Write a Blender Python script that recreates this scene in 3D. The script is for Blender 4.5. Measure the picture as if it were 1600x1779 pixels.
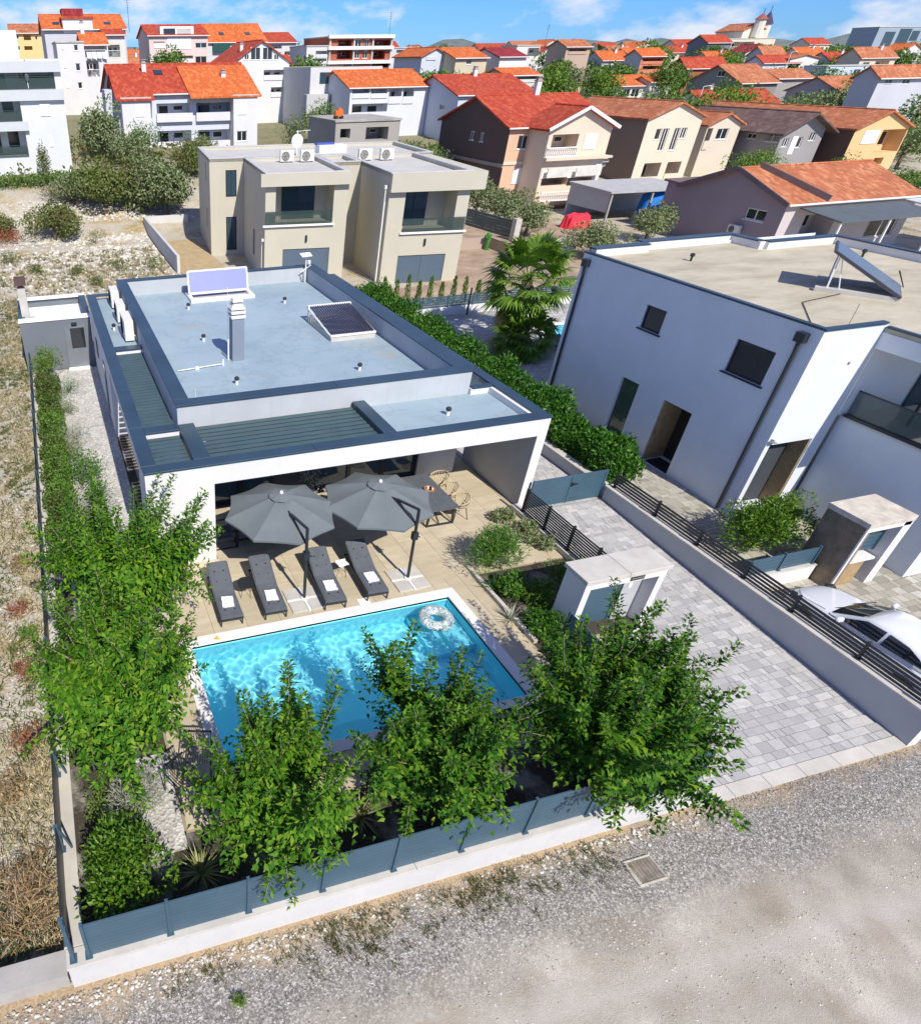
import bpy, math, random
import numpy as np
from mathutils import Matrix, Vector, Euler
R = math.radians
scene = bpy.context.scene
for _o in list(bpy.data.objects):
    bpy.data.objects.remove(_o)

# ------------------------------------------------------------------ camera, sky, sun, exposure
cam_d = bpy.data.cameras.new('camera')
cam = bpy.data.objects.new('camera', cam_d)
scene.collection.objects.link(cam)
_p, _y, _r = 0.620707, 0.2498307, -0.0154194            # pitch down, yaw, roll
_f = Vector((math.sin(_y)*math.cos(_p), math.cos(_y)*math.cos(_p), -math.sin(_p)))
_rt = Vector((math.cos(_y), -math.sin(_y), 0)); _up = _rt.cross(_f)
_rt2 = math.cos(_r)*_rt + math.sin(_r)*_up
_up2 = -math.sin(_r)*_rt + math.cos(_r)*_up
_m = Matrix((_rt2, _up2, -_f)).transposed().to_4x4(); _m.translation = (0, 0, 12)
cam.matrix_world = _m
cam_d.sensor_fit = 'HORIZONTAL'; cam_d.sensor_width = 36
cam_d.lens = 1145.02/1600*36
cam_d.shift_x = (800-394.22)/1600; cam_d.shift_y = (924.83-889.5)/1600
cam_d.clip_start = 0.1; cam_d.clip_end = 9000
scene.camera = cam
scene.render.resolution_x, scene.render.resolution_y = 920, 1024

SUN_EL, SUN_AZ = 45.0, 174.5       # azimuth clockwise from +Y
world = bpy.data.worlds.new('World'); scene.world = world; world.use_nodes = True
wn, wl = world.node_tree.nodes, world.node_tree.links
for n in list(wn): wn.remove(n)
_out = wn.new('ShaderNodeOutputWorld'); _bg = wn.new('ShaderNodeBackground')
_sky = wn.new('ShaderNodeTexSky'); _sky.sky_type = 'NISHITA'; _sky.sun_disc = False
_sky.sun_elevation = R(SUN_EL); _sky.sun_rotation = R(SUN_AZ)
_sky.air_density = 1.0; _sky.dust_density = 0.1; _sky.ozone_density = 3.0; _sky.altitude = 300
_bg.inputs['Strength'].default_value = 0.104
# cumulus clouds spread all round the sky, thin towards the zenith
_tc = wn.new('ShaderNodeTexCoord'); _mp = wn.new('ShaderNodeMapping'); _mp.inputs['Scale'].default_value = (1, 1, 2.4)
_mp.inputs['Location'].default_value = (0.35, 0.1, 0.42)
_nz = wn.new('ShaderNodeTexNoise'); _nz.inputs['Scale'].default_value = 9.0; _nz.inputs['Detail'].default_value = 7; _nz.inputs['Roughness'].default_value = 0.56
_rp = wn.new('ShaderNodeValToRGB'); _rp.color_ramp.elements[0].position = 0.49; _rp.color_ramp.elements[1].position = 0.64
_mul = wn.new('ShaderNodeMath'); _mul.operation = 'MULTIPLY'; _mul.inputs[1].default_value = 0.8
_mx = wn.new('ShaderNodeMixRGB'); _mx.inputs['Color2'].default_value = (7.6, 7.6, 8.2, 1)
wl.new(_tc.outputs['Generated'], _mp.inputs['Vector']); wl.new(_mp.outputs['Vector'], _nz.inputs['Vector'])
wl.new(_nz.outputs['Fac'], _rp.inputs['Fac']); wl.new(_rp.outputs['Color'], _mul.inputs[0]); wl.new(_mul.outputs[0], _mx.inputs['Fac'])
_tint = wn.new('ShaderNodeMixRGB'); _tint.blend_type = 'MULTIPLY'; _tint.inputs['Fac'].default_value = 1; _tint.inputs['Color2'].default_value = (0.29, 0.59, 1.20, 1)   # clear Adriatic air, deeper blue
wl.new(_sky.outputs['Color'], _tint.inputs['Color1']); wl.new(_tint.outputs['Color'], _mx.inputs['Color1']); wl.new(_mx.outputs['Color'], _bg.inputs['Color']); wl.new(_bg.outputs[0], _out.inputs['Surface'])

_sd = bpy.data.lights.new('sun', 'SUN'); _sd.energy = 4.9; _sd.angle = R(0.5); _sd.color = (1.0, 0.935, 0.83)
sun = bpy.data.objects.new('sun', _sd); scene.collection.objects.link(sun)
_s = Vector((math.sin(R(SUN_AZ))*math.cos(R(SUN_EL)), math.cos(R(SUN_AZ))*math.cos(R(SUN_EL)), math.sin(R(SUN_EL))))
sun.rotation_euler = _s.to_track_quat('Z', 'Y').to_euler(); sun.location = (0, -20, 60)
vs = scene.view_settings
vs.view_transform = 'Standard'; vs.look = 'None'; vs.gamma = 1; vs.use_curve_mapping = False
vs.exposure = 0.2
scene.cycles.max_bounces = 8; scene.cycles.transparent_max_bounces = 12
scene.cycles.use_denoising = True

# ------------------------------------------------------------------ helpers
C = scene.collection
ORG = {}
def rnd(seed): return random.Random(seed)

def tag(o, label=None, cat=None, group=None, kind=None):
    if label: o['label'] = label
    if cat: o['category'] = cat
    if group: o['group'] = group
    if kind: o['kind'] = kind
    return o

def thing(name, label, cat, loc=(0, 0, 0), rz=0.0, group=None):
    """an Empty at the thing's base; its parts are written in local coordinates (or world, see MB.build)"""
    o = bpy.data.objects.new(name, None); C.objects.link(o)
    o.empty_display_size = 0.3
    o.location = loc; o.rotation_euler = (0, 0, rz)
    ORG[o.name] = (Vector(loc), rz)
    return tag(o, label, cat, group)

class MB:
    """collects shapes; build() links them as ONE mesh object"""
    def __init__(s): s.v = []; s.f = []
    def add(s, vs, fs):
        n = len(s.v); s.v += [tuple(p) for p in vs]; s.f += [tuple(i+n for i in f) for f in fs]; return s
    def box(s, x0, y0, z0, x1, y1, z1):
        return s.add([(x0,y0,z0),(x1,y0,z0),(x1,y1,z0),(x0,y1,z0),(x0,y0,z1),(x1,y0,z1),(x1,y1,z1),(x0,y1,z1)],
                     [(3,2,1,0),(4,5,6,7),(0,1,5,4),(1,2,6,5),(2,3,7,6),(3,0,4,7)])
    def obox(s, c, size, rot=(0,0,0)):
        m = Euler(rot).to_matrix(); hx, hy, hz = [a/2 for a in size]; c = Vector(c)
        P = [c + m @ Vector((sx*hx, sy*hy, sz*hz)) for sz in (-1,1) for sx, sy in ((-1,-1),(1,-1),(1,1),(-1,1))]
        return s.add(P, [(3,2,1,0),(4,5,6,7),(0,1,5,4),(1,2,6,5),(2,3,7,6),(3,0,4,7)])
    def bar(s, a, b, w, h=None):
        """rectangular bar from a to b"""
        h = h or w; a, b = Vector(a), Vector(b); d = b-a
        if d.length < 1e-6: return s
        q = d.to_track_quat('Z', 'Y').to_matrix()
        P = []
        for p in (a, b):
            for sx, sy in ((-1,-1),(1,-1),(1,1),(-1,1)): P.append(p + q @ Vector((sx*w/2, sy*h/2, 0)))
        return s.add(P, [(3,2,1,0),(4,5,6,7),(0,1,5,4),(1,2,6,5),(2,3,7,6),(3,0,4,7)])
    def tube(s, pts, rad, n=8, cap=True):
        pts = [Vector(p) for p in pts]; k = len(pts)
        if not isinstance(rad, (list, tuple)): rad = [rad]*k
        base = len(s.v); ref = None
        for i, p in enumerate(pts):
            d = (pts[min(i+1,k-1)] - pts[max(i-1,0)]).normalized()
            if ref is None:
                ref = d.orthogonal().normalized()
            ref = (ref - d*ref.dot(d)).normalized(); o = d.cross(ref)
            for j in range(n):
                a = 2*math.pi*j/n; s.v.append(tuple(p + (ref*math.cos(a) + o*math.sin(a))*rad[i]))
        for i in range(k-1):
            for j in range(n):
                a, b = base+i*n+j, base+i*n+(j+1) % n
                s.f.append((a, b, b+n, a+n))
        if cap:
            s.f.append(tuple(base+j for j in range(n))[::-1]); s.f.append(tuple(base+(k-1)*n+j for j in range(n)))
        return s
    def lathe(s, prof, c=(0,0,0), n=20):
        base = len(s.v); k = len(prof)
        for r, z in prof:
            for j in range(n):
                a = 2*math.pi*j/n; s.v.append((c[0]+r*math.cos(a), c[1]+r*math.sin(a), c[2]+z))
        for i in range(k-1):
            for j in range(n):
                a, b = base+i*n+j, base+i*n+(j+1) % n; s.f.append((a, b, b+n, a+n))
        s.f.append(tuple(base+j for j in range(n))[::-1]); s.f.append(tuple(base+(k-1)*n+j for j in range(n)))
        return s
    def torus(s, c, R0, r0, n=36, m=14, flat=1.0):
        base = len(s.v)
        for i in range(n):
            a = 2*math.pi*i/n
            for j in range(m):
                b = 2*math.pi*j/m; q = R0 + r0*math.cos(b)
                s.v.append((c[0]+q*math.cos(a), c[1]+q*math.sin(a), c[2]+r0*flat*math.sin(b)))
        for i in range(n):
            for j in range(m):
                a, b = base+i*m+j, base+i*m+(j+1) % m; c2, d2 = base+((i+1) % n)*m+j, base+((i+1) % n)*m+(j+1) % m
                s.f.append((a, c2, d2, b))
        return s
    def poly(s, pts): return s.add(pts, [tuple(range(len(pts)))])
    def prism(s, pts, z0, z1):
        n = len(pts); V = [(p[0],p[1],z0) for p in pts] + [(p[0],p[1],z1) for p in pts]
        return s.add(V, [tuple(range(n))[::-1], tuple(range(n,2*n))] + [(i,(i+1)%n,(i+1)%n+n,i+n) for i in range(n)])
    def slab(s, pts, t):
        """planar polygon (counter-clockwise seen from above) thickened downwards by t"""
        n = len(pts); V = [tuple(p) for p in pts] + [(p[0],p[1],p[2]-t) for p in pts]
        return s.add(V, [tuple(range(n)), tuple(range(n,2*n))[::-1]] + [(i+n,(i+1)%n+n,(i+1)%n,i) for i in range(n)])
    def build(s, name, mat, parent=None, world=False, smooth=False, bevel=0.0, loc=None, kind=None):
        me = bpy.data.meshes.new(name)
        off = Vector((0,0,0))
        if parent is not None:
            off, rz = ORG[parent.name]
        if loc is not None: off = Vector(loc)
        V = s.v
        if (parent is not None and world) or loc is not None:
            rz2 = ORG[parent.name][1] if parent is not None else 0
            c, sn = math.cos(-rz2), math.sin(-rz2)
            V = [((x-off.x)*c-(y-off.y)*sn, (x-off.x)*sn+(y-off.y)*c, z-off.z) for x, y, z in s.v]
        me.from_pydata(V, [], s.f); me.update()
        me.materials.append(mat)
        if smooth: me.polygons.foreach_set('use_smooth', [True]*len(me.polygons))
        o = bpy.data.objects.new(name, me); C.objects.link(o)
        if parent is not None: o.parent = parent; ORG[o.name] = ORG[parent.name]
        elif loc is not None: o.location = loc; ORG[o.name] = (Vector(loc), 0.0)
        else: ORG[o.name] = (Vector((0,0,0)), 0.0)
        if bevel:
            b = o.modifiers.new('bevel', 'BEVEL'); b.width = bevel; b.segments = 1; b.limit_method = 'ANGLE'
        if kind: o['kind'] = kind
        return o

def inst(src, name, parent=None, loc=(0,0,0), rot=(0,0,0), scale=(1,1,1)):
    o = bpy.data.objects.new(name, src.data if hasattr(src, 'data') else src); C.objects.link(o)
    o.location = loc; o.rotation_euler = rot; o.scale = scale
    if parent is not None: o.parent = parent
    return o

def copy_tree(o, parent=None):
    c = o.copy(); C.objects.link(c); c.parent = parent
    for ch in [k for k in bpy.data.objects if k.parent == o]: copy_tree(ch, c)
    return c

# ------------------------------------------------------------------ materials
MATS = {}
def _nt(name):
    m = bpy.data.materials.new(name); m.use_nodes = True
    n, l = m.node_tree.nodes, m.node_tree.links
    b = n['Principled BSDF']; return m, n, l, b
def _pos(n, l, scale, obj=False):
    if obj:
        t = n.new('ShaderNodeTexCoord'); src = t.outputs['Object']
    else:
        t = n.new('ShaderNodeNewGeometry'); src = t.outputs['Position']
    mp = n.new('ShaderNodeMapping'); mp.inputs['Scale'].default_value = scale if isinstance(scale, tuple) else (scale,)*3
    l.new(src, mp.inputs['Vector']); return mp.outputs['Vector']
def _noise(n, l, vec, detail=5, rough=0.6):
    t = n.new('ShaderNodeTexNoise'); t.inputs['Scale'].default_value = 1.0; t.inputs['Detail'].default_value = detail; t.inputs['Roughness'].default_value = rough
    l.new(vec, t.inputs['Vector']); return t.outputs['Fac']
def _ramp(n, l, fac, stops, interp='LINEAR'):
    r = n.new('ShaderNodeValToRGB'); e = r.color_ramp.elements; r.color_ramp.interpolation = interp
    while len(e) < len(stops): e.new(0.5)
    for i, (p, c) in enumerate(stops):
        e[i].position = p; e[i].color = (c[0], c[1], c[2], 1) if isinstance(c, (tuple, list)) else (c, c, c, 1)
    if fac is not None: l.new(fac, r.inputs['Fac'])
    return r.outputs['Color']
def _mix(n, l, fac, a, b, mode='MIX'):
    m = n.new('ShaderNodeMixRGB'); m.blend_type = mode
    for s, k in ((fac, 'Fac'), (a, 'Color1'), (b, 'Color2')):
        if hasattr(s, 'links'): l.new(s, m.inputs[k])
        elif k == 'Fac': m.inputs[k].default_value = s
        else: m.inputs[k].default_value = (s[0], s[1], s[2], 1)
    return m.outputs['Color']
def _bump(n, l, b, h, strength, dist=0.02, prev=None):
    bp = n.new('ShaderNodeBump'); bp.inputs['Strength'].default_value = strength; bp.inputs['Distance'].default_value = dist
    l.new(h, bp.inputs['Height'])
    if prev is not None: l.new(prev, bp.inputs['Normal'])
    l.new(bp.outputs['Normal'], b.inputs['Normal']); return bp.outputs['Normal']
def sc(c, k): return tuple(min(1, x*k) for x in c)

def mat(name, col, rough=0.7, var=0.12, scale=1.5, bump=0.15, bscale=60, metal=0.0, spec=0.4, obrand=0.0, streak=0.0):
    if name in MATS: return MATS[name]
    m, n, l, b = _nt(name)
    f = _noise(n, l, _pos(n, l, scale), 6, 0.62)
    c = _ramp(n, l, f, [(0.3, sc(col, 1-var)), (0.7, sc(col, 1+var))])
    if streak:
        f2 = _noise(n, l, _pos(n, l, (7, 7, 0.22)), 5, .7)
        c = _mix(n, l, _ramp(n, l, f2, [(0.55, 0.0), (0.8, streak)]), c, sc(col, 0.62), 'MIX')
    if obrand:
        oi = n.new('ShaderNodeObjectInfo'); r = _ramp(n, l, oi.outputs['Random'], [(0, 1-obrand), (1, 1.0)])
        c = _mix(n, l, 1.0, c, r, 'MULTIPLY')
    l.new(c, b.inputs['Base Color'])
    b.inputs['Roughness'].default_value = rough; b.inputs['Metallic'].default_value = metal
    b.inputs['Specular IOR Level'].default_value = spec
    if bump: _bump(n, l, b, _noise(n, l, _pos(n, l, bscale), 3), bump, 0.01)
    MATS[name] = m; return m

def glass_mat(name, col=(0.02,0.025,0.03), rough=0.05):
    """window glass: dark mirror-like pane"""
    if name in MATS: return MATS[name]
    m, n, l, b = _nt(name); b.inputs['Base Color'].default_value = (*col, 1); b.inputs['Roughness'].default_value = rough
    b.inputs['Specular IOR Level'].default_value = 0.8
    _bump(n, l, b, _noise(n, l, _pos(n, l, 1.3), 1), 0.05, 0.02)
    MATS[name] = m; return m

def leaf_mat(name, cols, rough=0.45, trans=0.3, spec=0.35, blotch=None):
    """leaves: colour differs from leaf to leaf, some light passes through"""
    if name in MATS: return MATS[name]
    m, n, l, b = _nt(name)
    g = n.new('ShaderNodeNewGeometry')
    k = len(cols)
    c = _ramp(n, l, g.outputs['Random Per Island'], [(i/(k-1) if k > 1 else 0, cc) for i, cc in enumerate(cols)])
    if blotch:
        c = _mix(n, l, _ramp(n, l, _noise(n, l, _pos(n, l, blotch[1]), 3), [(0.45, 0.0), (0.62, blotch[2])]), c, blotch[0])
    l.new(c, b.inputs['Base Color']); b.inputs['Roughness'].default_value = rough; b.inputs['Specular IOR Level'].default_value = spec
    t = n.new('ShaderNodeBsdfTranslucent'); c2 = _mix(n, l, 1.0, c, (1.25, 1.35, 0.6), 'MULTIPLY'); l.new(c2, t.inputs['Color'])
    mx = n.new('ShaderNodeMixShader'); mx.inputs['Fac'].default_value = trans
    l.new(b.outputs[0], mx.inputs[1]); l.new(t.outputs[0], mx.inputs[2]); l.new(mx.outputs[0], n['Material Output'].inputs['Surface'])
    MATS[name] = m; return m

def tile_roof_mat(name, col, col2, period=0.24, axis='x', worn=0.25):
    """clay roof tiles: rows and rolls in relief, colour differs from tile to tile"""
    if name in MATS: return MATS[name]
    m, n, l, b = _nt(name)
    g = n.new('ShaderNodeNewGeometry'); sep = n.new('ShaderNodeSeparateXYZ'); l.new(g.outputs['Position'], sep.inputs[0])
    u, v = ('X', 'Y') if axis == 'x' else ('Y', 'X')
    w1 = n.new('ShaderNodeMath'); w1.operation = 'MULTIPLY'; l.new(sep.outputs[u], w1.inputs[0]); w1.inputs[1].default_value = 2*math.pi/period
    s1 = n.new('ShaderNodeMath'); s1.operation = 'SINE'; l.new(w1.outputs[0], s1.inputs[0])
    w2 = n.new('ShaderNodeMath'); w2.operation = 'MULTIPLY'; l.new(sep.outputs[v], w2.inputs[0]); w2.inputs[1].default_value = 1/(period*1.5)
    s2 = n.new('ShaderNodeMath'); s2.operation = 'FRACT'; l.new(w2.outputs[0], s2.inputs[0])
    hh = n.new('ShaderNodeMath'); hh.operation = 'ADD'; l.new(s1.outputs[0], hh.inputs[0]); l.new(s2.outputs[0], hh.inputs[1])
    vo = n.new('ShaderNodeTexVoronoi'); vo.inputs['Scale'].default_value = 1.0; vo.distance = 'CHEBYCHEV'
    l.new(_pos(n, l, (1/period, 1/(period*1.5), 1)), vo.inputs['Vector'])
    sv = n.new('ShaderNodeSeparateColor'); l.new(vo.outputs['Color'], sv.inputs[0])
    c = _ramp(n, l, sv.outputs[0], [(0, sc(col, 0.82)), (0.55, col), (1, col2)])
    big = _noise(n, l, _pos(n, l, (0.5, 0.5, 0.5)), 6, 0.7)
    c = _mix(n, l, _ramp(n, l, big, [(0.45, 0.0), (0.75, worn)]), c, sc(col, 0.45))
    l.new(c, b.inputs['Base Color']); b.inputs['Roughness'].default_value = 0.75; b.inputs['Specular IOR Level'].default_value = 0.25
    _bump(n, l, b, hh.outputs[0], 0.55, 0.05)
    MATS[name] = m; return m

# ------------------------------------------------------------------ foliage
def _unit(a): return a/np.maximum(np.linalg.norm(a, axis=1, keepdims=True), 1e-9)
def leaf_obj(name, m, P, D, N, L, W, parent=None, loc=None, fold=0.25, droop=0.18, simple=False, kind=None):
    """one mesh of pointed, folded leaves: base P, direction D, upper side N, length L, width W (arrays)"""
    P = np.asarray(P, float); D = _unit(np.asarray(D, float)); N = np.asarray(N, float)
    S = _unit(np.cross(D, N)); N = _unit(np.cross(S, D)); k = len(P)
    L = np.broadcast_to(np.asarray(L, float), (k,))[:, None]; W = np.broadcast_to(np.asarray(W, float), (k,))[:, None]
    tip = P + D*L - N*L*droop
    le = P + D*L*0.36 + S*W*0.5 + N*W*fold; ri = P + D*L*0.36 - S*W*0.5 + N*W*fold
    if simple:
        V = np.stack([P, ri, tip, le], 1).reshape(-1, 3); tri = np.array([[0,1,2],[0,2,3]]); nv = 4
    else:
        mid = P + D*L*0.5
        V = np.stack([P, ri, tip, le, mid], 1).reshape(-1, 3); tri = np.array([[0,1,4],[0,4,3],[4,1,2],[4,2,3]]); nv = 5
    F = (np.arange(k)[:, None, None]*nv + tri[None]).reshape(-1, 3)
    me = bpy.data.meshes.new(name); nf = len(F)
    off = np.array(ORG[parent.name][0] if parent is not None else (loc or (0,0,0)), float)
    V = V - off
    me.vertices.add(len(V)); me.vertices.foreach_set('co', V.astype(np.float32).ravel())
    me.loops.add(nf*3); me.loops.foreach_set('vertex_index', F.astype(np.int32).ravel())
    me.polygons.add(nf); me.polygons.foreach_set('loop_start', np.arange(0, nf*3, 3, dtype=np.int32)); me.polygons.foreach_set('loop_total', np.full(nf, 3, dtype=np.int32))
    me.update(calc_edges=True); me.materials.append(m)
    o = bpy.data.objects.new(name, me); C.objects.link(o)
    if parent is not None: o.parent = parent; ORG[o.name] = ORG[parent.name]
    elif loc is not None: o.location = loc
    if kind: o['kind'] = kind
    return o

def blob_points(g, n, c, rad, lumps=9, lump=0.45, shell=0.55, flat_bottom=0.0):
    """points spread through an uneven crown: a cloud of lumps inside an ellipsoid"""
    c = np.array(c, float); rad = np.array(rad, float)
    d = _unit(g.normal(size=(lumps, 3))); r = g.uniform(0.25, 0.75, (lumps, 1)); cen = d*r; rad = rad*1.28
    cen[:, 2] = np.abs(cen[:, 2])*0.9 - 0.15
    size = g.uniform(lump*0.7, lump*1.25, lumps)
    idx = g.integers(0, lumps, n)
    q = _unit(g.normal(size=(n, 3))); rr = g.uniform(shell, 1.0, (n, 1))**0.6
    p = cen[idx] + q*rr*size[idx][:, None]
    nrm = _unit(q*0.8 + p*0.5)
    return c + p*rad, nrm

def bush(name, label, cat, loc, rad, m, n=900, L=0.08, W=0.045, seed=0, lumps=10, lump=0.48, stem=True, group=None, zc=None, stem_m=None, upright=0.35, simple=False, stems=4, shell=0.55):
    g = np.random.default_rng(seed); x, y, z = loc; zc = rad[2]*0.95 if zc is None else zc
    t = thing(name, label, cat, loc, 0, group)
    P, N = blob_points(g, n, (x, y, z+zc), rad, lumps, lump, shell)
    P[:, 2] = np.maximum(P[:, 2], z+0.03)
    D = N + g.normal(size=(n, 3))*0.55 + np.array([0, 0, upright])
    NN = N + np.array([0, 0, 0.7]) + g.normal(size=(n, 3))*0.3
    leaf_obj('foliage', m, P, D, NN, g.uniform(0.7, 1.25, n)*L, g.uniform(0.8, 1.2, n)*W, parent=t, simple=simple)
    if stem:
        mb = MB()
        for k in range(stems):
            a = g.uniform(0, 6.28); e = (x+math.cos(a)*rad[0]*0.45, y+math.sin(a)*rad[1]*0.45, z+zc*g.uniform(0.7, 1.1))
            mb.tube([(x+math.cos(a)*0.04, y+math.sin(a)*0.04, z-0.05), ((x+e[0])/2, (y+e[1])/2, z+zc*0.45), e], [0.03*max(rad), 0.022*max(rad), 0.008], 5)
        mb.build('stem', stem_m or MATS['bark'], t, world=True)
    return t

def tree(name, label, loc, h, rad, m, n=2500, L=0.22, W=0.14, seed=0, lumps=14, lump=0.42, group=None, trunk_r=0.14, cat='tree', zc=None, simple=True, limbs=6):
    g = np.random.default_rng(seed); x, y, z = loc; zc = (min(h-rad[2]*0.95, rad[2]*1.0) if h < 5 else h-rad[2]*0.95) if zc is None else zc
    t = thing(name, label, cat, loc, 0, group)
    P, N = blob_points(g, n, (x, y, z+zc), rad, lumps, lump)
    D = N*0.6 + g.normal(size=(n, 3))*0.6
    leaf_obj('crown', m, P, D, N + g.normal(size=(n, 3))*0.4 + np.array([0,0,.4]), g.uniform(0.7, 1.3, n)*L, g.uniform(0.8, 1.2, n)*W, parent=t, simple=simple)
    mb = MB(); mb.tube([(x, y, z-0.3), (x+g.uniform(-.1,.1), y, z+zc*0.4), (x+g.uniform(-.2,.2), y+g.uniform(-.2,.2), z+zc)], [trunk_r*1.2, trunk_r, trunk_r*0.5], 7)
    for k in range(limbs):
        a = g.uniform(0, 6.28); s0 = (x, y, z+zc*g.uniform(0.4, 0.8))
        e = (x+math.cos(a)*rad[0]*0.7, y+math.sin(a)*rad[1]*0.7, z+zc+g.uniform(-0.2, 0.6)*rad[2])
        mb.tube([s0, tuple((s0[i]*0.45+e[i]*0.55)+(0.15 if i == 2 else 0) for i in range(3)), e], [trunk_r*0.5, trunk_r*0.3, trunk_r*0.1], 5)
    mb.build('trunk', MATS['bark'], t, world=True)
    return t

def mulberry(label, loc, head, shoots, m, seed, leafL=0.15, group=None, inner=700, spread=1.0, lean=(0, 0), limbs=7):
    """pollarded tree: trunk, spreading limbs, and many upright leafy shoots springing along the limbs"""
    g = np.random.default_rng(seed); x, y, z = loc
    t = thing('mulberry_tree', label, 'tree', loc, 0, group)
    mb = MB(); mb.tube([(x, y, z-0.2), (x+0.03, y+0.02, z+head*0.5), (x-0.02, y, z+head)], [0.085, 0.07, 0.075], 8)
    P, D, N, LL = [], [], [], []
    H = np.array([x, y, z+head]); LB = []
    for k in range(limbs):
        a = 2*math.pi*(k+g.uniform(-.3, .3))/limbs; el = g.uniform(0.15, 0.75); ln = spread*g.uniform(0.55, 0.95)
        d = np.array([math.cos(a)*math.cos(el)+lean[0], math.sin(a)*math.cos(el)+lean[1], math.sin(el)]); pts = [H-np.array([0, 0, .08])]
        for i in range(4): d = d+g.normal(size=3)*.16; d /= np.linalg.norm(d); pts.append(pts[-1]+d*ln/4)
        LB.append(np.array(pts)); mb.tube([tuple(p) for p in pts], [.05, .045, .038, .03, .022], 6)
    def leaf(p, ax, ph, tipf, sz):
        e1 = np.cross(ax, [0.3, 0.2, 0.93]); e1 /= np.linalg.norm(e1)+1e-9; e2 = np.cross(ax, e1); o = e1*math.cos(ph)+e2*math.sin(ph)
        P.append(p+o*0.05+g.normal(size=3)*.02); D.append(o*(1-0.3*tipf)+ax*(0.35+0.6*tipf**2)+np.array([0, 0, -0.35*(1-tipf)])+g.normal(size=3)*0.2)
        N.append(ax*0.9+np.array([0, 0, 0.5])+g.normal(size=3)*0.2); LL.append(leafL*g.uniform(0.55, 1.3)*sz*(1.0-0.4*tipf**3))
    for k in range(shoots):
        lb = LB[k % limbs]; s0 = g.uniform(0.0, 1.0)**.7*3.99; i0 = int(s0); base = lb[i0]*(1-(s0-i0))+lb[i0+1]*(s0-i0)
        out = lb[-1]-H; out[2] = 0; out /= np.linalg.norm(out)+1e-9
        if g.uniform() < 0.7: d = np.array([0, 0, 1.0])+out*g.uniform(-.15, .75)*(.3+s0/4)+g.normal(size=3)*.22; ln = g.uniform(.5, 1.25)*spread; sag = .01
        else: d = out*1.0+np.array([0, 0, g.uniform(-.1, .5)])+g.normal(size=3)*.4; ln = g.uniform(.4, .85)*spread; sag = .06
        d /= np.linalg.norm(d); kn = 7; pts = [base]
        for i in range(kn): d = d+np.array([0, 0, -sag])+g.normal(size=3)*0.04; d /= np.linalg.norm(d); pts.append(pts[-1]+d*ln/kn)
        mb.tube([tuple(p) for p in pts], [0.016-0.0018*i for i in range(kn+1)], 4); pts = np.array(pts)
        nl = int(ln*g.uniform(78, 96))
        for j in range(nl):
            s = (j/nl)*kn; i = min(int(s), kn-1); p = pts[i]*(1-(s-i))+pts[i+1]*(s-i); ax = pts[i+1]-pts[i]; ax /= np.linalg.norm(ax); leaf(p, ax, j*2.4+g.uniform(-.6, .6), j/nl, 1.0)
            if j < nl*.6 and g.uniform() < .35: leaf(p+g.normal(size=3)*.1, ax, g.uniform(0, 6.28), .2, .9)
        for j in range(5): leaf(pts[-1], d, j*1.26+g.uniform(-.3, .3), .9, .85)
    for j in range(inner):
        lb = LB[j % limbs]; s0 = g.uniform(0, 3.99); i0 = int(s0); p = lb[i0]*(1-(s0-i0))+lb[i0+1]*(s0-i0)+np.clip(g.normal(size=3), -1.4, 1.4)*np.array([.27, .27, .22])*spread
        q = p-H; q /= np.linalg.norm(q)+1e-9
        P.append(p); D.append(q*0.5+g.normal(size=3)*0.6+np.array([0, 0, -0.35])); N.append(q*.6+np.array([0, 0, 0.9])+g.normal(size=3)*0.3); LL.append(leafL*g.uniform(0.6, 1.15))
    LL = np.array(LL)
    leaf_obj('crown', m, P, D, N, LL, LL*g.uniform(0.44, 0.66, len(LL)), parent=t, fold=0.28, droop=0.3)
    mb.build('trunk', MATS['bark_pale'], t, world=True, smooth=True)
    return t

def spiky(name, label, cat, loc, n, L, W, m, seed, el=(0.1, 1.4), group=None, kind=None, rad=0.05, droop=0.35, seg=4):
    """rosette of sword or grass leaves"""
    g = np.random.default_rng(seed); mb = MB(); x, y, z = loc
    for k in range(n):
        a = k*2.39996+g.uniform(-.2, .2); e = g.uniform(*el); l = L*g.uniform(0.75, 1.15); w = W*g.uniform(.8, 1.2)
        d = np.array([math.cos(a)*math.cos(e), math.sin(a)*math.cos(e), math.sin(e)]); sd = np.array([-math.sin(a), math.cos(a), 0])
        p = np.array([x, y, z]) + np.array([math.cos(a), math.sin(a), 0])*rad*g.uniform(0.2, 1); L_, R_ = [], []
        for i in range(seg+1):
            f = i/seg; ww = w*(1-f**1.6)*0.5+0.0015; L_.append(p+sd*ww); R_.append(p-sd*ww)
            d = d+np.array([0, 0, -droop/seg*(0.4+f)]); d /= np.linalg.norm(d); p = p+d*l/seg
        V = L_+R_; q = seg+1
        mb.add(V, [(i, i+q, i+q+1, i+1) for i in range(seg)])
    if label:
        o = mb.build(name, m, None, loc=loc); tag(o, label, cat, group)
        return o
    return mb

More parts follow.
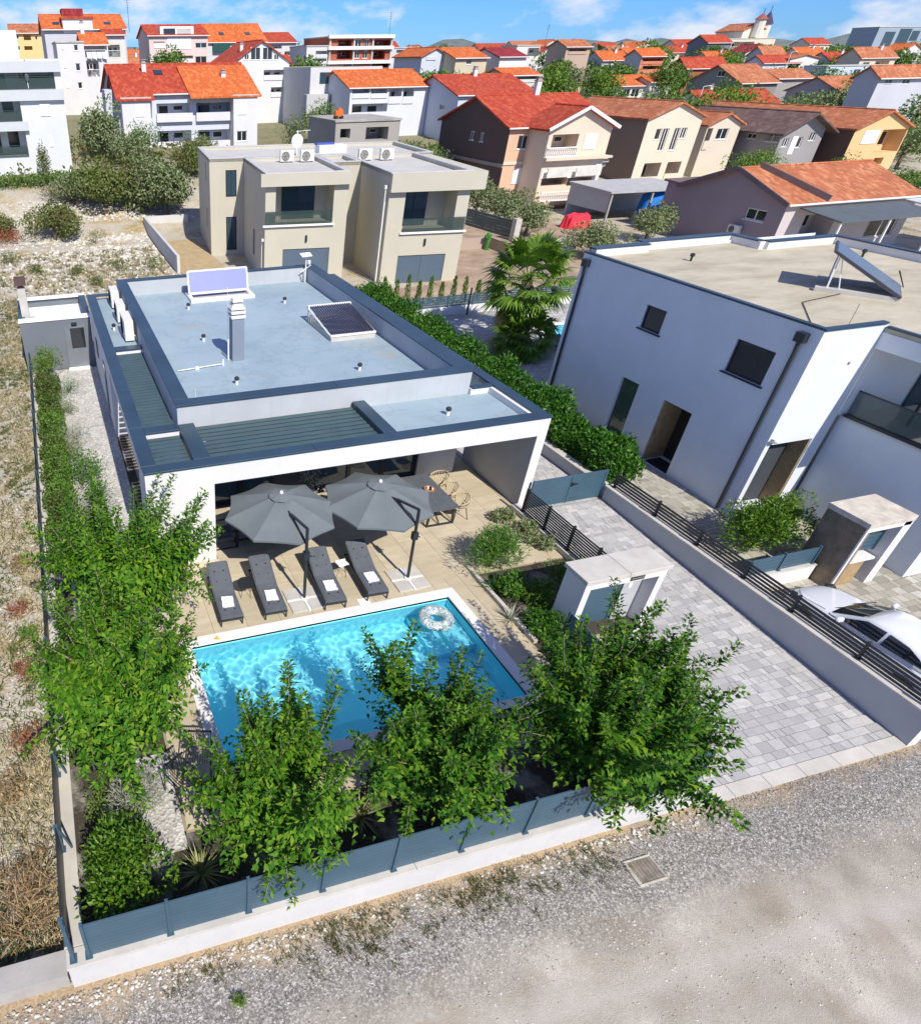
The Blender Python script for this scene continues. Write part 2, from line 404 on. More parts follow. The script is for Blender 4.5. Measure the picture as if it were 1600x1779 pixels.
# ------------------------------------------------------------------ shared materials
plaster = mat('plaster_white', (0.69, 0.685, 0.68), 0.85, 0.045, 0.8, 0.12, 90, spec=0.2, streak=0.22)
plaster_upper = mat('plaster_upper', (0.44, 0.465, 0.485), 0.88, 0.07, 0.7, 0.2, 80, spec=0.2, streak=0.3)
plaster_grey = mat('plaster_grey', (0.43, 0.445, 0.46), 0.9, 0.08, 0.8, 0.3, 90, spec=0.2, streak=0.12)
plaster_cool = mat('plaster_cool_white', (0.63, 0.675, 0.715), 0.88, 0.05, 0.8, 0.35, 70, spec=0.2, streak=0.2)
plaster_wall = mat('plaster_boundary', (0.57, 0.565, 0.555), 0.88, 0.08, 0.9, 0.25, 70, spec=0.2, streak=0.15)
coping_m = mat('coping_metal', (0.026, 0.055, 0.085), 0.36, 0.2, 0.7, 0.03, 20, spec=0.55)
slat_m = mat('slat_metal', (0.055, 0.095, 0.11), 0.45, 0.1, 2.0, 0.03, 30, spec=0.5)
slat_blue = mat('slat_blue_metal', (0.048, 0.10, 0.142), 0.45, 0.1, 1.5, 0.03, 30, spec=0.5)
dark_metal = mat('dark_metal', (0.022, 0.026, 0.032), 0.45, 0.15, 3, 0.03, 30, spec=0.5)
m, n, l, b = _nt('roof_membrane')
_c = _ramp(n, l, _noise(n, l, _pos(n, l, 0.35), 7, 0.65), [(0.3, (0.255,0.345,0.40)), (0.5, (0.30,0.395,0.45)), (0.7, (0.35,0.44,0.49))])
_c = _mix(n, l, _ramp(n, l, _noise(n, l, _pos(n, l, 0.8), 6, 0.6), [(0.50, 0.0), (0.535, 0.35), (0.56, 0.0)]), _c, (0.20,0.25,0.28))
_c = _mix(n, l, _ramp(n, l, _noise(n, l, _pos(n, l, (0.28, 0.28, 1)), 5, 0.6), [(0.60, 0.0), (0.72, 0.55)]), _c, (0.42,0.35,0.25))
_g = n.new('ShaderNodeNewGeometry'); _sp = n.new('ShaderNodeSeparateXYZ'); l.new(_g.outputs['Position'], _sp.inputs[0])
_q = n.new('ShaderNodeMath'); _q.operation = 'MULTIPLY'; l.new(_sp.outputs['Y'], _q.inputs[0]); _q.inputs[1].default_value = 0.95; _fr = n.new('ShaderNodeMath'); _fr.operation = 'FRACT'; l.new(_q.outputs[0], _fr.inputs[0])
_seam = _ramp(n, l, _fr.outputs[0], [(0.0, 1.0), (0.016, 1.0), (0.024, 0.0)])
_c = _mix(n, l, _mix(n, l, 1.0, _seam, (0.4, 0.4, 0.4), 'MULTIPLY'), _c, (0.22,0.29,0.33))
l.new(_c, b.inputs['Base Color']); b.inputs['Roughness'].default_value = 0.5; b.inputs['Specular IOR Level'].default_value = 0.35; _bump(n, l, b, _seam, 0.3, 0.01); deck_m = m
white_m = mat('white_paint', (0.82, 0.82, 0.81), 0.5, 0.03, 2, 0.03, 40)
white_metal = mat('white_metal', (0.78, 0.78, 0.76), 0.4, 0.05, 4, 0.02, 30)
concrete = mat('concrete', (0.50, 0.485, 0.45), 0.9, 0.14, 1.2, 0.3, 45, spec=0.2, streak=0.2)
concrete_raw = mat('concrete_raw', (0.36, 0.345, 0.32), 0.92, 0.2, 0.7, 0.35, 30, spec=0.2, streak=0.3)
coping_stone = mat('coping_stone', (0.52, 0.495, 0.45), 0.85, 0.14, 1.5, 0.25, 50, spec=0.2)
glass = glass_mat('window_glass'); glass_blue = glass_mat('window_glass_blue', (0.03, 0.06, 0.085))
black_m = mat('black_void', (0.012, 0.013, 0.015), 0.8, 0.1, 2, 0)
mat('bark', (0.13, 0.10, 0.075), 0.9, 0.25, 6, 0.5, 30)
mat('bark_pale', (0.26, 0.22, 0.17), 0.9, 0.25, 8, 0.5, 30)
rubber = mat('rubber', (0.02, 0.02, 0.02), 0.8, 0.1, 5, 0)
cushion = mat('charcoal_cushion', (0.105, 0.118, 0.138), 0.9, 0.12, 5, 0.25, 160, spec=0.2)
canopy_m = mat('canopy_fabric', (0.145, 0.168, 0.178), 0.85, 0.08, 2, 0.12, 200, spec=0.25)
rattan = mat('rattan', (0.50, 0.40, 0.25), 0.7, 0.25, 25, 0.5, 80)
wood_clad = mat('stone_cladding_brown', (0.21, 0.165, 0.115), 0.7, 0.3, 4, 0.3, 12, streak=0.2)
oak_m = mat('oak_cladding', (0.36, 0.25, 0.13), 0.6, 0.25, 5, 0.2, 12)
L_mul = leaf_mat('mulberry_leaf', [(0.014,0.06,0.006),(0.030,0.105,0.009),(0.052,0.15,0.012),(0.09,0.205,0.016),(0.17,0.27,0.022)], 0.55, 0.2, 0.12)
L_mulb = leaf_mat('mulberry_leaf_light', [(0.022,0.085,0.007),(0.046,0.145,0.010),(0.075,0.195,0.014),(0.12,0.25,0.02),(0.20,0.31,0.028)], 0.55, 0.22, 0.12)
L_pit = leaf_mat('glossy_shrub_leaf', [(0.04,0.11,0.008),(0.08,0.18,0.012),(0.15,0.26,0.02)], 0.4, 0.2, 0.3)
L_hedge = leaf_mat('hedge_leaf', [(0.022,0.09,0.008),(0.045,0.15,0.012),(0.09,0.22,0.02)], 0.4, 0.2, 0.3)
L_dark = leaf_mat('dark_hedge_leaf', [(0.055,0.085,0.018),(0.09,0.135,0.025),(0.14,0.19,0.04)], 0.5, 0.2, blotch=((0.12,0.24,0.03),0.5,0.9))
L_olive = leaf_mat('olive_leaf', [(0.12,0.17,0.06),(0.18,0.23,0.10),(0.27,0.31,0.17)], 0.55, 0.15)
L_grey = leaf_mat('silver_leaf', [(0.26,0.28,0.22),(0.36,0.38,0.30),(0.45,0.46,0.38)], 0.7, 0.15)
L_green = leaf_mat('bright_leaf', [(0.05,0.14,0.015),(0.08,0.2,0.02),(0.12,0.26,0.03)], 0.5, 0.25)
L_wild = leaf_mat('wild_shrub_leaf', [(0.08,0.12,0.03),(0.13,0.18,0.04),(0.19,0.23,0.06)], 0.6, 0.2, blotch=((0.17,0.13,0.06),0.35,0.6))
L_pine = leaf_mat('pine_leaf', [(0.055,0.125,0.02),(0.10,0.19,0.03),(0.17,0.27,0.045)], 0.6, 0.15)
L_lime = leaf_mat('lime_leaf', [(0.09,0.17,0.02),(0.14,0.24,0.03),(0.20,0.30,0.05)], 0.5, 0.25)
L_yucca = leaf_mat('yucca_leaf', [(0.14,0.19,0.06),(0.24,0.28,0.10),(0.34,0.36,0.16)], 0.5, 0.15)
L_red = leaf_mat('red_weed_leaf', [(0.28,0.05,0.04),(0.36,0.12,0.06),(0.30,0.18,0.08)], 0.7, 0.2)
L_straw = leaf_mat('straw_leaf', [(0.28,0.19,0.08),(0.40,0.29,0.13),(0.34,0.20,0.08),(0.20,0.11,0.05)], 0.8, 0.1)
L_palm = leaf_mat('palm_leaf', [(0.06,0.14,0.015),(0.12,0.23,0.025),(0.20,0.31,0.04)], 0.4, 0.25)

# ------------------------------------------------------------------ the setting: ground, street, paving
def sm(t): t = max(0.0, min(1.0, t)); return t*t*(3-2*t)
_HY = [(-100,-.56),(5,-.52),(14.7,-.06),(58,-.06),(75,1.2),(100,3),(150,5),(220,7),(400,9),(1000,12),(4500,14)]
def ground(x, y):
    z = _HY[-1][1]
    for (a, za), (b, zb) in zip(_HY, _HY[1:]):
        if y <= b: z = za+(zb-za)*max(0, (y-a)/(b-a)); break
    return z + 2.7*sm((32-x)/26)*sm((y-61)/11)*(1-sm((y-150)/80))
def drive_z(y): return -.45+.45*max(0.0, min(1.0, (y-4.95)/9.75))

# terrain sheet with openings where the two pools are sunk in
POOL = (2.02, 9.17, 8.1, 11.66); POOL2 = (25.2, 30.5, 26.2, 30.2)
m, n, l, b = _nt('terrain')
f1 = _noise(n, l, _pos(n, l, 0.35), 8, 0.65); f2 = _noise(n, l, _pos(n, l, 3.0), 8, 0.7); f3 = _noise(n, l, _pos(n, l, 14.0), 4, 0.7)
rub = _ramp(n, l, f3, [(0.3, (0.26,0.23,0.18)), (0.5, (0.50,0.455,0.37)), (0.68, (0.70,0.67,0.60))])
dry = _ramp(n, l, f2, [(0.3, (0.27,0.20,0.10)), (0.5, (0.43,0.335,0.18)), (0.7, (0.53,0.45,0.28))])
wee = _ramp(n, l, f2, [(0.3, (0.06,0.085,0.02)), (0.7, (0.17,0.19,0.06))])
c1 = _mix(n, l, _ramp(n, l, f1, [(0.38, 0.0), (0.52, 1.0)]), dry, rub)
f4 = _noise(n, l, _pos(n, l, (0.21, 0.21, 0.21)), 7, 0.7)
c1 = _mix(n, l, _ramp(n, l, f4, [(0.55, 0.0), (0.68, 0.75)]), c1, wee)
gy = n.new('ShaderNodeNewGeometry'); sy_ = n.new('ShaderNodeSeparateXYZ'); l.new(gy.outputs['Position'], sy_.inputs[0]); ry = n.new('ShaderNodeMapRange'); ry.inputs['From Min'].default_value = 64; ry.inputs['From Max'].default_value = 84; ry.inputs['To Max'].default_value = 0.72; l.new(sy_.outputs['Y'], ry.inputs['Value'])
c1 = _mix(n, l, ry.outputs[0], c1, _ramp(n, l, f2, [(0.3, (0.07,0.09,0.03)), (0.5, (0.14,0.15,0.06)), (0.7, (0.26,0.23,0.12))]))
l.new(c1, b.inputs['Base Color']); b.inputs['Roughness'].default_value = 0.95; b.inputs['Specular IOR Level'].default_value = 0.1
_bump(n, l, b, f3, 0.9, 0.08)
terrain_m = m
xs = sorted(set([-4000,-2000,-900,-400,-200,-100,-60] + list(range(-45, 180, 5)) + [200,240,300,380,500,700,1000,1500,2500,5000] + [POOL[0],POOL[1],POOL2[0],POOL2[1]]))
ys = sorted(set([-120,-40,-10,5] + list(range(8, 160, 4)) + [170,185,200,225,260,310,380,480,620,850,1200,1800,2800,4500] + [14.7]+[POOL[2],POOL[3],POOL2[2],POOL2[3]]))
V = [(x, y, ground(x, y)) for y in ys for x in xs]; F = []
for j in range(len(ys)-1):
    for i in range(len(xs)-1):
        cx, cy = (xs[i]+xs[i+1])/2, (ys[j]+ys[j+1])/2
        if any(p[0] < cx < p[1] and p[2] < cy < p[3] for p in (POOL, POOL2)): continue
        a = j*len(xs)+i; F.append((a, a+1, a+1+len(xs), a+len(xs)))
mb = MB(); mb.add(V, F); tag(mb.build('terrain', terrain_m), kind='structure')

# far hills along the horizon
m, n, l, b = _nt('hills'); l.new(_ramp(n, l, _noise(n, l, _pos(n, l, 0.02), 6), [(0.35, (0.10,0.14,0.13)), (0.65, (0.17,0.20,0.19))]), b.inputs['Base Color']); b.inputs['Roughness'].default_value = 1
mb = MB(); k = 70; g_ = np.random.default_rng(5); hh = [max(4, 30+16*math.sin(i*0.33)+9*math.sin(i*0.9+1)+g_.uniform(-3, 3)) for i in range(k+1)]
V = []
for i in range(k+1):
    x = -1500+i*85
    V += [(x, 2350, 8), (x, 2600, 6+hh[i]*0.9), (x, 2900, 8+hh[(i*3) % k]*1.35), (x, 3300, 5)]
mb.add(V, [(i*4+j, i*4+4+j, i*4+5+j, i*4+1+j) for i in range(k) for j in range(3)])
tag(mb.build('hills', m, smooth=True), kind='structure')

# gravel street
m, n, l, b = _nt('street_gravel')
g = n.new('ShaderNodeNewGeometry'); sp = n.new('ShaderNodeSeparateXYZ'); l.new(g.outputs['Position'], sp.inputs[0])
w = _noise(n, l, _pos(n, l, 0.9), 5, 0.65)
ad = n.new('ShaderNodeMath'); ad.operation = 'MULTIPLY_ADD'; l.new(w, ad.inputs[0]); ad.inputs[1].default_value = 1.7; l.new(sp.outputs['Y'], ad.inputs[2])
tl = n.new('ShaderNodeMath'); tl.operation = 'MULTIPLY_ADD'; l.new(sp.outputs['X'], tl.inputs[0]); tl.inputs[1].default_value = -0.012; l.new(ad.outputs[0], tl.inputs[2])
sp1 = _noise(n, l, _pos(n, l, 55), 4, 0.75); sp2 = _noise(n, l, _pos(n, l, 20), 5, 0.7); pat = _noise(n, l, _pos(n, l, 0.75), 6, 0.6)
vo = n.new('ShaderNodeTexVoronoi'); vo.inputs['Scale'].default_value = 1; l.new(_pos(n, l, 34), vo.inputs['Vector']); sv = n.new('ShaderNodeSeparateColor'); l.new(vo.outputs['Color'], sv.inputs[0])
grav = _ramp(n, l, sv.outputs[0], [(0.0, (0.13,0.122,0.11)), (0.45, (0.235,0.222,0.203)), (0.8, (0.36,0.342,0.312)), (1, (0.56,0.54,0.505))])
dust = _ramp(n, l, pat, [(0.3, (0.33,0.305,0.265)), (0.43, (0.42,0.39,0.34)), (0.56, (0.50,0.47,0.42)), (0.72, (0.62,0.60,0.56))])
dust = _mix(n, l, 0.6, dust, _ramp(n, l, sp1, [(0.3, (0.2,0.19,0.17)), (0.55, (0.45,0.43,0.39)), (0.75, (0.62,0.6,0.56))]), 'OVERLAY')
dust = _mix(n, l, 0.5, dust, _ramp(n, l, _noise(n, l, _pos(n, l, 95), 5, 0.85), [(0.3, 0.18), (0.5, 0.5), (0.7, 0.82)]), 'OVERLAY')
sand = _ramp(n, l, sp2, [(0.3, (0.30,0.21,0.12)), (0.55, (0.47,0.36,0.23)), (0.75, (0.56,0.46,0.33))])
r1 = n.new('ShaderNodeMapRange'); r1.inputs['From Min'].default_value = 3.9; r1.inputs['From Max'].default_value = 4.75; l.new(tl.outputs[0], r1.inputs['Value'])
c = _mix(n, l, r1.outputs[0], dust, grav)
r2 = n.new('ShaderNodeMapRange'); r2.inputs['From Min'].default_value = 5.3; r2.inputs['From Max'].default_value = 5.75; l.new(tl.outputs[0], r2.inputs['Value'])
c = _mix(n, l, r2.outputs[0], c, sand)
tr = n.new('ShaderNodeMath'); tr.operation = 'MULTIPLY_ADD'; l.new(sp.outputs['X'], tr.inputs[0]); tr.inputs[1].default_value = 0.03; l.new(sp.outputs['Y'], tr.inputs[2])
tr2 = n.new('ShaderNodeMath'); tr2.operation = 'MULTIPLY_ADD'; l.new(w, tr2.inputs[0]); tr2.inputs[1].default_value = 0.5; l.new(tr.outputs[0], tr2.inputs[2])
mr = n.new('ShaderNodeMapRange'); mr.inputs['From Min'].default_value = 1.0; mr.inputs['From Max'].default_value = 4.0; l.new(tr2.outputs[0], mr.inputs['Value'])
c = _mix(n, l, _ramp(n, l, mr.outputs[0], [(0.0, 0.0), (0.14, 0.0), (0.22, 0.4), (0.32, 0.0), (0.60, 0.0), (0.70, 0.4), (0.82, 0.0)]), c, (0.53, 0.505, 0.465))
oil = _noise(n, l, _pos(n, l, 0.5), 5, 0.6)
c = _mix(n, l, _ramp(n, l, oil, [(0.56, 0.0), (0.72, 0.6)]), c, (0.27, 0.215, 0.155))
l.new(c, b.inputs['Base Color']); b.inputs['Roughness'].default_value = 0.95; b.inputs['Specular IOR Level'].default_value = 0.12
nb = _bump(n, l, b, sp1, 0.6, 0.015); _bump(n, l, b, vo.outputs['Distance'], 0.3, 0.01, nb)
street_m = m
sx = np.concatenate([[-60, -30, -12], np.arange(-6, 22, 0.35), [26, 40, 80]]); sy = np.concatenate([[-40, -15, -5], np.arange(0, 5.1, 0.3), [5.12]])
def bumpz(x, y): return 0.006*math.sin(x*.7+y)+0.005*math.sin(x*0.5-y*1.3)-0.012*math.exp(-((y-2.9+.03*x)/.22)**2)-0.012*math.exp(-((y-1.3+.03*x)/.22)**2)
V = [(x, y, -.48+bumpz(x, y)-(0.03 if y > 5 else 0)) for y in sy for x in sx]; q = len(sx)
mb = MB(); mb.add(V, [(j*q+i, j*q+i+1, j*q+i+1+q, j*q+i+q) for j in range(len(sy)-1) for i in range(q-1)])
tag(mb.build('street', street_m, smooth=True), kind='structure')

# loose stones and weeds on the street verge
def stones(name, g, pts, size, m, label=None, kind='stuff'):
    base = np.array([(0,0,1),(1,0,0.1),(0.3,0.95,0),(-0.8,0.6,0.15),(-0.8,-0.6,0),(0.35,-0.9,0.1),(0,0,-.6)])
    fs = np.array([(0,1,2),(0,2,3),(0,3,4),(0,4,5),(0,5,1),(6,2,1),(6,3,2),(6,4,3),(6,5,4),(6,1,5)])
    k = len(pts); a = g.uniform(0, 6.28, k); c, s = np.cos(a), np.sin(a)
    sz = np.stack([size*g.uniform(.7, 1.3, k), size*g.uniform(.6, 1.1, k), size*g.uniform(.4, .85, k)], 1)
    B = base[None]*sz[:, None, :]*g.uniform(.8, 1.2, (k, 7, 1))
    X = B[:, :, 0]*c[:, None]-B[:, :, 1]*s[:, None]; Y = B[:, :, 0]*s[:, None]+B[:, :, 1]*c[:, None]
    V = np.stack([X, Y, B[:, :, 2]], 2)+np.asarray(pts)[:, None, :]
    F = (np.arange(k)[:, None, None]*7+fs[None]).reshape(-1, 3)
    me = bpy.data.meshes.new(name); me.from_pydata(V.reshape(-1, 3).tolist(), [], F.tolist()); me.materials.append(m)
    o = bpy.data.objects.new(name, me); C.objects.link(o); return tag(o, label, None, None, kind)
def stone_mat(name, cols):
    m, n, l, b = _nt(name); g = n.new('ShaderNodeNewGeometry')
    c = _ramp(n, l, g.outputs['Random Per Island'], [(i/(len(cols)-1), cc) for i, cc in enumerate(cols)])
    c = _mix(n, l, _ramp(n, l, _noise(n, l, _pos(n, l, 9), 4), [(0.45, 0.0), (0.7, 0.35)]), c, (0.25, 0.22, 0.17))
    l.new(c, b.inputs['Base Color']); b.inputs['Roughness'].default_value = 0.9; return m
grey_stone = stone_mat('grey_gravel', [(0.14,0.134,0.125),(0.24,0.23,0.213),(0.36,0.345,0.32),(0.60,0.58,0.55)])
lime_stone = stone_mat('limestone', [(0.40,0.36,0.30),(0.58,0.55,0.49),(0.70,0.68,0.63),(0.48,0.42,0.33)])
g = np.random.default_rng(11)
N_ = 34000; px = g.uniform(-3, 17.5, N_); py = 4.98-np.abs(g.normal(0.45, 0.38, N_))-g.uniform(0, 0.1, N_)+.02*(px-6)*0; ok = (py > 1.9)
pts = np.stack([px, py, np.array([-.478+bumpz(a, b) for a, b in zip(px, py)])], 1)[ok]
tag(stones('gravel', g, pts, 0.004+0.02*g.uniform(0, 1, len(pts))**4, grey_stone), 'loose grey gravel along the foot of the garden wall')
px = np.concatenate([g.uniform(-2.5, 11, 420), g.normal(1.2, 1.0, 110)]); py = 4.97-np.abs(g.normal(0, 0.16, 530))-0.04
pts = np.stack([px, py, np.full(530, -.47)], 1)
tag(stones('verge_stones', g, pts, g.uniform(0.012, 0.042, 530), lime_stone), 'pale broken stones in the sandy strip below the white wall')

px = g.uniform(-2, 18, 24000); py = g.uniform(1.6, 4.6, 24000); kp = np.sin(px*.9+py*2.2)+np.sin(px*2.1-py)+g.normal(size=24000)*.8 > -.2; px, py = px[kp], py[kp]
tag(stones('road_grit', g, np.stack([px, py, np.array([-.479+bumpz(a, b) for a, b in zip(px, py)])], 1), .004+.02*g.uniform(0, 1, len(px))**5, stone_mat('road_grit', [(.28, .25, .21), (.42, .39, .33), (.55, .52, .46), (.66, .64, .6)])), 'fine grit scattered over the dusty road')
# garden ground: soil and white gravel
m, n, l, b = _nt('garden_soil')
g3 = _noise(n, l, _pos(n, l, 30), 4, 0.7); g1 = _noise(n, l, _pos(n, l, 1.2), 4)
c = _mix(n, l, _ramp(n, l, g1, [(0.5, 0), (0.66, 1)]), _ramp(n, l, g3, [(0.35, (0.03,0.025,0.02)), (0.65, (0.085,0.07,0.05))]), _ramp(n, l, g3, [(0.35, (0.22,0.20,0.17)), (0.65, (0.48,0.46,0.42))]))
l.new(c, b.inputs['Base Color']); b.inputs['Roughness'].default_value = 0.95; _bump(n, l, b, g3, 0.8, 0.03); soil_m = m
def around(mb, x0, x1, y0, y1, h, z0, z1):
    hx0, hx1, hy0, hy1 = h
    for r in ((x0, x1, y0, hy0), (x0, x1, hy1, y1), (x0, hx0, hy0, hy1), (hx1, x1, hy0, hy1)): mb.box(r[0], r[2], z0, r[1], r[3], z1)
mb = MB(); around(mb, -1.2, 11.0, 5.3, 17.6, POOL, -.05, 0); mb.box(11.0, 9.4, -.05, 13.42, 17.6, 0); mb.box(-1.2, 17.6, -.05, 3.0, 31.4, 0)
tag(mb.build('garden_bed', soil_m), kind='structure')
# pale gravel path beside the villa
m, n, l, b = _nt('white_gravel'); vo = n.new('ShaderNodeTexVoronoi'); vo.inputs['Scale'].default_value = 1; l.new(_pos(n, l, 16), vo.inputs['Vector']); sv = n.new('ShaderNodeSeparateColor'); l.new(vo.outputs['Color'], sv.inputs[0])
c = _ramp(n, l, sv.outputs[0], [(0, (0.36,0.35,0.32)), (0.5, (0.52,0.505,0.475)), (1, (0.66,0.65,0.62))]); c = _mix(n, l, _ramp(n, l, _noise(n, l, _pos(n, l, 1.1), 5), [(0.45, 0), (0.7, 0.6)]), c, (0.30,0.28,0.25))
l.new(c, b.inputs['Base Color']); b.inputs['Roughness'].default_value = 0.9; _bump(n, l, b, vo.outputs['Distance'], 0.8, 0.03); wgravel_m = m
mb = MB(); mb.box(-0.75, 12.4, 0, .845, 15.0, .012); mb.box(-0.75, 15.0, 0, 1.62, 31.45, .012); mb.box(0.1, 6.6, 0, 0.845, 8.8, .012)
tag(mb.build('gravel_path', wgravel_m), kind='structure')
g = np.random.default_rng(12); px = g.uniform(-0.7, 1.55, 2600); py = g.uniform(13, 31.3, 2600)
tag(stones('white_gravel', g, np.stack([px, py, np.full(2600, .015)], 1), g.uniform(0.012, 0.032, 2600), lime_stone), 'white gravel strewn on the path along the villa')

# driveway with stone pavers
joint_m = mat('paver_joint', (0.31, 0.305, 0.295), 0.95, 0.15, 3, 0.3, 40)
m, n, l, b = _nt('grey_paver'); oi = n.new('ShaderNodeObjectInfo'); gi = n.new('ShaderNodeNewGeometry')
ad = n.new('ShaderNodeMath'); ad.operation = 'ADD'; l.new(oi.outputs['Random'], ad.inputs[0]); l.new(gi.outputs['Random Per Island'], ad.inputs[1]); fr = n.new('ShaderNodeMath'); fr.operation = 'FRACT'; l.new(ad.outputs[0], fr.inputs[0])
c = _ramp(n, l, fr.outputs[0], [(0, (0.36,0.355,0.35)), (0.35, (0.43,0.425,0.415)), (0.75, (0.48,0.47,0.455)), (1, (0.565,0.55,0.53))])
c = _mix(n, l, _ramp(n, l, _noise(n, l, _pos(n, l, (3, 9, 3)), 5), [(0.4, 0), (0.75, 0.5)]), c, (0.33,0.325,0.315))
l.new(c, b.inputs['Base Color']); b.inputs['Roughness'].default_value = 0.85; b.inputs['Specular IOR Level'].default_value = 0.2; _bump(n, l, b, _noise(n, l, _pos(n, l, 40), 4), 0.3, 0.01); paver_m = m
m2 = m.copy(); m2.name = 'sand_paver'
for nd in m2.node_tree.nodes:
    if nd.type == 'VALTORGB' and len(nd.color_ramp.elements) == 4:
        for e, cc in zip(nd.color_ramp.elements, [(0.27,0.25,0.20),(0.37,0.345,0.28),(0.44,0.41,0.34),(0.50,0.48,0.42)]): e.color = (*cc, 1)
sand_paver_m = m2
def layout(x0, x1, y0, y1, seed):
    r = rnd(seed); out = []; y = y0
    while y < y1-0.05:
        d = r.choice((0.12, 0.18, 0.18, 0.25)); d = min(d, y1-y); x = x0-r.uniform(0, .2)
        while x < x1-0.04:
            w = r.choice((0.16, 0.25, 0.33, 0.42)); a, e = max(x, x0), min(x+w, x1)
            if e-a > 0.05: out.append((a, y, e, y+d))
            x += w
        y += d
    return out
mb = MB()
def drive_poly(x0, x1, y0, y1): mb.slab([(x0,y0,drive_z(y0)-.02),(x1,y0,drive_z(y0)-.02),(x1,y1,drive_z(y1)-.02),(x0,y1,drive_z(y1)-.02)], .05)
drive_poly(11.02, 13.6, 4.98, 9.42); drive_poly(13.6, 16.62, 4.98, 14.7); drive_poly(13.6, 16.62, 14.7, 33.5)
drive = tag(mb.build('driveway', joint_m), kind='structure')
ub = MB(); ub.box(-.5, -.5, -.03, .5, .5, 0); pm = ub.build('paver', paver_m, drive, bevel=0.0)
lay = layout(11.05, 16.6, 5.25, 9.4, 3)+layout(13.68, 16.6, 9.4, 14.7, 4)+layout(13.68, 16.6, 14.8, 33, 5)
lay.sort(key=lambda q: -((q[2]-q[0])*(q[3]-q[1]))/((q[0]*.9)**2+q[1]**2+144)**1.0)
sl = math.atan2(.45, 9.75); rr = rnd(8); rest = MB()
def put_paver(o, q):
    cx, cy = (q[0]+q[2])/2, (q[1]+q[3])/2
    o.location = (cx, cy, drive_z(cy)+rr.uniform(0, .006)); o.scale = (q[2]-q[0]-.008, q[3]-q[1]-.008, 1); o.rotation_euler = (sl if cy < 14.7 else 0, 0, 0)
near = [q for q in lay if q[1] < 14.75][:300]; ns = set(near)
for i, q in enumerate(near):
    o = pm if i == 0 else inst(pm, 'paver', drive); put_paver(o, q)
for q in lay:
    if q in ns: continue
    cy = (q[1]+q[3])/2; rest.box(q[0]+.006, q[1]+.006, drive_z(cy)-.03, q[2]-.006, q[3]-.006, drive_z(cy)+rr.uniform(0, .006))
rest.build('paver_field', paver_m, drive, kind='stuff')
# concrete kerb slabs along the street end of the driveway
for i in range(6):
    x0 = 11.05+i*0.93; kb = MB(); kb.slab([(x0+.006,4.96,-.446),(x0+.924,4.96,-.446),(x0+.924,5.24,-.43),(x0+.006,5.24,-.43)], .1); kb.build('kerb_slab', coping_stone, drive)

# neighbour's paving
mb = MB(); mb.slab([(16.9,4.98,-.47),(40,4.98,-.47),(40,14.7,-.02),(16.9,14.7,-.02)], .05); mb.box(16.9, 14.7, -.07, 24.5, 34, -.02)
npv = tag(mb.build('neighbour_paving', joint_m), kind='structure')
mb = MB()
for q in layout(18.1, 19.8, 12.5, 22, 6)+layout(16.95, 24.0, 5.1, 12.5, 7):
    z = drive_z((q[1]+q[3])/2); mb.box(q[0]+.006, q[1]+.006, z-.03, q[2]-.006, q[3]-.006, z+rr.uniform(0, .005))
mb.build('paver_field', sand_paver_m, npv, kind='stuff')
mb = MB()
for q in layout(18.3, 33, 22, 32.6, 9)[::1]:
    if POOL2[0]-.4 < (q[0]+q[2])/2 < POOL2[1]+.4 and POOL2[2]-.4 < (q[1]+q[3])/2 < POOL2[3]+.4: continue
    mb.box(q[0]+.006, q[1]+.006, -.03, q[2]-.006, q[3]-.006, rr.uniform(0, .004))
bp = MB(); around(bp, 24.5, 36, 22, 33.5, POOL2, -.05, -.02)
bpo = tag(bp.build('back_garden_paving', joint_m), kind='structure'); mb.build('paver_field', paver_m, bpo, kind='stuff')

# terrace of large sandstone-coloured tiles
m, n, l, b = _nt('terrace_tile'); oi = n.new('ShaderNodeObjectInfo')
c = _ramp(n, l, oi.outputs['Random'], [(0, (0.48,0.415,0.295)), (0.5, (0.54,0.47,0.34)), (1, (0.59,0.52,0.385))])
c = _mix(n, l, _ramp(n, l, _noise(n, l, _pos(n, l, (1.6, 5, 1)), 6, 0.65), [(0.38, 0), (0.7, 0.75)]), c, (0.42,0.36,0.25))
l.new(c, b.inputs['Base Color']); b.inputs['Roughness'].default_value = 0.6; b.inputs['Specular IOR Level'].default_value = 0.3; _bump(n, l, b, _noise(n, l, _pos(n, l, 30), 3), 0.08, 0.01); tile_m = m
tj = mat('tile_joint', (0.33, 0.27, 0.18), 0.9, 0.1, 4, 0)
mb = MB(); around(mb, 0.85, 10.3, 6.9, 15.1, (1.75, 9.45, 7.8, 11.95), 0, .012); mb.box(3.05, 15.1, 0, 10.3, 17.6, .012); mb.box(10.3, 12.3, 0, 13.35, 17.6, .012); mb.box(12.8, 17.6, 0, 13.6, 22, .012)
mb.box(1.95, 15.1, 0, 3.05, 23.6, .0115)
terr = tag(mb.build('terrace', tj), kind='structure')
ub = MB(); ub.box(-.5, -.5, -.02, .5, .5, 0); tm = ub.build('tile', tile_m, terr); first = True
def tiles(x0, x1, y0, y1, s=0.9, oy=0.0, hole=None):
    global first
    y = y0
    while y < y1-0.02:
        y2 = min(y+s, y1); x = x0
        while x < x1-0.02:
            x2 = min(x+s, x1)
            for (a, b_, c_, d_) in ([(x, y, x2, y2)] if hole is None else cut(x, y, x2, y2, hole)):
                o = tm if first else inst(tm, 'tile', terr); first = False
                o.location = ((a+c_)/2, (b_+d_)/2, .032); o.scale = (c_-a-.008, d_-b_-.008, 1)
            x = x2
        y = y2
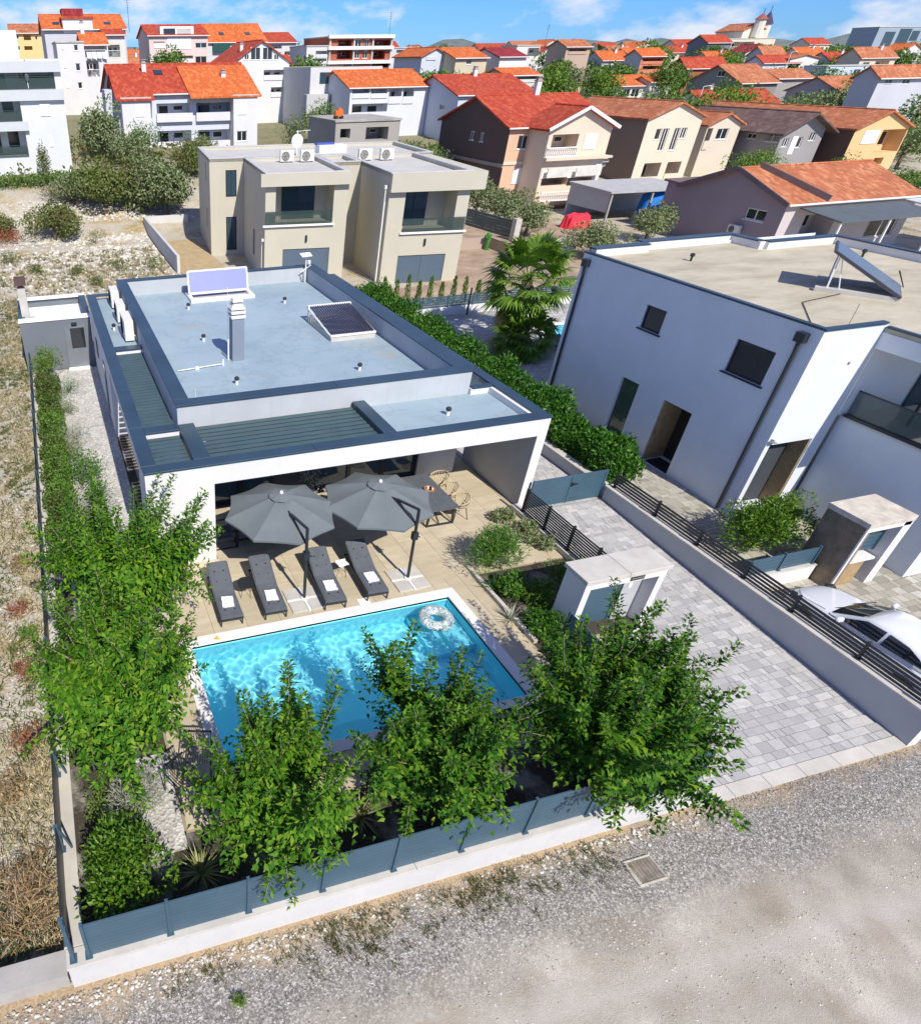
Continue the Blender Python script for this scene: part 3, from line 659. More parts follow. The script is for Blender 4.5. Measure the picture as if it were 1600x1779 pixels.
def cut(x0, y0, x1, y1, h):
    hx0, hx1, hy0, hy1 = h
    if x1 <= hx0 or x0 >= hx1 or y1 <= hy0 or y0 >= hy1: return [(x0, y0, x1, y1)]
    out = []
    if x0 < hx0: out.append((x0, y0, hx0, y1)); x0 = hx0
    if x1 > hx1: out.append((hx1, y0, x1, y1)); x1 = hx1
    if y0 < hy0: out.append((x0, y0, x1, hy0)); y0 = hy0
    if y1 > hy1: out.append((x0, hy1, x1, y1))
    return [r for r in out if r[2]-r[0] > .03 and r[3]-r[1] > .03]
PH = (1.75, 9.45, 7.8, 11.95)
tiles(0.9, 10.25, 6.95, 15.0, 0.9, hole=PH); tiles(10.25, 13.32, 12.35, 15.0); tiles(3.55, 13.55, 15.0, 17.6); tiles(2.0, 3.05, 15.3, 23.5); tiles(12.85, 13.58, 17.6, 21)

# ------------------------------------------------------------------ swimming pool
m, n, l, b = _nt('pool_liner'); f = _noise(n, l, _pos(n, l, 2), 3)
l.new(_ramp(n, l, f, [(0.3, (0.24,0.84,1.0)), (0.7, (0.28,0.87,1.0))]), b.inputs['Base Color']); b.inputs['Roughness'].default_value = 0.6; liner_m = m
m, n, l, b = _nt('pool_water')
n.remove(b); gl = n.new('ShaderNodeBsdfRefraction'); gl.inputs['IOR'].default_value = 1.33; gl.inputs['Roughness'].default_value = 0; gl.inputs['Color'].default_value = (0.97,1,1,1)
gs = n.new('ShaderNodeBsdfGlossy'); gs.inputs['Roughness'].default_value = 0.02; fr = n.new('ShaderNodeFresnel'); fr.inputs['IOR'].default_value = 1.33
mx = n.new('ShaderNodeMixShader'); l.new(fr.outputs[0], mx.inputs[0]); l.new(gl.outputs[0], mx.inputs[1]); l.new(gs.outputs[0], mx.inputs[2]); l.new(mx.outputs[0], n['Material Output'].inputs['Surface'])
water_m = m
def wave(x, y):
    z = 0
    for i, (kx, ky, a, p) in enumerate(((5.2,1.3,1.0,0),(-2.1,6.3,.9,1.1),(4.1,-5.2,.8,2.2),(9.3,4.4,.55,.6),(-7.7,8.2,.5,3.1),(2.3,12.1,.4,4.2),(13.2,-3.1,.35,.3),(11.3,10.9,.25,1.9),(-15.1,6.2,.2,2.9))):
        z += a*math.sin(2.3*(kx*x+ky*y)+p+1.2*math.sin(0.8*kx*y-0.6*ky*x))
    return z
def pool(name, label, rect, seed, cop=0.3, caster=True, grid=0.028, depth=0.95, amp=0.0017):
    x0, x1, y0, y1 = rect; t = thing(name, label, 'pool', ((x0+x1)/2, y0, 0))
    mb = MB(); zb = -depth
    e = 0.004
    mb.add([(x0,y0,.0),(x1,y0,.0),(x1,y1,.0),(x0,y1,.0),(x0,y0,zb),(x1,y0,zb),(x1,y1,zb),(x0,y1,zb)], [(4,5,6,7),(0,4,7,3),(1,2,6,5),(0,1,5,4),(3,7,6,2)])
    if caster:
        mb.box(x1-.62, y1-1.5, zb+.001, x1-e, y1-e, -.45); mb.box(x1-1.15, y1-1.5, zb+.001, x1-.622, y1-e, -.7)   # steps in the corner
    bs = mb.build('basin', liner_m, t, world=True)
    mb = MB(); around(mb, x0-cop, x1+cop, y0-cop, y1+cop, (x0-.001, x1+.001, y0-.001, y1+.001), .0, .052)
    mb.build('coping', coping_white, t, world=True, bevel=.006)
    nx, ny = int((x1-x0)/grid), int((y1-y0)/grid)
    X = np.linspace(x0+.002, x1-.002, nx+1); Y = np.linspace(y0+.002, y1-.002, ny+1)
    V = [(x, y, -.085+amp*wave(x, y)) for y in Y for x in X]
    mb = MB(); mb.add(V, [(j*(nx+1)+i, j*(nx+1)+i+1, (j+1)*(nx+1)+i+1, (j+1)*(nx+1)+i) for j in range(ny) for i in range(nx)])
    wt = mb.build('water', water_m, t, world=True, smooth=True)
    wt.cycles.is_caustics_caster = True; bs.cycles.is_caustics_receiver = True
    return t
coping_white = mat('pool_coping_stone', (0.74, 0.725, 0.70), 0.75, 0.06, 2, 0.15, 40, spec=0.25)
_sd.cycles.is_caustics_light = True
pool('swimming_pool', 'rectangular blue swimming pool with white stone edge in front of the villa', POOL, 1)
pool('swimming_pool', 'partly hidden turquoise pool behind the white house, beside the palm', POOL2, 2, caster=False, grid=0.2)

# ------------------------------------------------------------------ the villa
villa = thing('villa', 'single-storey white villa with flat roof, dark blue metal edges and louvred pergola', 'house', (7.7, 15.0, 0))
def VP(mb, name, m, bevel=0.0, **k): return mb.build(name, m, villa, world=True, bevel=bevel, **k)
mb = MB()
mb.box(1.62, 15.0, 0, 3.5, 15.28, 3.2); mb.box(1.62, 15.28, 0, 1.9, 16.3, 3.2)                       # front left wall and its return
VP(mb, 'front_wall', plaster)
mb = MB(); mb.box(3.5, 15.0, 2.62, 13.6, 15.28, 3.2); VP(mb, 'beam', plaster)
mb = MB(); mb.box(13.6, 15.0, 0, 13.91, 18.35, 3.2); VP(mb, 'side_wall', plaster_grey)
mb = MB(); mb.box(13.604, 14.996, 0, 13.912, 15.0, 3.2); VP(mb, 'pillar_face', plaster)
mb = MB(); mb.box(13.6, 18.35, 2.7, 13.91, 20.5, 3.2); mb.box(13.6, 20.5, 0, 13.91, 32.0, 3.2); VP(mb, 'side_wall', plaster)
mb = MB(); mb.box(1.62, 16.3, 2.7, 1.9, 23.7, 3.2); mb.box(1.62, 23.7, 0, 1.9, 31.48, 3.2); mb.box(1.9, 23.7, 0, 3.05, 24.3, 2.95); VP(mb, 'side_wall', plaster)
# upper block
mb = MB(); mb.box(3.05, 17.66, 2.95, 12.78, 18.06, 3.76); mb.box(3.05, 18.06, 2.95, 3.46, 32.0, 3.76); mb.box(12.36, 18.06, 2.95, 12.78, 32.0, 3.76); mb.box(3.46, 31.72, 2.95, 12.36, 32.0, 3.76)
VP(mb, 'parapet', plaster_upper)
mb = MB(); mb.box(3.46, 18.06, 2.9, 12.36, 31.72, 3.1); VP(mb, 'roof_deck', deck_m)
mb = MB(); mb.box(9.02, 15.28, 2.8, 13.6, 17.66, 2.99); VP(mb, 'roof_deck', deck_m)
mb = MB(); mb.box(1.9, 24.3, 2.9, 3.05, 32.0, 3.03); VP(mb, 'roof_deck', deck_m)
mb = MB(); mb.box(3.05, 18.0, 0, 3.3, 32.0, 2.9); mb.box(3.3, 31.7, 0, 12.78, 32.0, 2.9); mb.box(12.53, 18.0, 0, 12.78, 31.7, 2.9); mb.box(3.05, 17.7, 0, 3.9, 18.0, 2.9)
VP(mb, 'outer_wall', plaster)
anthracite = mat('anthracite_plaster', (0.045, 0.052, 0.065), 0.8, 0.1, 2, 0.2, 60)
mb = MB(); mb.box(11.35, 17.7, 0, 12.53, 18.0, 2.9); VP(mb, 'dark_wall', anthracite); mb = MB(); mb.box(6.1, 17.7, 0, 7.6, 18.0, 2.9); VP(mb, 'dark_wall', anthracite)
mb = MB(); mb.box(11.35, 17.62, 0, 12.78, 17.7, 1.0); VP(mb, 'low_wall', plaster_grey)
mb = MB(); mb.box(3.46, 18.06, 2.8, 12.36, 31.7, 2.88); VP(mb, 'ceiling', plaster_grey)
mb = MB(); mb.box(3.3, 18, -.02, 12.53, 31.7, .02); VP(mb, 'inner_floor', tile_m)
for (a, c_) in ((3.9, 5.0), (5.0, 6.1), (7.6, 8.85), (8.85, 10.1), (10.1, 11.35)):
    mb = MB(); mb.box(a, 17.78, .03, a+.07, 17.9, 2.75); mb.box(c_-.07, 17.78, .03, c_, 17.9, 2.75); mb.box(a+.07, 17.78, 2.66, c_-.07, 17.9, 2.75); mb.box(a+.07, 17.78, .03, c_-.07, 17.9, .1)
    fr_ = VP(mb, 'sliding_door', dark_metal); mb = MB(); mb.box(a+.07, 17.83, .1, c_-.07, 17.85, 2.66); mb.build('pane', glass_blue, fr_, world=True)
mb = MB(); mb.box(3.9, 17.7, 2.75, 11.35, 18.0, 2.95); VP(mb, 'lintel', anthracite)
# windows in the left flank
for (y0, y1, z0, z1) in ((25.3, 26.1, .3, 2.3), (28.6, 29.2, 1.4, 2.2)):
    mb = MB(); mb.box(1.6, y0, z0, 1.625, y1, z1); w_ = VP(mb, 'window', dark_metal); mb = MB(); mb.box(1.593, y0+.06, z0+.06, 1.6, y1-.06, z1-.06); mb.build('pane', glass, w_, world=True)
# metal copings, cut in lengths with open joints
def coping(x0, y0, x1, y1, z, cuts=(), ax='x', t=.05):
    c_ = [x0 if ax == 'x' else y0]+list(cuts)+[x1 if ax == 'x' else y1]
    for a, e in zip(c_, c_[1:]):
        mb = MB()
        if ax == 'x': mb.box(a+.004, y0, z-t, e-.004, y1, z)
        else: mb.box(x0, a+.004, z-t, x1, e-.004, z)
        VP(mb, 'coping', coping_m, bevel=.004)
coping(1.585, 14.965, 13.95, 15.36, 3.25, (6.4, 9.9))
coping(1.585, 15.362, 2.0, 32.03, 3.25, (17.7, 20.6, 23.9, 27.9), 'y')
coping(13.57, 15.362, 13.95, 32.03, 3.25, (18.7, 24.5), 'y')
coping(3.02, 17.62, 12.81, 18.09, 3.81, (8.1,)); coping(3.02, 18.092, 3.49, 32.03, 3.81, (23.0, 27.8), 'y'); coping(12.33, 18.092, 12.81, 32.03, 3.81, (24.6,), 'y'); coping(3.492, 31.69, 12.328, 32.03, 3.81)
coping(3.03, 15.362, 3.5, 17.55, 3.26, (), 'y'); coping(8.62, 15.362, 9.02, 17.6, 3.26, (), 'y')
coping(2.002, 17.26, 3.02, 17.66, 3.245); coping(2.002, 24.3, 3.02, 24.72, 3.245); coping(2.002, 31.7, 3.02, 32.03, 3.245); coping(12.815, 17.5, 13.565, 17.72, 3.245)
for bx in ((3.07, 15.28, 2.75, 3.46, 17.66, 3.2), (8.66, 15.28, 2.75, 8.98, 17.66, 3.2)):
    mb = MB(); mb.box(*bx); VP(mb, 'roof_beam', slat_m)
for bx in ((1.9, 17.3, 2.8, 3.05, 17.62, 3.19), (1.9, 24.34, 2.95, 3.05, 24.68, 3.19), (12.78, 17.53, 2.8, 13.6, 17.69, 3.19), (13.45, 15.36, 2.99, 13.57, 17.53, 3.19)):
    mb = MB(); mb.box(*bx); VP(mb, 'roof_beam', plaster)
# pergola louvres, one by one
lm_ = None
def louvres(x0, x1, y0, y1, k, z=3.08, tilt=8, dep=.2):
    global lm_
    st = (y1-y0)/k
    for i in range(k):
        if lm_ is None:
            u = MB(); u.box(-.5, -.5, -.009, .5, .5, .009); o = VP(u, 'louvre', slat_m, bevel=0); o.data.transform(Matrix.Translation(ORG[villa.name][0])); lm_ = o
        else: o = inst(lm_, 'louvre', villa)
        o.location = Vector(((x0+x1)/2, y0+st*(i+.5), z))-ORG[villa.name][0]; o.scale = (x1-x0, st*0.64, 1); o.rotation_euler = (R(tilt), 0, 0)
louvres(3.52, 8.6, 15.38, 17.6, 9); louvres(2.02, 3.0, 15.38, 17.22, 8); louvres(2.02, 3.0, 17.7, 24.28, 28); louvres(12.83, 13.55, 17.75, 24.0, 26)
# chimney
mb = MB(); mb.box(6.02, 22.35, 3.1, 6.46, 22.78, 4.62); ch = VP(mb, 'chimney', mat('slate_render', (0.20, 0.24, 0.29), .85, .06, 1, .2, 60))
mb = MB()
for z0, w0, w1, h in ((4.64, .25, .27, .1), (4.8, .25, .27, .1), (4.96, .26, .17, .16), (5.2, .19, .15, .09)):
    c0 = (6.24, 22.565); mb.add([(c0[0]+sx*w, c0[1]+sy*w, z) for z, w in ((z0, w0), (z0+h, w1)) for sx, sy in ((-1,-1),(1,-1),(1,1),(-1,1))], [(3,2,1,0),(4,5,6,7),(0,1,5,4),(1,2,6,5),(2,3,7,6),(3,0,4,7)])
mb.build('chimney_cap', coping_white, ch, world=True)
mb = MB(); mb.box(6.08, 22.42, 4.62, 6.4, 22.72, 5.2); mb.build('flue', concrete_raw, ch, world=True)
mb = MB(); mb.tube([(5.93, 22.6, 3.1), (5.93, 22.6, 3.85)], .03, 8); mb.build('steel_pipe', white_metal, ch, world=True)
def vent(x, y, z):
    mb = MB(); mb.lathe([(.05, 0), (.045, .16)], (x, y, z), 10); v_ = VP(mb, 'vent_pipe', white_metal); mb = MB(); mb.lathe([(.05, .15), (.085, .17), (.085, .24), (.05, .27)], (x, y, z), 12); mb.build('cowl', dark_metal, v_, world=True)
for x, y in ((10.13, 28.54), (5.79, 28.94), (5.5, 24.77), (5.61, 20.31), (10.07, 20.27)): vent(x, y, 3.1)
vent(11.3, 16.39, 2.99); vent(2.3, 27.3, 3.03)
mb = MB(); mb.tube([(3.9, 21.9, 3.16), (5.6, 22.1, 3.16)], .018, 6); mb.box(4.55, 21.93, 3.1, 4.68, 22.03, 3.2); mb.tube([(5.6, 22.1, 3.1), (5.6, 22.1, 3.32)], .035, 8); VP(mb, 'lightning_conductor', white_metal)
for x, y, z, h in ((6.0, 22.9, 3.1, 2.5), (3.8, 18.5, 3.1, .8)):
    mb = MB(); mb.tube([(x, y, z), (x, y, z+h)], .006, 5); VP(mb, 'rod', white_metal)
# roof hatch standing open
mb = MB(); around(mb, 6.1, 9.1, 29.74, 31.05, (6.28, 8.92, 29.98, 30.86), 3.1, 3.24); ht_ = VP(mb, 'roof_hatch', white_metal)
mb = MB(); mb.box(6.28, 29.98, 3.101, 8.92, 30.86, 3.11); mb.build('hatch_well', plaster_grey, ht_, world=True)
lid_m = mat('polycarbonate_lid', (0.27, 0.29, 0.60), 0.35, 0.05, 1, 0)
mb = MB()
A, B_ = Vector((6.18, 30.55, 3.3)), Vector((8.98, 30.8, 4.22))
for a, e, w in (((6.18,30.55,3.3),(8.98,30.55,3.3),.09),((6.18,30.8,4.22),(8.98,30.8,4.22),.07),((6.18,30.55,3.3),(6.18,30.8,4.22),.07),((8.98,30.55,3.3),(8.98,30.8,4.22),.07)): mb.bar(a, e, w)
mb.bar((6.4,30.62,3.3),(6.4,30.9,3.24),.04); mb.bar((8.8,30.62,3.3),(8.8,30.9,3.24),.04); mb.build('hatch_frame', white_metal, ht_, world=True)
mb = MB(); mb.obox((7.58, 30.675, 3.76), (2.72, .02, .88), (R(-15), 0, 0)); mb.build('hatch_lid', lid_m, ht_, world=True)
# wall lamp on the front wall
mb = MB(); mb.box(3.02, 14.93, 2.3, 3.1, 15.0, 2.36); mb.lathe([(.05, 0), (.055, .03), (.04, .16), (.02, .18)], (3.06, 14.9, 2.36), 10); VP(mb, 'wall_lamp', white_metal)
mb = MB(); mb.box(3.03, 14.88, 2.2, 3.09, 14.98, 2.29); VP(mb, 'lamp_bracket', dark_metal)

# camera mast at the back corner of the roof
t = thing('camera_mast', 'small white mast with solar plate and camera at the far roof corner', 'mast', (12.2, 31.5, 3.1))
mb = MB(); mb.tube([(12.2,31.5,3.1),(12.2,31.5,4.35)], .03, 7); mb.bar((11.95,31.5,3.6),(12.45,31.5,3.9), .04); mb.bar((12.2,31.5,3.1),(12.05,31.35,3.7), .04); mb.build('pole', white_metal, t, world=True)
mb = MB(); mb.obox((12.15, 31.42, 4.4), (.55, .32, .03), (R(20), 0, R(10))); mb.build('plate', white_metal, t, world=True)
mb = MB(); mb.lathe([(.05, 0), (.08, .05), (.08, .16), (.04, .2)], (12.32, 31.4, 3.95), 10); mb.build('camera_head', white_metal, t, world=True)

# solar tube collector on the roof
t = thing('solar_collector', 'low tilted solar collector of dark glass tubes on the villa roof', 'solar collector', (11.1, 24.5, 3.1))
mb = MB(); mb.box(10.2, 23.22, 3.1, 12.05, 23.42, 3.24); mb.box(10.2, 25.7, 3.1, 12.05, 25.9, 3.3); mb.build('base', concrete, t, world=True)
mb = MB(); mb.bar((10.2,23.3,3.3),(12.1,23.3,3.3), .07); mb.bar((10.2,25.85,3.68),(12.1,25.85,3.68), .13)
for x in (10.22, 12.08): mb.bar((x,23.3,3.28),(x,25.85,3.62), .05); mb.bar((x,25.8,3.28),(x,25.8,3.66), .05)
mb.build('frame', white_metal, t, world=True)
tube_m = mat('collector_tube', (0.03, 0.026, 0.05), 0.18, 0.1, 3, 0, spec=0.7)
for i in range(18):
    x = 10.3+i*.1; mb = MB(); mb.tube([(x,23.33,3.35),(x,25.8,3.71)], .034, 6); mb.build('tube', tube_m, t, world=True)
# outdoor air-conditioning units
ac_m = mat('ac_housing', (0.70, 0.69, 0.64), 0.5, 0.05, 3, 0.03, 30)
def ac(label, x, y, z, w=1.0, d=.36, h=.78, rz=0, group=None):
    t = thing('air_conditioner', label, 'air conditioner', (x, y, z), rz, group)
    mb = MB(); mb.box(-w/2, -d/2, .06, w/2, d/2, h); mb.build('housing', ac_m, t, bevel=.02)
    for s_ in (-.34, .34): mb = MB(); mb.box(w*s_-.04, -d/2, 0, w*s_+.04, d/2, .06); mb.build('foot', dark_metal, t)
    mb = MB(); q = h*.4; pts = [(-w*.12+q*.9*math.cos(a*.2618), -d/2-.012, h*.52+q*.9*math.sin(a*.2618)) for a in range(25)]
    mb.tube(pts, .016, 5, False)
    for rr_ in (.3, .55, .78):
        mb.tube([(-w*.12+q*.9*rr_*math.cos(a*.2618), -d/2-.012, h*.52+q*.9*rr_*math.sin(a*.2618)) for a in range(25)], .007, 4, False)
    for a in range(6): mb.bar((-w*.12, -d/2-.012, h*.52), (-w*.12+q*.9*math.cos(a*1.047), -d/2-.012, h*.52+q*.9*math.sin(a*1.047)), .012)
    gr = mb.build('fan_grille', rubber, t)
    mb = MB(); mb.add([(-w*.12+q*.84*math.cos(a*.5236), -d/2-.004, h*.52+q*.84*math.sin(a*.5236)) for a in range(12)], [tuple(range(12))[::-1]]); mb.build('fan', concrete_raw, gr)
    mb = MB(); mb.tube([(w*.42, d/2, .25), (w*.42, d/2+.07, .22), (w*.42, d/2+.08, .05)], .025, 6); mb.build('pipe', white_metal, t)
    return t
ac('white air conditioner nearest the camera in the row on the side roof', 2.74, 26.3, 3.03, 1.35, .36, .85, R(-90), 'units on the villa side roof')
ac('middle white air conditioner of three on the villa side roof', 2.74, 28.5, 3.03, 1.0, .36, .78, R(-90), 'units on the villa side roof')
ac('farthest white air conditioner of three on the villa side roof', 2.74, 30.6, 3.03, 1.0, .36, .78, R(-90), 'units on the villa side roof')

# store room behind the villa, with a barbecue flue
t = thing('store_room', 'small grey store room with white roof edge at the end of the gravel path', 'shed', (0, 31.5, 0))
grey_blue = mat('store_plaster', (0.145, 0.165, 0.19), 0.8, 0.06, 1, 0.2, 60)
mb = MB(); mb.box(-1.6, 31.5, 0, 1.6, 31.75, 2.38); mb.box(-1.6, 31.75, 0, -1.35, 35.4, 2.38); mb.box(1.35, 31.75, 0, 1.6, 35.4, 2.38); mb.box(-1.35, 35.15, 0, 1.35, 35.4, 2.38); mb.build('wall', grey_blue, t, world=True)
mb = MB(); mb.box(-1.35, 31.75, 1.9, 1.35, 35.15, 2.0); mb.build('roof_deck', white_m, t, world=True)
mb = MB(); mb.box(-1.64, 31.46, 2.38, 1.64, 31.95, 2.44); mb.box(-1.64, 35.0, 2.38, 1.64, 35.44, 2.44); mb.build('roof_edge', white_m, t, world=True)
mb = MB(); mb.box(-1.64, 31.952, 2.38, -1.33, 34.998, 2.44); mb.box(1.33, 31.952, 2.38, 1.64, 34.998, 2.44); mb.build('coping', coping_m, t, world=True)
mb = MB(); mb.box(.35, 31.44, .05, 1.3, 31.5, 2.05); d_ = mb.build('door', mat('store_door', (0.17, 0.19, 0.21), 0.6), t, world=True)
mb = MB(); mb.box(.6, 31.43, 1.0, 1.25, 31.44, 1.95); mb.build('pane', glass, d_, world=True)
mb = MB(); mb.box(.3, 31.2, 0, 1.35, 31.44, .08); mb.build('doorstep', white_m, t, world=True)
mb = MB(); mb.box(.7, 31.34, 2.12, .95, 31.5, 2.2); mb.build('lamp', dark_metal, t, world=True)
mb = MB(); mb.box(-1.45, 32.2, 2.0, -1.1, 32.55, 3.7); mb.box(-1.55, 32.1, 2.0, -.9, 32.7, 2.3); c_ = mb.build('flue', concrete, t, world=True)
mb = MB(); mb.box(-1.4, 32.25, 3.7, -1.15, 32.5, 3.85); mb.box(-1.52, 32.13, 3.85, -1.03, 32.62, 4.15); mb.build('flue_cap', mat('brown_cap', (0.10, 0.06, 0.055), 0.7), c_, world=True)

# ------------------------------------------------------------------ boundary walls, fences, gates
_unit_slat = {}
def slat(parent, m, a, e, w, t, name='slat'):
    """thin board from a to e (world); shares one unit mesh"""
    key = m.name
    if key not in _unit_slat:
        me = bpy.data.meshes.new('slat'); u = MB(); u.box(-.5, -.5, -.5, .5, .5, .5); me.from_pydata(u.v, [], u.f); me.materials.append(m); _unit_slat[key] = me
    a, e = Vector(a), Vector(e); d = e-a; o = inst(_unit_slat[key], name, parent)
    o.location = (a+e)/2-ORG[parent.name][0]; o.rotation_euler = (0, -math.asin(d.z/d.length), math.atan2(d.y, d.x)); o.scale = (d.length, t, w); return o
def fence(label, A, B_, z0, z1, posts, nsl, m, pm, gap=0.25, t=.022, post=.07, foot=True, thingname='fence', inner=None, slope=None):
    """posts at distances along A-B, slats between; A,B world xy"""
    A, B_ = Vector(A), Vector(B_); d = (B_-A).normalized(); tt = thing(thingname, label, 'fence', (A.x, A.y, z0))
    for s in posts:
        p = A+d*s; mb = MB(); nx, ny = -d.y*post/2, d.x*post/2
        mb.obox((p.x, p.y, (z0+z1)/2), (post*.75, post*1.15, z1-z0+.05), (0, 0, math.atan2(d.y, d.x)))
        po = mb.build('post', pm, tt, world=True)
        if foot: mb = MB(); mb.obox((p.x, p.y, z0+.012), (.12, .14, .02), (0, 0, math.atan2(d.y, d.x))); mb.build('foot_plate', pm, po, world=True)
    h = (z1-z0)/nsl
    for s0, s1 in zip(posts, posts[1:]):
        if s1-s0 < .3: continue
        p, q = A+d*(s0+post*.4), A+d*(s1-post*.4)
        for i in range(nsl):
            z = z0+h*(i+.5); slat(tt, m, (p.x, p.y, z), (q.x, q.y, z), h*(1-gap), t)
    return tt
def wall(label, boxes, m=None, cop=None, name='garden_wall', loc=None):
    b0 = boxes[0]; t = thing(name, label, 'wall', loc or (b0[0], b0[1], b0[2]))
    mb = MB()
    for b_ in boxes: mb.box(*b_)
    mb.build('masonry', m or plaster_wall, t, world=True)
    for c_ in cop or ():
        mb = MB(); mb.box(*c_); mb.build('coping', coping_stone, t, world=True, bevel=.006)
    return t
wall('long white garden wall along the gravel street below the blue fence', [(-1.45, 5.05, -.6, 10.95, 5.33, .15)], cop=[(-1.47, 5.035, .15, 4.7, 5.35, .2), (4.706, 5.035, .15, 10.97, 5.35, .2)])
fence('blue slatted privacy fence on the white wall beside the street', (-1.4, 5.17), (10.9, 5.17), .2, 1.22, [.05, .3, 1.64, 2.99, 4.33, 5.68, 7.03, 8.36, 9.7, 11.05, 12.2], 9, slat_blue, slat_blue, gap=.06)
wall('low white wall between the garden and the dry plot', [(-1.47, 5.36, -.5, -1.19, 31.4, .15)], cop=[(-1.49, 5.36, .15, -1.17, 14.0, .2), (-1.49, 14.006, .15, -1.17, 22.5, .2), (-1.49, 22.506, .15, -1.17, 31.4, .2)])
ft = fence('slatted privacy fence running back along the dry plot', (-1.42, 5.3), (-1.42, 31.2), .2, 1.0, [.15+1.62*i for i in range(17)], 7, dark_metal, slat_blue, gap=.06)
for i in (1, 2, 3): 
    y = 5.45+1.62*i; mb = MB(); mb.bar((-1.4, y, .95), (-1.24, y, .22), .035); mb.build('brace', slat_blue, ft, world=True)
wall('rough concrete wall continuing the street wall past the dry plot', [(-14, 5.1, -.6, -1.5, 5.5, -.12)], m=concrete_raw)
wall('low wall between the garden planting and the driveway', [(13.35, 10.3, -.5, 13.58, 14.98, .16)], cop=[(13.33, 10.3, .16, 13.6, 14.97, .21)])
fence('black open-slat fence between the terrace and the driveway', (13.46, 14.6), (13.46, 10.2), .21, 1.02, [.05, 1.1, 2.18, 3.26, 4.3], 10, dark_metal, dark_metal, gap=.45)
w5 = wall('rendered wall along the right side of the driveway, its flank shade-coloured grey', [(16.64, 4.98, -.7, 16.92, 14.72, .46)], m=plaster_grey, cop=[(16.6, 4.96, .46, 16.95, 9.7, .52), (16.6, 9.706, .46, 16.95, 14.74, .52)])
mb = MB(); mb.box(16.636, 4.972, -.7, 16.924, 4.98, .46); mb.build('wall_end', plaster, w5, world=True)  # white end, grey flank: light and shade put into the two colours
fence('black five-slat fence on the wall at the right of the driveway', (16.78, 14.6), (16.78, 5.0), .53, 1.03, [.05, 1.77, 3.33, 4.87, 6.25, 7.92, 9.5], 5, dark_metal, dark_metal, gap=.4)
wall('low planter wall under the glossy hedge beside the villa', [(16.64, 14.9, -.1, 16.86, 33.3, .42)], m=plaster_grey, cop=[(16.6, 14.9, .42, 16.9, 33.3, .46)])
wall('short garden wall from the street corner back to the gatehouse', [(10.72, 5.36, -.6, 10.95, 9.3, .16)], cop=[(10.7, 5.36, .16, 10.97, 9.3, .2)])
fence('blue slatted fence from the street corner back to the gatehouse', (10.84, 5.3), (10.84, 9.3), .2, 1.15, [.1, 1.4, 2.7, 3.95], 8, slat_blue, slat_blue, gap=.06)

# double driveway gate
t = thing('driveway_gate', 'blue two-leaf slatted gate across the driveway', 'gate', (15.1, 14.85, 0))
mb = MB()
for x in (13.84, 15.28, 16.56): mb.box(x, 14.82, .03, x+.07, 14.88, 1.06)
mb.box(13.91, 14.825, .98, 15.28, 14.875, 1.05); mb.box(15.35, 14.825, .98, 16.56, 14.875, 1.05); mb.box(13.91, 14.825, .05, 15.28, 14.875, .1); mb.box(15.35, 14.825, .05, 16.56, 14.875, .1)
mb.build('frame', slat_blue, t, world=True)
for a, e in ((13.91, 15.28), (15.35, 16.56)):
    for i in range(10): slat(t, slat_blue, (a, 14.85, .14+i*.088), (e, 14.85, .14+i*.088), .08, .02)
mb = MB(); mb.box(15.36, 14.76, .72, 15.5, 14.82, .75); mb.box(15.3, 14.78, .66, 15.34, 14.82, .8); mb.build('handle', rubber, t, world=True)

# gatehouse portal
t = thing('gatehouse', 'white entrance portal with flat stone roof, beside the driveway', 'gatehouse', (12.3, 9.4, -.25))
mb = MB(); mb.box(11.16, 9.4, -.4, 11.34, 10.1, 1.83); mb.box(13.3, 9.4, -.4, 13.48, 10.1, 1.83); mb.box(11.34, 9.4, 1.62, 13.3, 10.1, 1.83); mb.build('wall', plaster, t, world=True)
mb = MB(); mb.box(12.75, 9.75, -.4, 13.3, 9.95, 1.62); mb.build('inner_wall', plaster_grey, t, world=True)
mb = MB(); mb.box(11.1, 9.34, 1.83, 12.3, 10.16, 1.95); mb.build('roof_slab', coping_stone, t, world=True, bevel=.008)
mb = MB(); mb.box(12.31, 9.34, 1.83, 13.54, 10.16, 1.95); mb.build('roof_slab', coping_stone, t, world=True, bevel=.008)
mb = MB(); mb.box(11.36, 9.78, -.15, 11.42, 9.84, 1.5); mb.box(12.66, 9.78, -.15, 12.73, 9.84, 1.5); mb.box(11.42, 9.78, 1.44, 12.66, 9.84, 1.5); mb.box(11.42, 9.78, -.15, 12.66, 9.84, -.08); gt = mb.build('door', slat_blue, t, world=True)
for i in range(16): slat(gt, slat_blue, (11.42, 9.81, -.03+i*.093), (12.66, 9.81, -.03+i*.093), .084, .02)
mb = MB(); mb.box(12.62, 9.68, .62, 12.68, 9.78, .66); mb.box(12.68, 9.72, .7, 12.72, 9.78, .95); mb.build('handle', rubber, gt, world=True)
mb = MB(); mb.box(12.42, 9.385, 1.66, 12.82, 9.4, 1.8); pl = mb.build('house_sign', dark_metal, t, world=True)
mb = MB()
for k, x in enumerate((12.46, 12.53, 12.60, 12.67, 12.74)):            # pale worn lettering, too small to read in the photograph
    mb.bar((x, 9.382, 1.69), (x+.02, 9.382, 1.77), .012, .004); mb.bar((x, 9.382, 1.70+.012*(k % 3)), (x+.045, 9.382, 1.72+.02*((k+1) % 2)), .01, .004)
mb.build('lettering', coping_stone, pl, world=True)
mb = MB(); mb.box(12.9, 9.735, 1.05, 13.0, 9.75, 1.2); mb.build('intercom', white_metal, t, world=True)
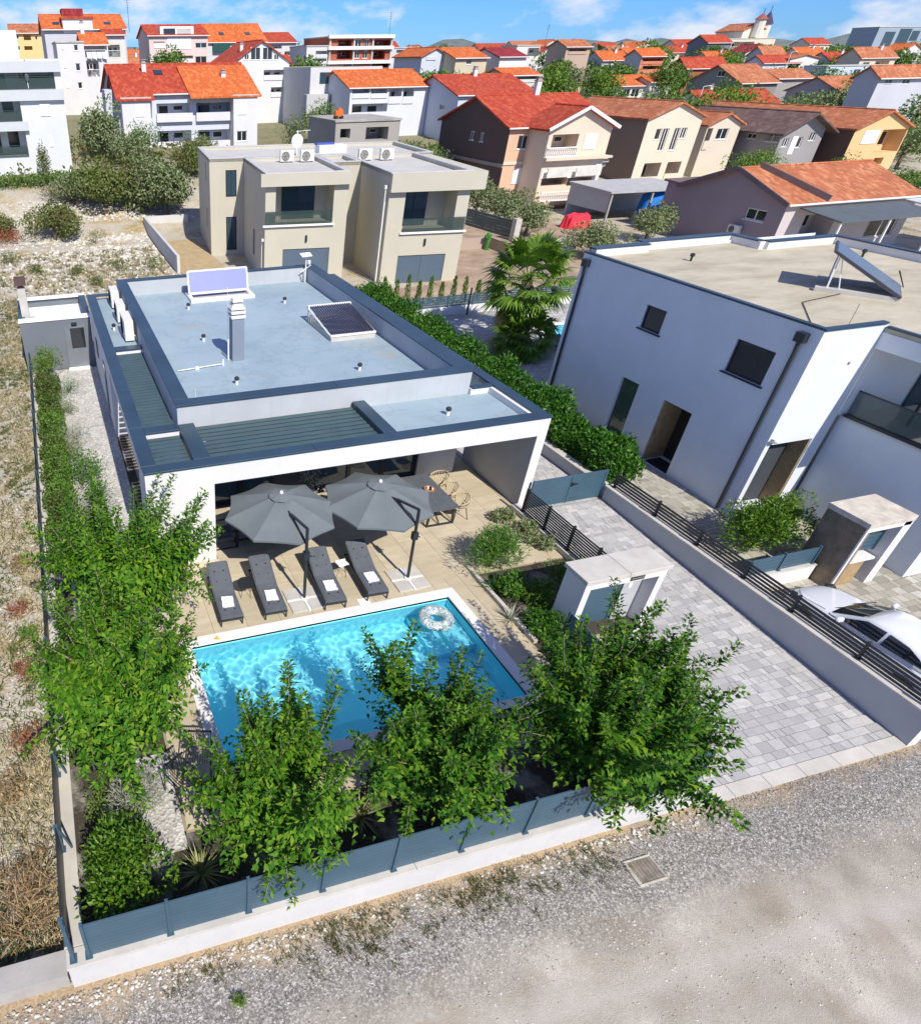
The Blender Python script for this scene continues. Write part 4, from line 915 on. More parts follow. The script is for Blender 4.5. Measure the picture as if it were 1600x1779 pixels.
mb = MB(); mb.box(13.335, 11.1, .0, 13.35, 11.2, .08); mb.build('wall_light', rubber, None, loc=(13.34, 11.15, .04)); tag(bpy.data.objects['wall_light'], 'small dark recessed light in the low driveway wall', 'light')

# drain cover in the street
t = thing('drain_cover', 'rusty iron drain cover in a concrete collar on the gravel street', 'drain cover', (9.0, 4.2, -.48))
mb = MB(); around(mb, 8.76, 9.38, 3.96, 4.44, (8.84, 9.34, 4.0, 4.4), -.5, -.455); mb.build('collar', mat('dusty_concrete', (0.44, 0.41, 0.35), .95, .25, 6, .5, 40), t, world=True, bevel=.01)
rust = mat('rusty_iron', (0.22, 0.19, 0.16), 0.8, 0.4, 8, 0.6, 60)
mb = MB(); mb.box(8.845, 4.005, -.5, 9.335, 4.395, -.465); mb.build('lid', rust, t, world=True)
mb = MB()
for i in range(6): mb.box(8.89+i*.072, 4.03, -.465, 8.92+i*.072, 4.37, -.456)
mb.build('ribs', rust, t, world=True)

# ------------------------------------------------------------------ terrace furniture
def lounger(label, foot, head):
    d = Vector((head[0]-foot[0], head[1]-foot[1])); L_ = d.length; rz = math.atan2(d.y, d.x)-math.pi/2
    t = thing('sun_lounger', label, 'sun lounger', ((foot[0]+head[0])/2, (foot[1]+head[1])/2, .03), rz, 'sun loungers beside the pool')
    h = L_/2; hy = h-.92; hz = .34; tz = .66                       # hinge and head height
    mb = MB()
    for s in (-1, 1): mb.bar((s*.29, -h, .24), (s*.29, h*.95, .24), .03, .05); mb.bar((s*.275, hy, .27), (s*.275, h, tz-.05), .025, .04)
    mb.bar((-.29, -h, .24), (.29, -h, .24), .03, .05); mb.bar((-.29, h*.95, .24), (.29, h*.95, .24), .03, .05); mb.bar((-.275, h, tz-.05), (.275, h, tz-.05), .03, .03)
    for s in (-1, 1): mb.bar((s*.25, h-.25, .24), (s*.25, h-.28, .5), .02)
    mb.build('frame', dark_metal, t)
    for sx in (-1, 1):
        for y in (-h+.04, h*.95-.1):
            mb = MB(); mb.bar((sx*.28, y, 0), (sx*.28, y+(.03 if y > 0 else -.02), .24), .035); mb.build('leg', dark_metal, t)
    # mattress with a waist, softly rounded, folded at the hinge
    prof = [(-h+.01, .30), (-h+.5, .305), (hy-.1, .30), (hy+.05, .325), (hy+.45, .47), (h-.05, tz-.02), (h+.0, tz-.01)]
    mb = MB(); rows = []
    for y, z in prof: rows.append([(-.29, y, z-.035), (-.295, y, z+.035), (-.25, y, z+.065), (0, y, z+.072), (.25, y, z+.065), (.295, y, z+.035), (.29, y, z-.035)])
    V = [p for r in rows for p in r]; w = 7
    mb.add(V, [(i*w+j, i*w+j+1, (i+1)*w+j+1, (i+1)*w+j) for i in range(len(prof)-1) for j in range(w-1)]+[(i*w, (i+1)*w, (i+1)*w+w-1, i*w+w-1) for i in range(len(prof)-1)]+[tuple(range(w-1, -1, -1)), tuple(range(len(V)-w, len(V)))])
    mt = mb.build('mattress', cushion, t, smooth=False)
    mb = MB()
    for y, z in ((-h+.25, .375), (hy-.25, .372), (hy+.1, .40), (hy+.35, .50), (h-.3, .625)):
        for x in (-.13, .13): mb.obox((x, y, z), (.05, .02, .006)); mb.obox((x, y, z), (.02, .05, .006))
    mb.build('tufting', rubber, mt)
    mb = MB(); mb.bar((-.295, hy, .335), (.295, hy, .335), .012); mb.build('piping', rubber, mt)
    return t
LG = [((3.2, 12.12), (3.26, 13.98), 'leftmost charcoal sun lounger with white towel, beside the front wall'),
      ((4.38, 12.06), (4.46, 13.96), 'second charcoal sun lounger from the left, left of the nearer parasol foot'),
      ((6.02, 11.99), (6.14, 13.88), 'third charcoal sun lounger from the left, right of the nearer parasol foot'),
      ((7.25, 12.02), (7.34, 13.9), 'rightmost charcoal sun lounger, left of the far parasol foot')]
towel_m = mat('towel', (0.80, 0.81, 0.84), 0.95, 0.03, 5, 0.4, 120)
ink = mat('towel_print', (0.25, 0.32, 0.5), 0.9, 0.1, 5, 0)
for i, (f, hd, lb) in enumerate(LG):
    lounger(lb, f, hd)
    d = Vector((hd[0]-f[0], hd[1]-f[1])); c_ = Vector(f)+d*(.28 if i < 2 else .29); rz = math.atan2(d.y, d.x)-math.pi/2-.12+.05*i
    t = thing('towel', 'folded white towel on the %s sun lounger' % ('leftmost', 'second', 'third', 'rightmost')[i], 'towel', (c_.x, c_.y, .40), rz, 'folded towels')
    r = rnd(i); mb = MB(); xs_ = np.linspace(-.155, .155, 7); ys_ = np.linspace(-.2, .2, 8)
    V = [(x+r.uniform(-.008, .008), y+r.uniform(-.008, .008), z+r.uniform(0, .01)) for z in (0, .04) for y in ys_ for x in xs_]; k = 56
    fs = [(k+j*7+a, k+j*7+a+1, k+j*7+a+8, k+j*7+a+7) for j in range(7) for a in range(6)]+[(a, a+1, k+a+1, k+a) for a in range(6)]+[(49+a+1, 49+a, k+49+a, k+49+a+1) for a in range(6)]
    fs += [(j*7+7, j*7, k+j*7, k+j*7+7) for j in range(7)]+[(j*7+6, j*7+13, k+j*7+13, k+j*7+6) for j in range(7)]
    mb.add(V, fs); mb.build('cloth', towel_m, t, smooth=False)
    mb = MB()
    for k2 in range(6): mb.box(-.075+k2*.027, -.1, .051, -.06+k2*.027, -.08-.01*(k2 % 2), .053)
    mb.box(-.06, .08, .051, .05, .09, .053); mb.build('print', ink, t)

def parasol(label, foot, c, seed, slab_m):
    t = thing('parasol', label, 'parasol', (foot[0], foot[1], .03), 0, 'cantilever parasols on the terrace')
    zr, za, Rr = 1.96, 2.52, 1.58
    mb = MB(); cx, cy = c; ring = []; k = 8; per = 6
    for j in range(9):                                              # rings from vent to rim
        f = .16+.84*j/8; row = []
        for i in range(k*per):
            a = 2*math.pi*i/(k*per); u = (i % per)/per; sag = math.sin(math.pi*u)
            chord = math.cos(math.pi/k)/math.cos((u-.5)*2*math.pi/k)
            rr_ = Rr*f*(chord*(1-.045*sag*f)); z = za-(za-zr)*f**1.08-.035*sag*f*(1-f*.6)*1.6
            row.append((cx+rr_*math.cos(a), cy+rr_*math.sin(a), z))
        ring.append(row)
    V = [p for r_ in ring for p in r_]; w = k*per
    mb.add(V, [(j*w+i, (j+1)*w+i, (j+1)*w+(i+1) % w, j*w+(i+1) % w) for j in range(8) for i in range(w)])
    rim = ring[-1]; V2 = rim+[(p[0], p[1], p[2]-.055) for p in rim]
    mb.add(V2, [(i, w+i, w+(i+1) % w, (i+1) % w) for i in range(w)])
    cn = mb.build('canopy', canopy_m, t, world=True, smooth=False)
    mb = MB(); V = [(cx, cy, za+.03)]+[(cx+.34*math.cos(i*math.pi/8), cy+.34*math.sin(i*math.pi/8), za-.075+.015*(i % 2)) for i in range(16)]
    mb.add(V, [(0, 1+i, 1+(i+1) % 16) for i in range(16)]); mb.build('vent_cap', canopy_m, cn, world=True)
    mb = MB(); mb.lathe([(.05, 0), (.05, .03), (.03, .06)], (cx, cy, za+.02), 12); mb.build('finial', white_m, cn, world=True)
    for i in range(8):
        a = i*math.pi/4; mb = MB(); mb.bar((cx+.05*math.cos(a), cy+.05*math.sin(a), za-.06), (cx+Rr*.985*math.cos(a), cy+Rr*.985*math.sin(a), zr-.035), .018, .025); mb.build('rib', dark_metal, t, world=True)
    mb = MB(); mb.tube([(cx, cy, za-.45), (cx, cy, za)], .03, 8); mb.build('hub', dark_metal, t, world=True)
    fx, fy = foot
    mb = MB(); mb.tube([(fx, fy, .05), (fx-.06, fy-.02, 2.42)], .042, 10); mb.build('pole', dark_metal, t, world=True)
    k_ = (fx-.12+(cx-fx)*.42, fy+(cy-fy)*.5, 2.36)
    mb = MB(); mb.bar((fx-.06, fy-.02, 2.42), k_, .05, .06); mb.bar(k_, (cx, cy, 2.2), .03, .04); mb.build('arm', dark_metal, t, world=True)
    mb = MB(); mb.bar((fx-.05, fy-.01, 1.9), k_, .035, .045); mb.build('strut', dark_metal, t, world=True)
    mb = MB(); mb.box(fx-.11, fy-.07, 1.45, fx+.04, fy+.06, 1.68); mb.bar((fx+.04, fy, 1.56), (fx+.12, fy-.03, 1.5), .025); mb.build('crank_box', dark_metal, t, world=True)
    mb = MB(); mb.bar((fx-.48, fy, .05), (fx+.48, fy, .05), .07, .04); mb.bar((fx, fy-.48, .054), (fx, fy+.48, .054), .07, .04); mb.lathe([(.1, .04), (.1, .075), (.06, .09)], (fx, fy, .03), 14); mb.build('cross_foot', white_metal, t, world=True)
    for sx, sy in ((-1, -1), (1, -1), (1, 1), (-1, 1)):
        mb = MB(); mb.box(fx+sx*.26-.215, fy+sy*.26-.215, .033, fx+sx*.26+.215, fy+sy*.26+.215, .075); mb.build('ballast_slab', slab_m, t, world=True, bevel=.006)
    return t
parasol('left grey cantilever parasol in front of the villa wall', (5.36, 12.6), (5.15, 14.18), 1, concrete)
parasol('right grey cantilever parasol next to the dining table', (8.46, 12.62), (7.95, 13.98), 2, coping_stone)

def side_table(label, x, y, top_m, square=False):
    t = thing('side_table', label, 'table', (x, y, .03))
    mb = MB()
    if square: mb.obox((0, 0, .44), (.3, .26, .02), (0, 0, .25)); [mb.obox((sx*.145*abs(math.cos(.25)), sy*.125, .455), (.02, .02, .03)) for sx in (-1, 1) for sy in (-1, 1)]; mb.bar((-.15, -.12, .46), (.15, -.1, .46), .012); mb.bar((-.15, .12, .46), (.15, .14, .46), .012)
    else: mb.lathe([(.02, .415), (.235, .42), (.245, .46), (.225, .46), (.22, .435)], (0, 0, 0), 24)
    mb.build('top', top_m, t)
    for i in range(4):
        a = i*math.pi/2+.5; mb = MB(); mb.tube([(.12*math.cos(a-.25), .12*math.sin(a-.25), .42), (.19*math.cos(a), .19*math.sin(a), 0), (.12*math.cos(a+.25), .12*math.sin(a+.25), .42)], .006, 5); mb.build('leg', dark_metal, t)
side_table('round black wire side table between the two left sun loungers', 3.88, 13.2, dark_metal)
side_table('small side table with white tray between the two right sun loungers', 6.72, 13.3, white_m, True)
mb = MB(); mb.box(6.72, 11.98, .034, 7.05, 12.2, .05); tag(mb.build('skimmer_cover', white_m, None, loc=(6.88, 12.09, .034), bevel=.01), 'flat square white pool skimmer cover beside the pool edge', 'cover')
leaf_y = mat('yellow_leaf', (0.75, 0.42, 0.02), 0.6, 0.1, 8, 0)
mb = MB(); mb.add([(0,0,.0),(.07,.03,.015),(.13,0,.0),(.16,-.05,.02),(.1,-.07,.0),(.04,-.05,.012)], [(0,5,4,3,2,1)]); mb.add([(.05,.02,.02),(.1,.06,.01),(.13,.01,.025)], [(0,2,1)])
o = tag(mb.build('fallen_leaf', leaf_y), 'bright yellow fallen leaf on the white pool edge', 'leaf'); o.location = (2.62, 11.78, .055)

# inflatable ring
m, n, l, b = _nt('ring_vinyl'); f = _noise(n, l, _pos(n, l, 7), 3, 0.6)
c = _ramp(n, l, f, [(0, (0.72,0.74,0.72)), (0.44, (0.14,0.28,0.36)), (0.5, (0.66,0.7,0.7)), (0.56, (0.18,0.3,0.12)), (0.6, (0.30,0.34,0.42)), (0.68, (0.78,0.76,0.68))], 'CONSTANT'); l.new(c, b.inputs['Base Color']); b.inputs['Roughness'].default_value = 0.15; b.inputs['Coat Weight'].default_value = 0.5
mb = MB(); mb.torus((0, 0, 0), .315, .15, 40, 14, .8); o = tag(mb.build('swim_ring', m, None, smooth=True), 'clear inflatable ring with leaf print floating in the pool corner', 'swim ring'); o.location = (8.47, 11.02, -.02)

# dining table and rattan chairs
t = thing('dining_table', 'long dark grey slatted dining table at the right end of the terrace', 'table', (10.66, 15.65, .03))
for i in range(3):
    x0 = 10.18+i*.325; mb = MB(); mb.box(x0+.003, 14.6, .70, x0+.322, 16.7, .74); mb.build('plank', cushion, t, world=True)
for y in (14.78, 16.5):
    mb = MB(); mb.bar((10.28, y, .7), (10.22, y, .03), .06); mb.bar((11.06, y, .7), (11.12, y, .03), .06); mb.bar((10.22, y, .055), (11.12, y, .055), .05); mb.build('leg_frame', dark_metal, t, world=True)
mb = MB(); mb.bar((10.66, 14.78, .06), (10.66, 15.65, .68), .035); mb.bar((10.66, 16.5, .06), (10.66, 15.65, .68), .035); mb.build('brace', dark_metal, t, world=True)
t = thing('serving_tray', 'round wooden tray with bottles on the dining table', 'tray', (10.72, 15.72, .77))
mb = MB(); mb.lathe([(.02, 0), (.17, 0), (.18, .05), (.165, .05), (.155, .02)], (0, 0, 0), 20); mb.build('dish', mat('copper_wood', (0.42, 0.2, 0.09), 0.5), t)
for k, (x, y, h) in enumerate(((-.05, .03, .13), (.05, .05, .1), (.0, -.06, .12), (.08, -.03, .08))):
    mb = MB(); mb.lathe([(.03, .02), (.032, h*.7), (.014, h*.85), (.014, h)], (x, y, 0), 10); mb.build('bottle', (white_m, glass, rubber, white_m)[k], t)
rope = mat('chair_rope', (0.47, 0.40, 0.29), 0.8, 0.2, 20, 0.4, 90)
def chair(label, x, y, rz):
    t = thing('rattan_chair', label, 'chair', (x, y, .03), rz, 'rattan chairs round the dining table')
    mb = MB(); mb.lathe([(.02, .40), (.22, .40), (.25, .43), (.22, .46), (.02, .455)], (0, 0, 0), 18); mb.build('seat', rope, t)
    for k in range(15):
        a = R(-112)+k*R(224)/14; h = .80-.16*abs(k-7)/7
        mb = MB(); mb.tube([(.23*math.sin(a), .23*math.cos(a), .42), (.30*math.sin(a), .30*math.cos(a), .6), (.31*math.sin(a), .31*math.cos(a), h)], .012, 5); mb.build('back_strand', rattan, t)
    mb = MB(); mb.tube([(.31*math.sin(R(-112)+k*R(224)/14), .31*math.cos(R(-112)+k*R(224)/14), .80-.16*abs(k-7)/7) for k in range(15)], .02, 6); mb.tube([(.27*math.sin(R(-112)+k*R(224)/14), .27*math.cos(R(-112)+k*R(224)/14), .52) for k in range(15)], .012, 5); mb.build('back_rail', rattan, t)
    for sx, sy in ((-1, -1), (1, -1), (1, 1), (-1, 1)):
        mb = MB(); mb.tube([(sx*.17, sy*.17, .42), (sx*.25, sy*.25, 0)], [.016, .012], 6); mb.build('leg', dark_metal, t)
chair('rattan chair at the near right corner of the dining table', 11.42, 15.05, R(-90)); chair('middle rattan chair on the right of the dining table', 11.42, 15.72, R(-85))
chair('farthest rattan chair on the right of the dining table', 11.5, 16.45, R(-75)); chair('rattan chair half under the parasol on the left of the table', 9.95, 15.1, R(88))
chair('rattan chair behind the right parasol on the left of the table', 9.95, 15.9, R(92))

# lounge set in the shade of the left parasol
def lounge(label, x, y, w, rz, name='lounge_chair', cat='chair'):
    t = thing(name, label, cat, (x, y, .03), rz)
    mb = MB()
    for s in (-1, 1): mb.bar((s*w/2, -.36, 0), (s*w/2, -.36, .58), .035); mb.bar((s*w/2, .36, 0), (s*w/2, .4, .7), .035); mb.bar((s*w/2, -.36, .58), (s*w/2, .38, .58), .035); mb.bar((s*w/2, -.36, .02), (s*w/2, .36, .02), .03)
    mb.bar((-w/2, -.36, .24), (w/2, -.36, .24), .04); mb.bar((-w/2, .36, .24), (w/2, .36, .24), .04); mb.bar((-w/2, .4, .68), (w/2, .4, .68), .035); mb.build('frame', dark_metal, t)
    mb = MB(); mb.box(-w/2+.03, -.34, .26, w/2-.03, .34, .4); mb.build('seat_cushion', cushion, t, bevel=.03)
    mb = MB(); mb.obox((0, .33, .56), (w-.07, .13, .36), (R(-10), 0, 0)); mb.build('back_cushion', cushion, t, bevel=.03)
lounge('black framed garden sofa in the shade below the left parasol', 5.0, 15.75, 1.5, R(180), 'garden_sofa', 'sofa')
lounge('black framed armchair behind the front wall, at the left end of the terrace', 3.85, 15.75, .72, R(-90))
lounge('black framed armchair just right of the left parasol pole', 6.35, 15.65, .72, R(35))
t = thing('potted_plant', 'pale-leaved potted plant against the dark wall between the parasols', 'plant', (7.3, 17.2, .03))
mb = MB(); mb.lathe([(.14, 0), (.2, .36), (.18, .36), (.17, .3)], (0, 0, 0), 16); mb.build('pot', concrete_raw, t)
g = np.random.default_rng(4); P, N = blob_points(g, 260, (7.3, 17.2, .85), (.5, .4, .45), 9, .4)
leaf_obj('foliage', L_grey, P, N+g.normal(size=(260, 3))*.5, N+np.array([0, 0, .6]), .1, .03, parent=t)
# black wire chairs by the far corner of the planting
for k, (x, y, rz, lb) in enumerate(((1.0, 7.75, .5, 'black wire-back garden chair beside the silver bush'), (1.45, 8.25, -.3, 'black wire garden chair nearer the pool corner under the trees'))):
    t = thing('wire_chair', lb, 'chair', (x, y, .03), rz)
    mb = MB()
    for i in range(10): mb.tube([(-.22+.049*i, -.22, .42), (-.22+.049*i, .2, .4), (-.22+.049*i, .27, .8)], .007, 4)
    mb.build('seat_wires', dark_metal, t)
    mb = MB()
    for s in (-1, 1): mb.tube([(s*.25, -.25, 0), (s*.25, -.23, .6), (s*.25, .25, .62), (s*.25, .28, 0)], .016, 6)
    mb.bar((-.25, .27, .8), (.25, .27, .8), .03); mb.build('frame', dark_metal, t)

# ------------------------------------------------------------------ planting
MG = 'pollarded mulberry trees round the pool'
mulberry('mulberry tree left of the pool, nearest the villa wall', (0.7, 12.5, 0), 1.65, 125, L_mulb, 21, .155, MG, 5200, 1.8, (0, .06))
mulberry('broad mulberry tree left of the pool, over the low plot wall', (0.1, 9.3, 0), 1.5, 135, L_mulb, 22, .155, MG, 6000, 1.72, (-.03, 0))
mulberry('small upright mulberry tree in front of the left half of the pool', (2.45, 6.5, 0), 1.25, 72, L_mulb, 23, .145, MG, 3000, 1.48, (0, -.05))
mulberry('mulberry tree in front of the right half of the pool', (5.7, 6.6, 0), 1.35, 98, L_mul, 24, .145, MG, 4400, 1.5, (0, 0))
mulberry('largest mulberry tree, by the gatehouse, spreading over driveway and street', (9.05, 6.05, 0), 1.4, 190, L_mul, 25, .15, MG, 7500, 1.7, (.02, -.03), 9)

bush('round_shrub', 'round glossy shrub in the street corner of the garden', 'shrub', (-.3, 6.25, 0), (.74, .8, .7), L_pit, 4200, .1, .046, 31, 16, .42, upright=.5)
bush('grey_shrub', 'silver-grey trailing bush behind the round shrub', 'shrub', (.05, 7.75, 0), (.5, .55, .4), L_grey, 2400, .12, .012, 32, 9, .5, upright=.1)
bush('wild_shrub', 'small yellow-green shrub against the low plot wall', 'shrub', (-.75, 7.9, 0), (.35, .4, .22), L_lime, 700, .05, .03, 33)
spiky('yucca', 'yellow-edged yucca beside the round shrub', 'yucca', (.98, 6.1, .02), 46, .5, .04, L_yucca, 34, (.05, 1.45), droop=.15)
spiky('yucca', 'yellow-edged yucca between the two front mulberry trees', 'yucca', (4.2, 6.35, .02), 46, .52, .04, L_yucca, 35, (.05, 1.45), droop=.15)
spiky('bronze_flax', 'bronze grass tuft at the foot of the front wall', 'grass', (2.35, 14.35, .02), 60, .42, .014, L_straw, 36, (.5, 1.5), droop=.6)
bush('oleander', 'large feathery shrub casting its shadow on the terrace by the dining table', 'shrub', (10.95, 12.55, .03), (.78, .72, .72), L_green, 3400, .14, .026, 37, 18, .4, upright=.7, stems=8)
bush('clipped_shrub', 'small round yellow-green shrub left of the gatehouse', 'shrub', (11.3, 10.75, 0), (.5, .5, .42), L_pit, 2200, .07, .03, 38, 12, .45, upright=.5)
for k, (x, y, r_) in enumerate(((12.72, 14.45, .34), (13.0, 13.8, .36), (12.95, 12.95, .36))):
    bush('succulent', ('fleshy shrub farthest up the terrace beside the black fence', 'middle fleshy shrub of three beside the black fence', 'fleshy shrub nearest the gatehouse beside the black fence')[k], 'succulent', (x, y, .02), (r_, r_, .24), L_olive, 600, .09, .055, 40+k, 8, .45, group='fleshy shrubs along the terrace edge', upright=.5)
spiky('agave', 'dark sword-leaved plant between terrace and clipped shrub', 'agave', (10.6, 11.6, .05), 26, .55, .06, L_hedge, 44, (.3, 1.4), droop=.1)
spiky('agave', 'grey-green spiky rosette on the bed edge right of the pool', 'agave', (10.25, 10.4, .05), 40, .42, .03, L_grey, 45, (.2, 1.4), droop=.2)
flower = mat('red_flower', (0.75, 0.08, 0.03), 0.6, 0.1, 9, 0)
t = thing('red_flowers', 'spray of red flowers beside the gatehouse wall', 'flowers', (11.55, 10.15, 0)); r = rnd(3)
mb = MB()
for k in range(26): x, y, z = 11.5+r.gauss(0, .11), 10.15+r.gauss(0, .08), .55+r.gauss(0, .06); mb.obox((x, y, z), (.05, .03, .015), (r.random()*3, r.random()*3, r.random()*3))
mb.build('petals', flower, t, world=True); mb = MB()
for k in range(7): mb.tube([(11.55, 10.15, 0), (11.5+r.gauss(0, .1), 10.15+r.gauss(0, .06), .52)], .006, 4)
mb.build('stems', MATS['bark'], t, world=True)
bush('bed_shrub', 'low dark green shrub in the bed between pool and gatehouse', 'shrub', (10.75, 9.75, 0), (.5, .5, .35), L_hedge, 1500, .09, .04, 46)
bush('bed_shrub', 'bright leafy shrub beside the red flowers in the bed', 'shrub', (10.95, 11.25, 0), (.4, .4, .35), L_green, 1100, .09, .035, 47)
bush('bed_shrub', 'olive-green shrub against the low driveway wall', 'shrub', (12.6, 11.3, 0), (.5, .45, .35), L_pit, 1200, .08, .04, 48)
# edging of the raised bed
t = thing('bed_edging', 'pale stone edging of the planting bed right of the pool', 'edging', (10.35, 10, 0))
for i in range(7):
    y = 9.5+i*.46; mb = MB(); mb.box(10.31, y, 0, 10.42, y+.44, .12); mb.build('stone', coping_stone, t, world=True, bevel=.008)

# left side planting along the path: dark clipped hedge and shrubs
g = np.random.default_rng(50)
def hedge(name, label, x0, x1, y0, y1, h, m, n, L, W, seed, z0=0.0):
    g = np.random.default_rng(seed); t = thing(name, label, 'hedge', ((x0+x1)/2, y0, z0)); k = n
    P = np.stack([g.uniform(x0, x1, k), g.uniform(y0, y1, k), g.uniform(0.05, 1, k)**.55], 1)
    hh = h*(0.86+.14*np.sin(P[:, 1]*2.1+seed)+.08*np.sin(P[:, 1]*5.3)+.05*g.normal(size=k)); e = (P[:, 0]-(x0+x1)/2)/((x1-x0)/2)
    P[:, 2] = z0+np.clip(P[:, 2]*hh*(1-.25*np.abs(e)**3), .02, None); P[:, 0] += .1*np.sin(P[:, 1]*3.7+seed)*np.sign(e)
    N = np.stack([e*.8, g.normal(size=k)*.3, np.full(k, .75)], 1)
    leaf_obj('foliage', m, P, N+g.normal(size=(k, 3))*.6+np.array([0, 0, .2]), N+g.normal(size=(k, 3))*.35, g.uniform(.7, 1.25, k)*L, g.uniform(.8, 1.2, k)*W, parent=t, simple=True)
    mb = MB(); y = y0+.3
    while y < y1: mb.tube([((x0+x1)/2, y, z0-.05), ((x0+x1)/2+g.uniform(-.1, .1), y+.05, z0+h*.6)], [.03, .015], 5); y += .55
    mb.build('stems', MATS['bark'], t, world=True); return t
hedge('dark_hedge', 'dark clipped hedge along the fence of the dry plot', -1.22, -.32, 15.3, 29.4, 1.0, L_dark, 17000, .085, .05, 51)
bush('climbing_shrub', 'tall bright shrub by the corner of the store room', 'shrub', (-.75, 30.4, 0), (.62, .7, .85), L_lime, 1900, .09, .045, 52, 12, .42)
bush('path_shrub', 'low round shrub on the path nearest the store room', 'shrub', (.0, 28.6, 0), (0.62, 0.75, 0.31), L_hedge, 900, .07, .02, 53)
bush('path_shrub', 'greyish shrub on the gravel path, third from the villa front', 'shrub', (.0, 26.4, 0), (0.38, 0.50, 0.35), L_olive, 500, .07, .03, 54)
bush('path_shrub', 'silver-leaved trailing shrub midway along the gravel path', 'shrub', (.0, 23.9, 0), (0.62, 0.94, 0.44), L_grey, 1500, .11, .014, 55)
bush('path_shrub', 'dull green shrub just behind the bright round shrub on the path', 'shrub', (-.15, 22.2, 0), (0.44, 0.62, 0.40), L_olive, 700, .07, .035, 56)
bush('path_shrub', 'large bright green round shrub on the gravel path', 'shrub', (.05, 20.4, 0), (0.78, 0.90, 0.62), L_green, 1900, .09, .04, 57, 14)
bush('path_shrub', 'small variegated shrub between path and bright round shrub', 'shrub', (.55, 19.3, 0), (0.40, 0.50, 0.38), L_hedge, 500, .08, .04, 58)
bush('path_shrub', 'silver lavender cushion near the front of the gravel path', 'shrub', (.1, 18.1, 0), (0.69, 0.69, 0.50), L_grey, 1700, .12, .012, 59)
bush('path_shrub', 'loose green shrub at the front end of the gravel path', 'shrub', (-.45, 16.9, 0), (0.62, 0.88, 0.56), L_hedge, 1100, .09, .04, 60)

# right hedges on the planter wall
hedge('glossy_hedge', 'tall glossy hedge along the far side of the villa', 16.92, 18.6, 18.6, 36.5, 1.75, L_hedge, 23000, .16, .075, 61)
hedge('glossy_hedge', 'rounded glossy hedge in front of the white house door path', 16.92, 18.35, 14.95, 18.3, 1.5, L_hedge, 6500, .15, .075, 62)
bush('garden_shrub', 'bushy shrub behind the black fence by the neighbouring column', 'shrub', (18.95, 11.3, -.1), (1.1, .95, .9), L_pit, 6500, .1, .045, 63, 16, .4, upright=.7)
bush('garden_shrub', 'pale green upright shrub beside the neighbouring column', 'shrub', (20.4, 11.75, -.1), (.65, .6, .8), L_lime, 1800, .09, .04, 64, 9, .4, upright=.9)

# fan palm
def fan_palm(label, loc, zc, seed, K=1.0):
    g = np.random.default_rng(seed); x, y, z = loc; t = thing('fan_palm', label, 'palm', loc)
    mb = MB(); mb.tube([(x, y, z-.1), (x+.05, y, z+zc*.5), (x, y+.05, z+zc)], [.3, .24, .26], 10)
    for k in range(60):
        a = k*2.4; zz = z+.3+k/60*(zc-.4); mb.obox((x+.27*math.cos(a), y+.27*math.sin(a), zz), (.1, .12, .2), (.4*math.sin(a), -.4*math.cos(a), a))
    mb.build('trunk', MATS['bark'], t, world=True)
    for k in range(56):
        dead = k >= 42; a = k*2.39996+g.uniform(-.2, .2); e = (1.3-1.9*(k/42) if not dead else -1.15+g.uniform(-.15, .15)); ln = K*g.uniform(.85, 1.25)*(.9 if dead else 1)
        d = np.array([math.cos(a)*math.cos(e), math.sin(a)*math.cos(e), math.sin(e)]); p0 = np.array([x, y, z+zc+.1]); p1 = p0+d*ln*.55; p2 = p0+d*ln+np.array([0, 0, -.12])
        mb = MB(); mb.tube([tuple(p0), tuple(p1), tuple(p2)], [.02, .015, .01], 4)
        sd = np.cross(d, [0, 0, 1.0]); sd /= np.linalg.norm(sd)+1e-9; up = np.cross(sd, d); nb = 26; fr_ = []
        for j in range(nb):
            th = (j/(nb-1)-.5)*3.9; dd = d*math.cos(th)+sd*math.sin(th); dd = dd-up*.12*(1-math.cos(th)); l_ = K*g.uniform(.62, .9)*(.85+.15*math.cos(th)); w_ = .045*K
            q = p2; m1 = q+dd*l_*.55; tip = q+dd*l_+np.array([0, 0, -.18-.1*g.random()]); s2 = np.cross(dd, up); s2 /= np.linalg.norm(s2)+1e-9
            mb.add([tuple(q), tuple(m1+s2*w_+up*.02), tuple(m1-s2*w_+up*.02), tuple(tip)], [(0, 2, 1), (1, 2, 3)])
        mb.build('dead_frond' if dead else 'frond', L_straw if dead else L_palm, t, world=True)
    return t
fan_palm('fan palm with hanging dry fronds beside the neighbouring pool', (22.5, 28.3, -.02), 3.15, 71, 1.4)
fan_palm('low young fan palm at the foot of the tall fan palm', (22.0, 26.9, -.02), .9, 72)

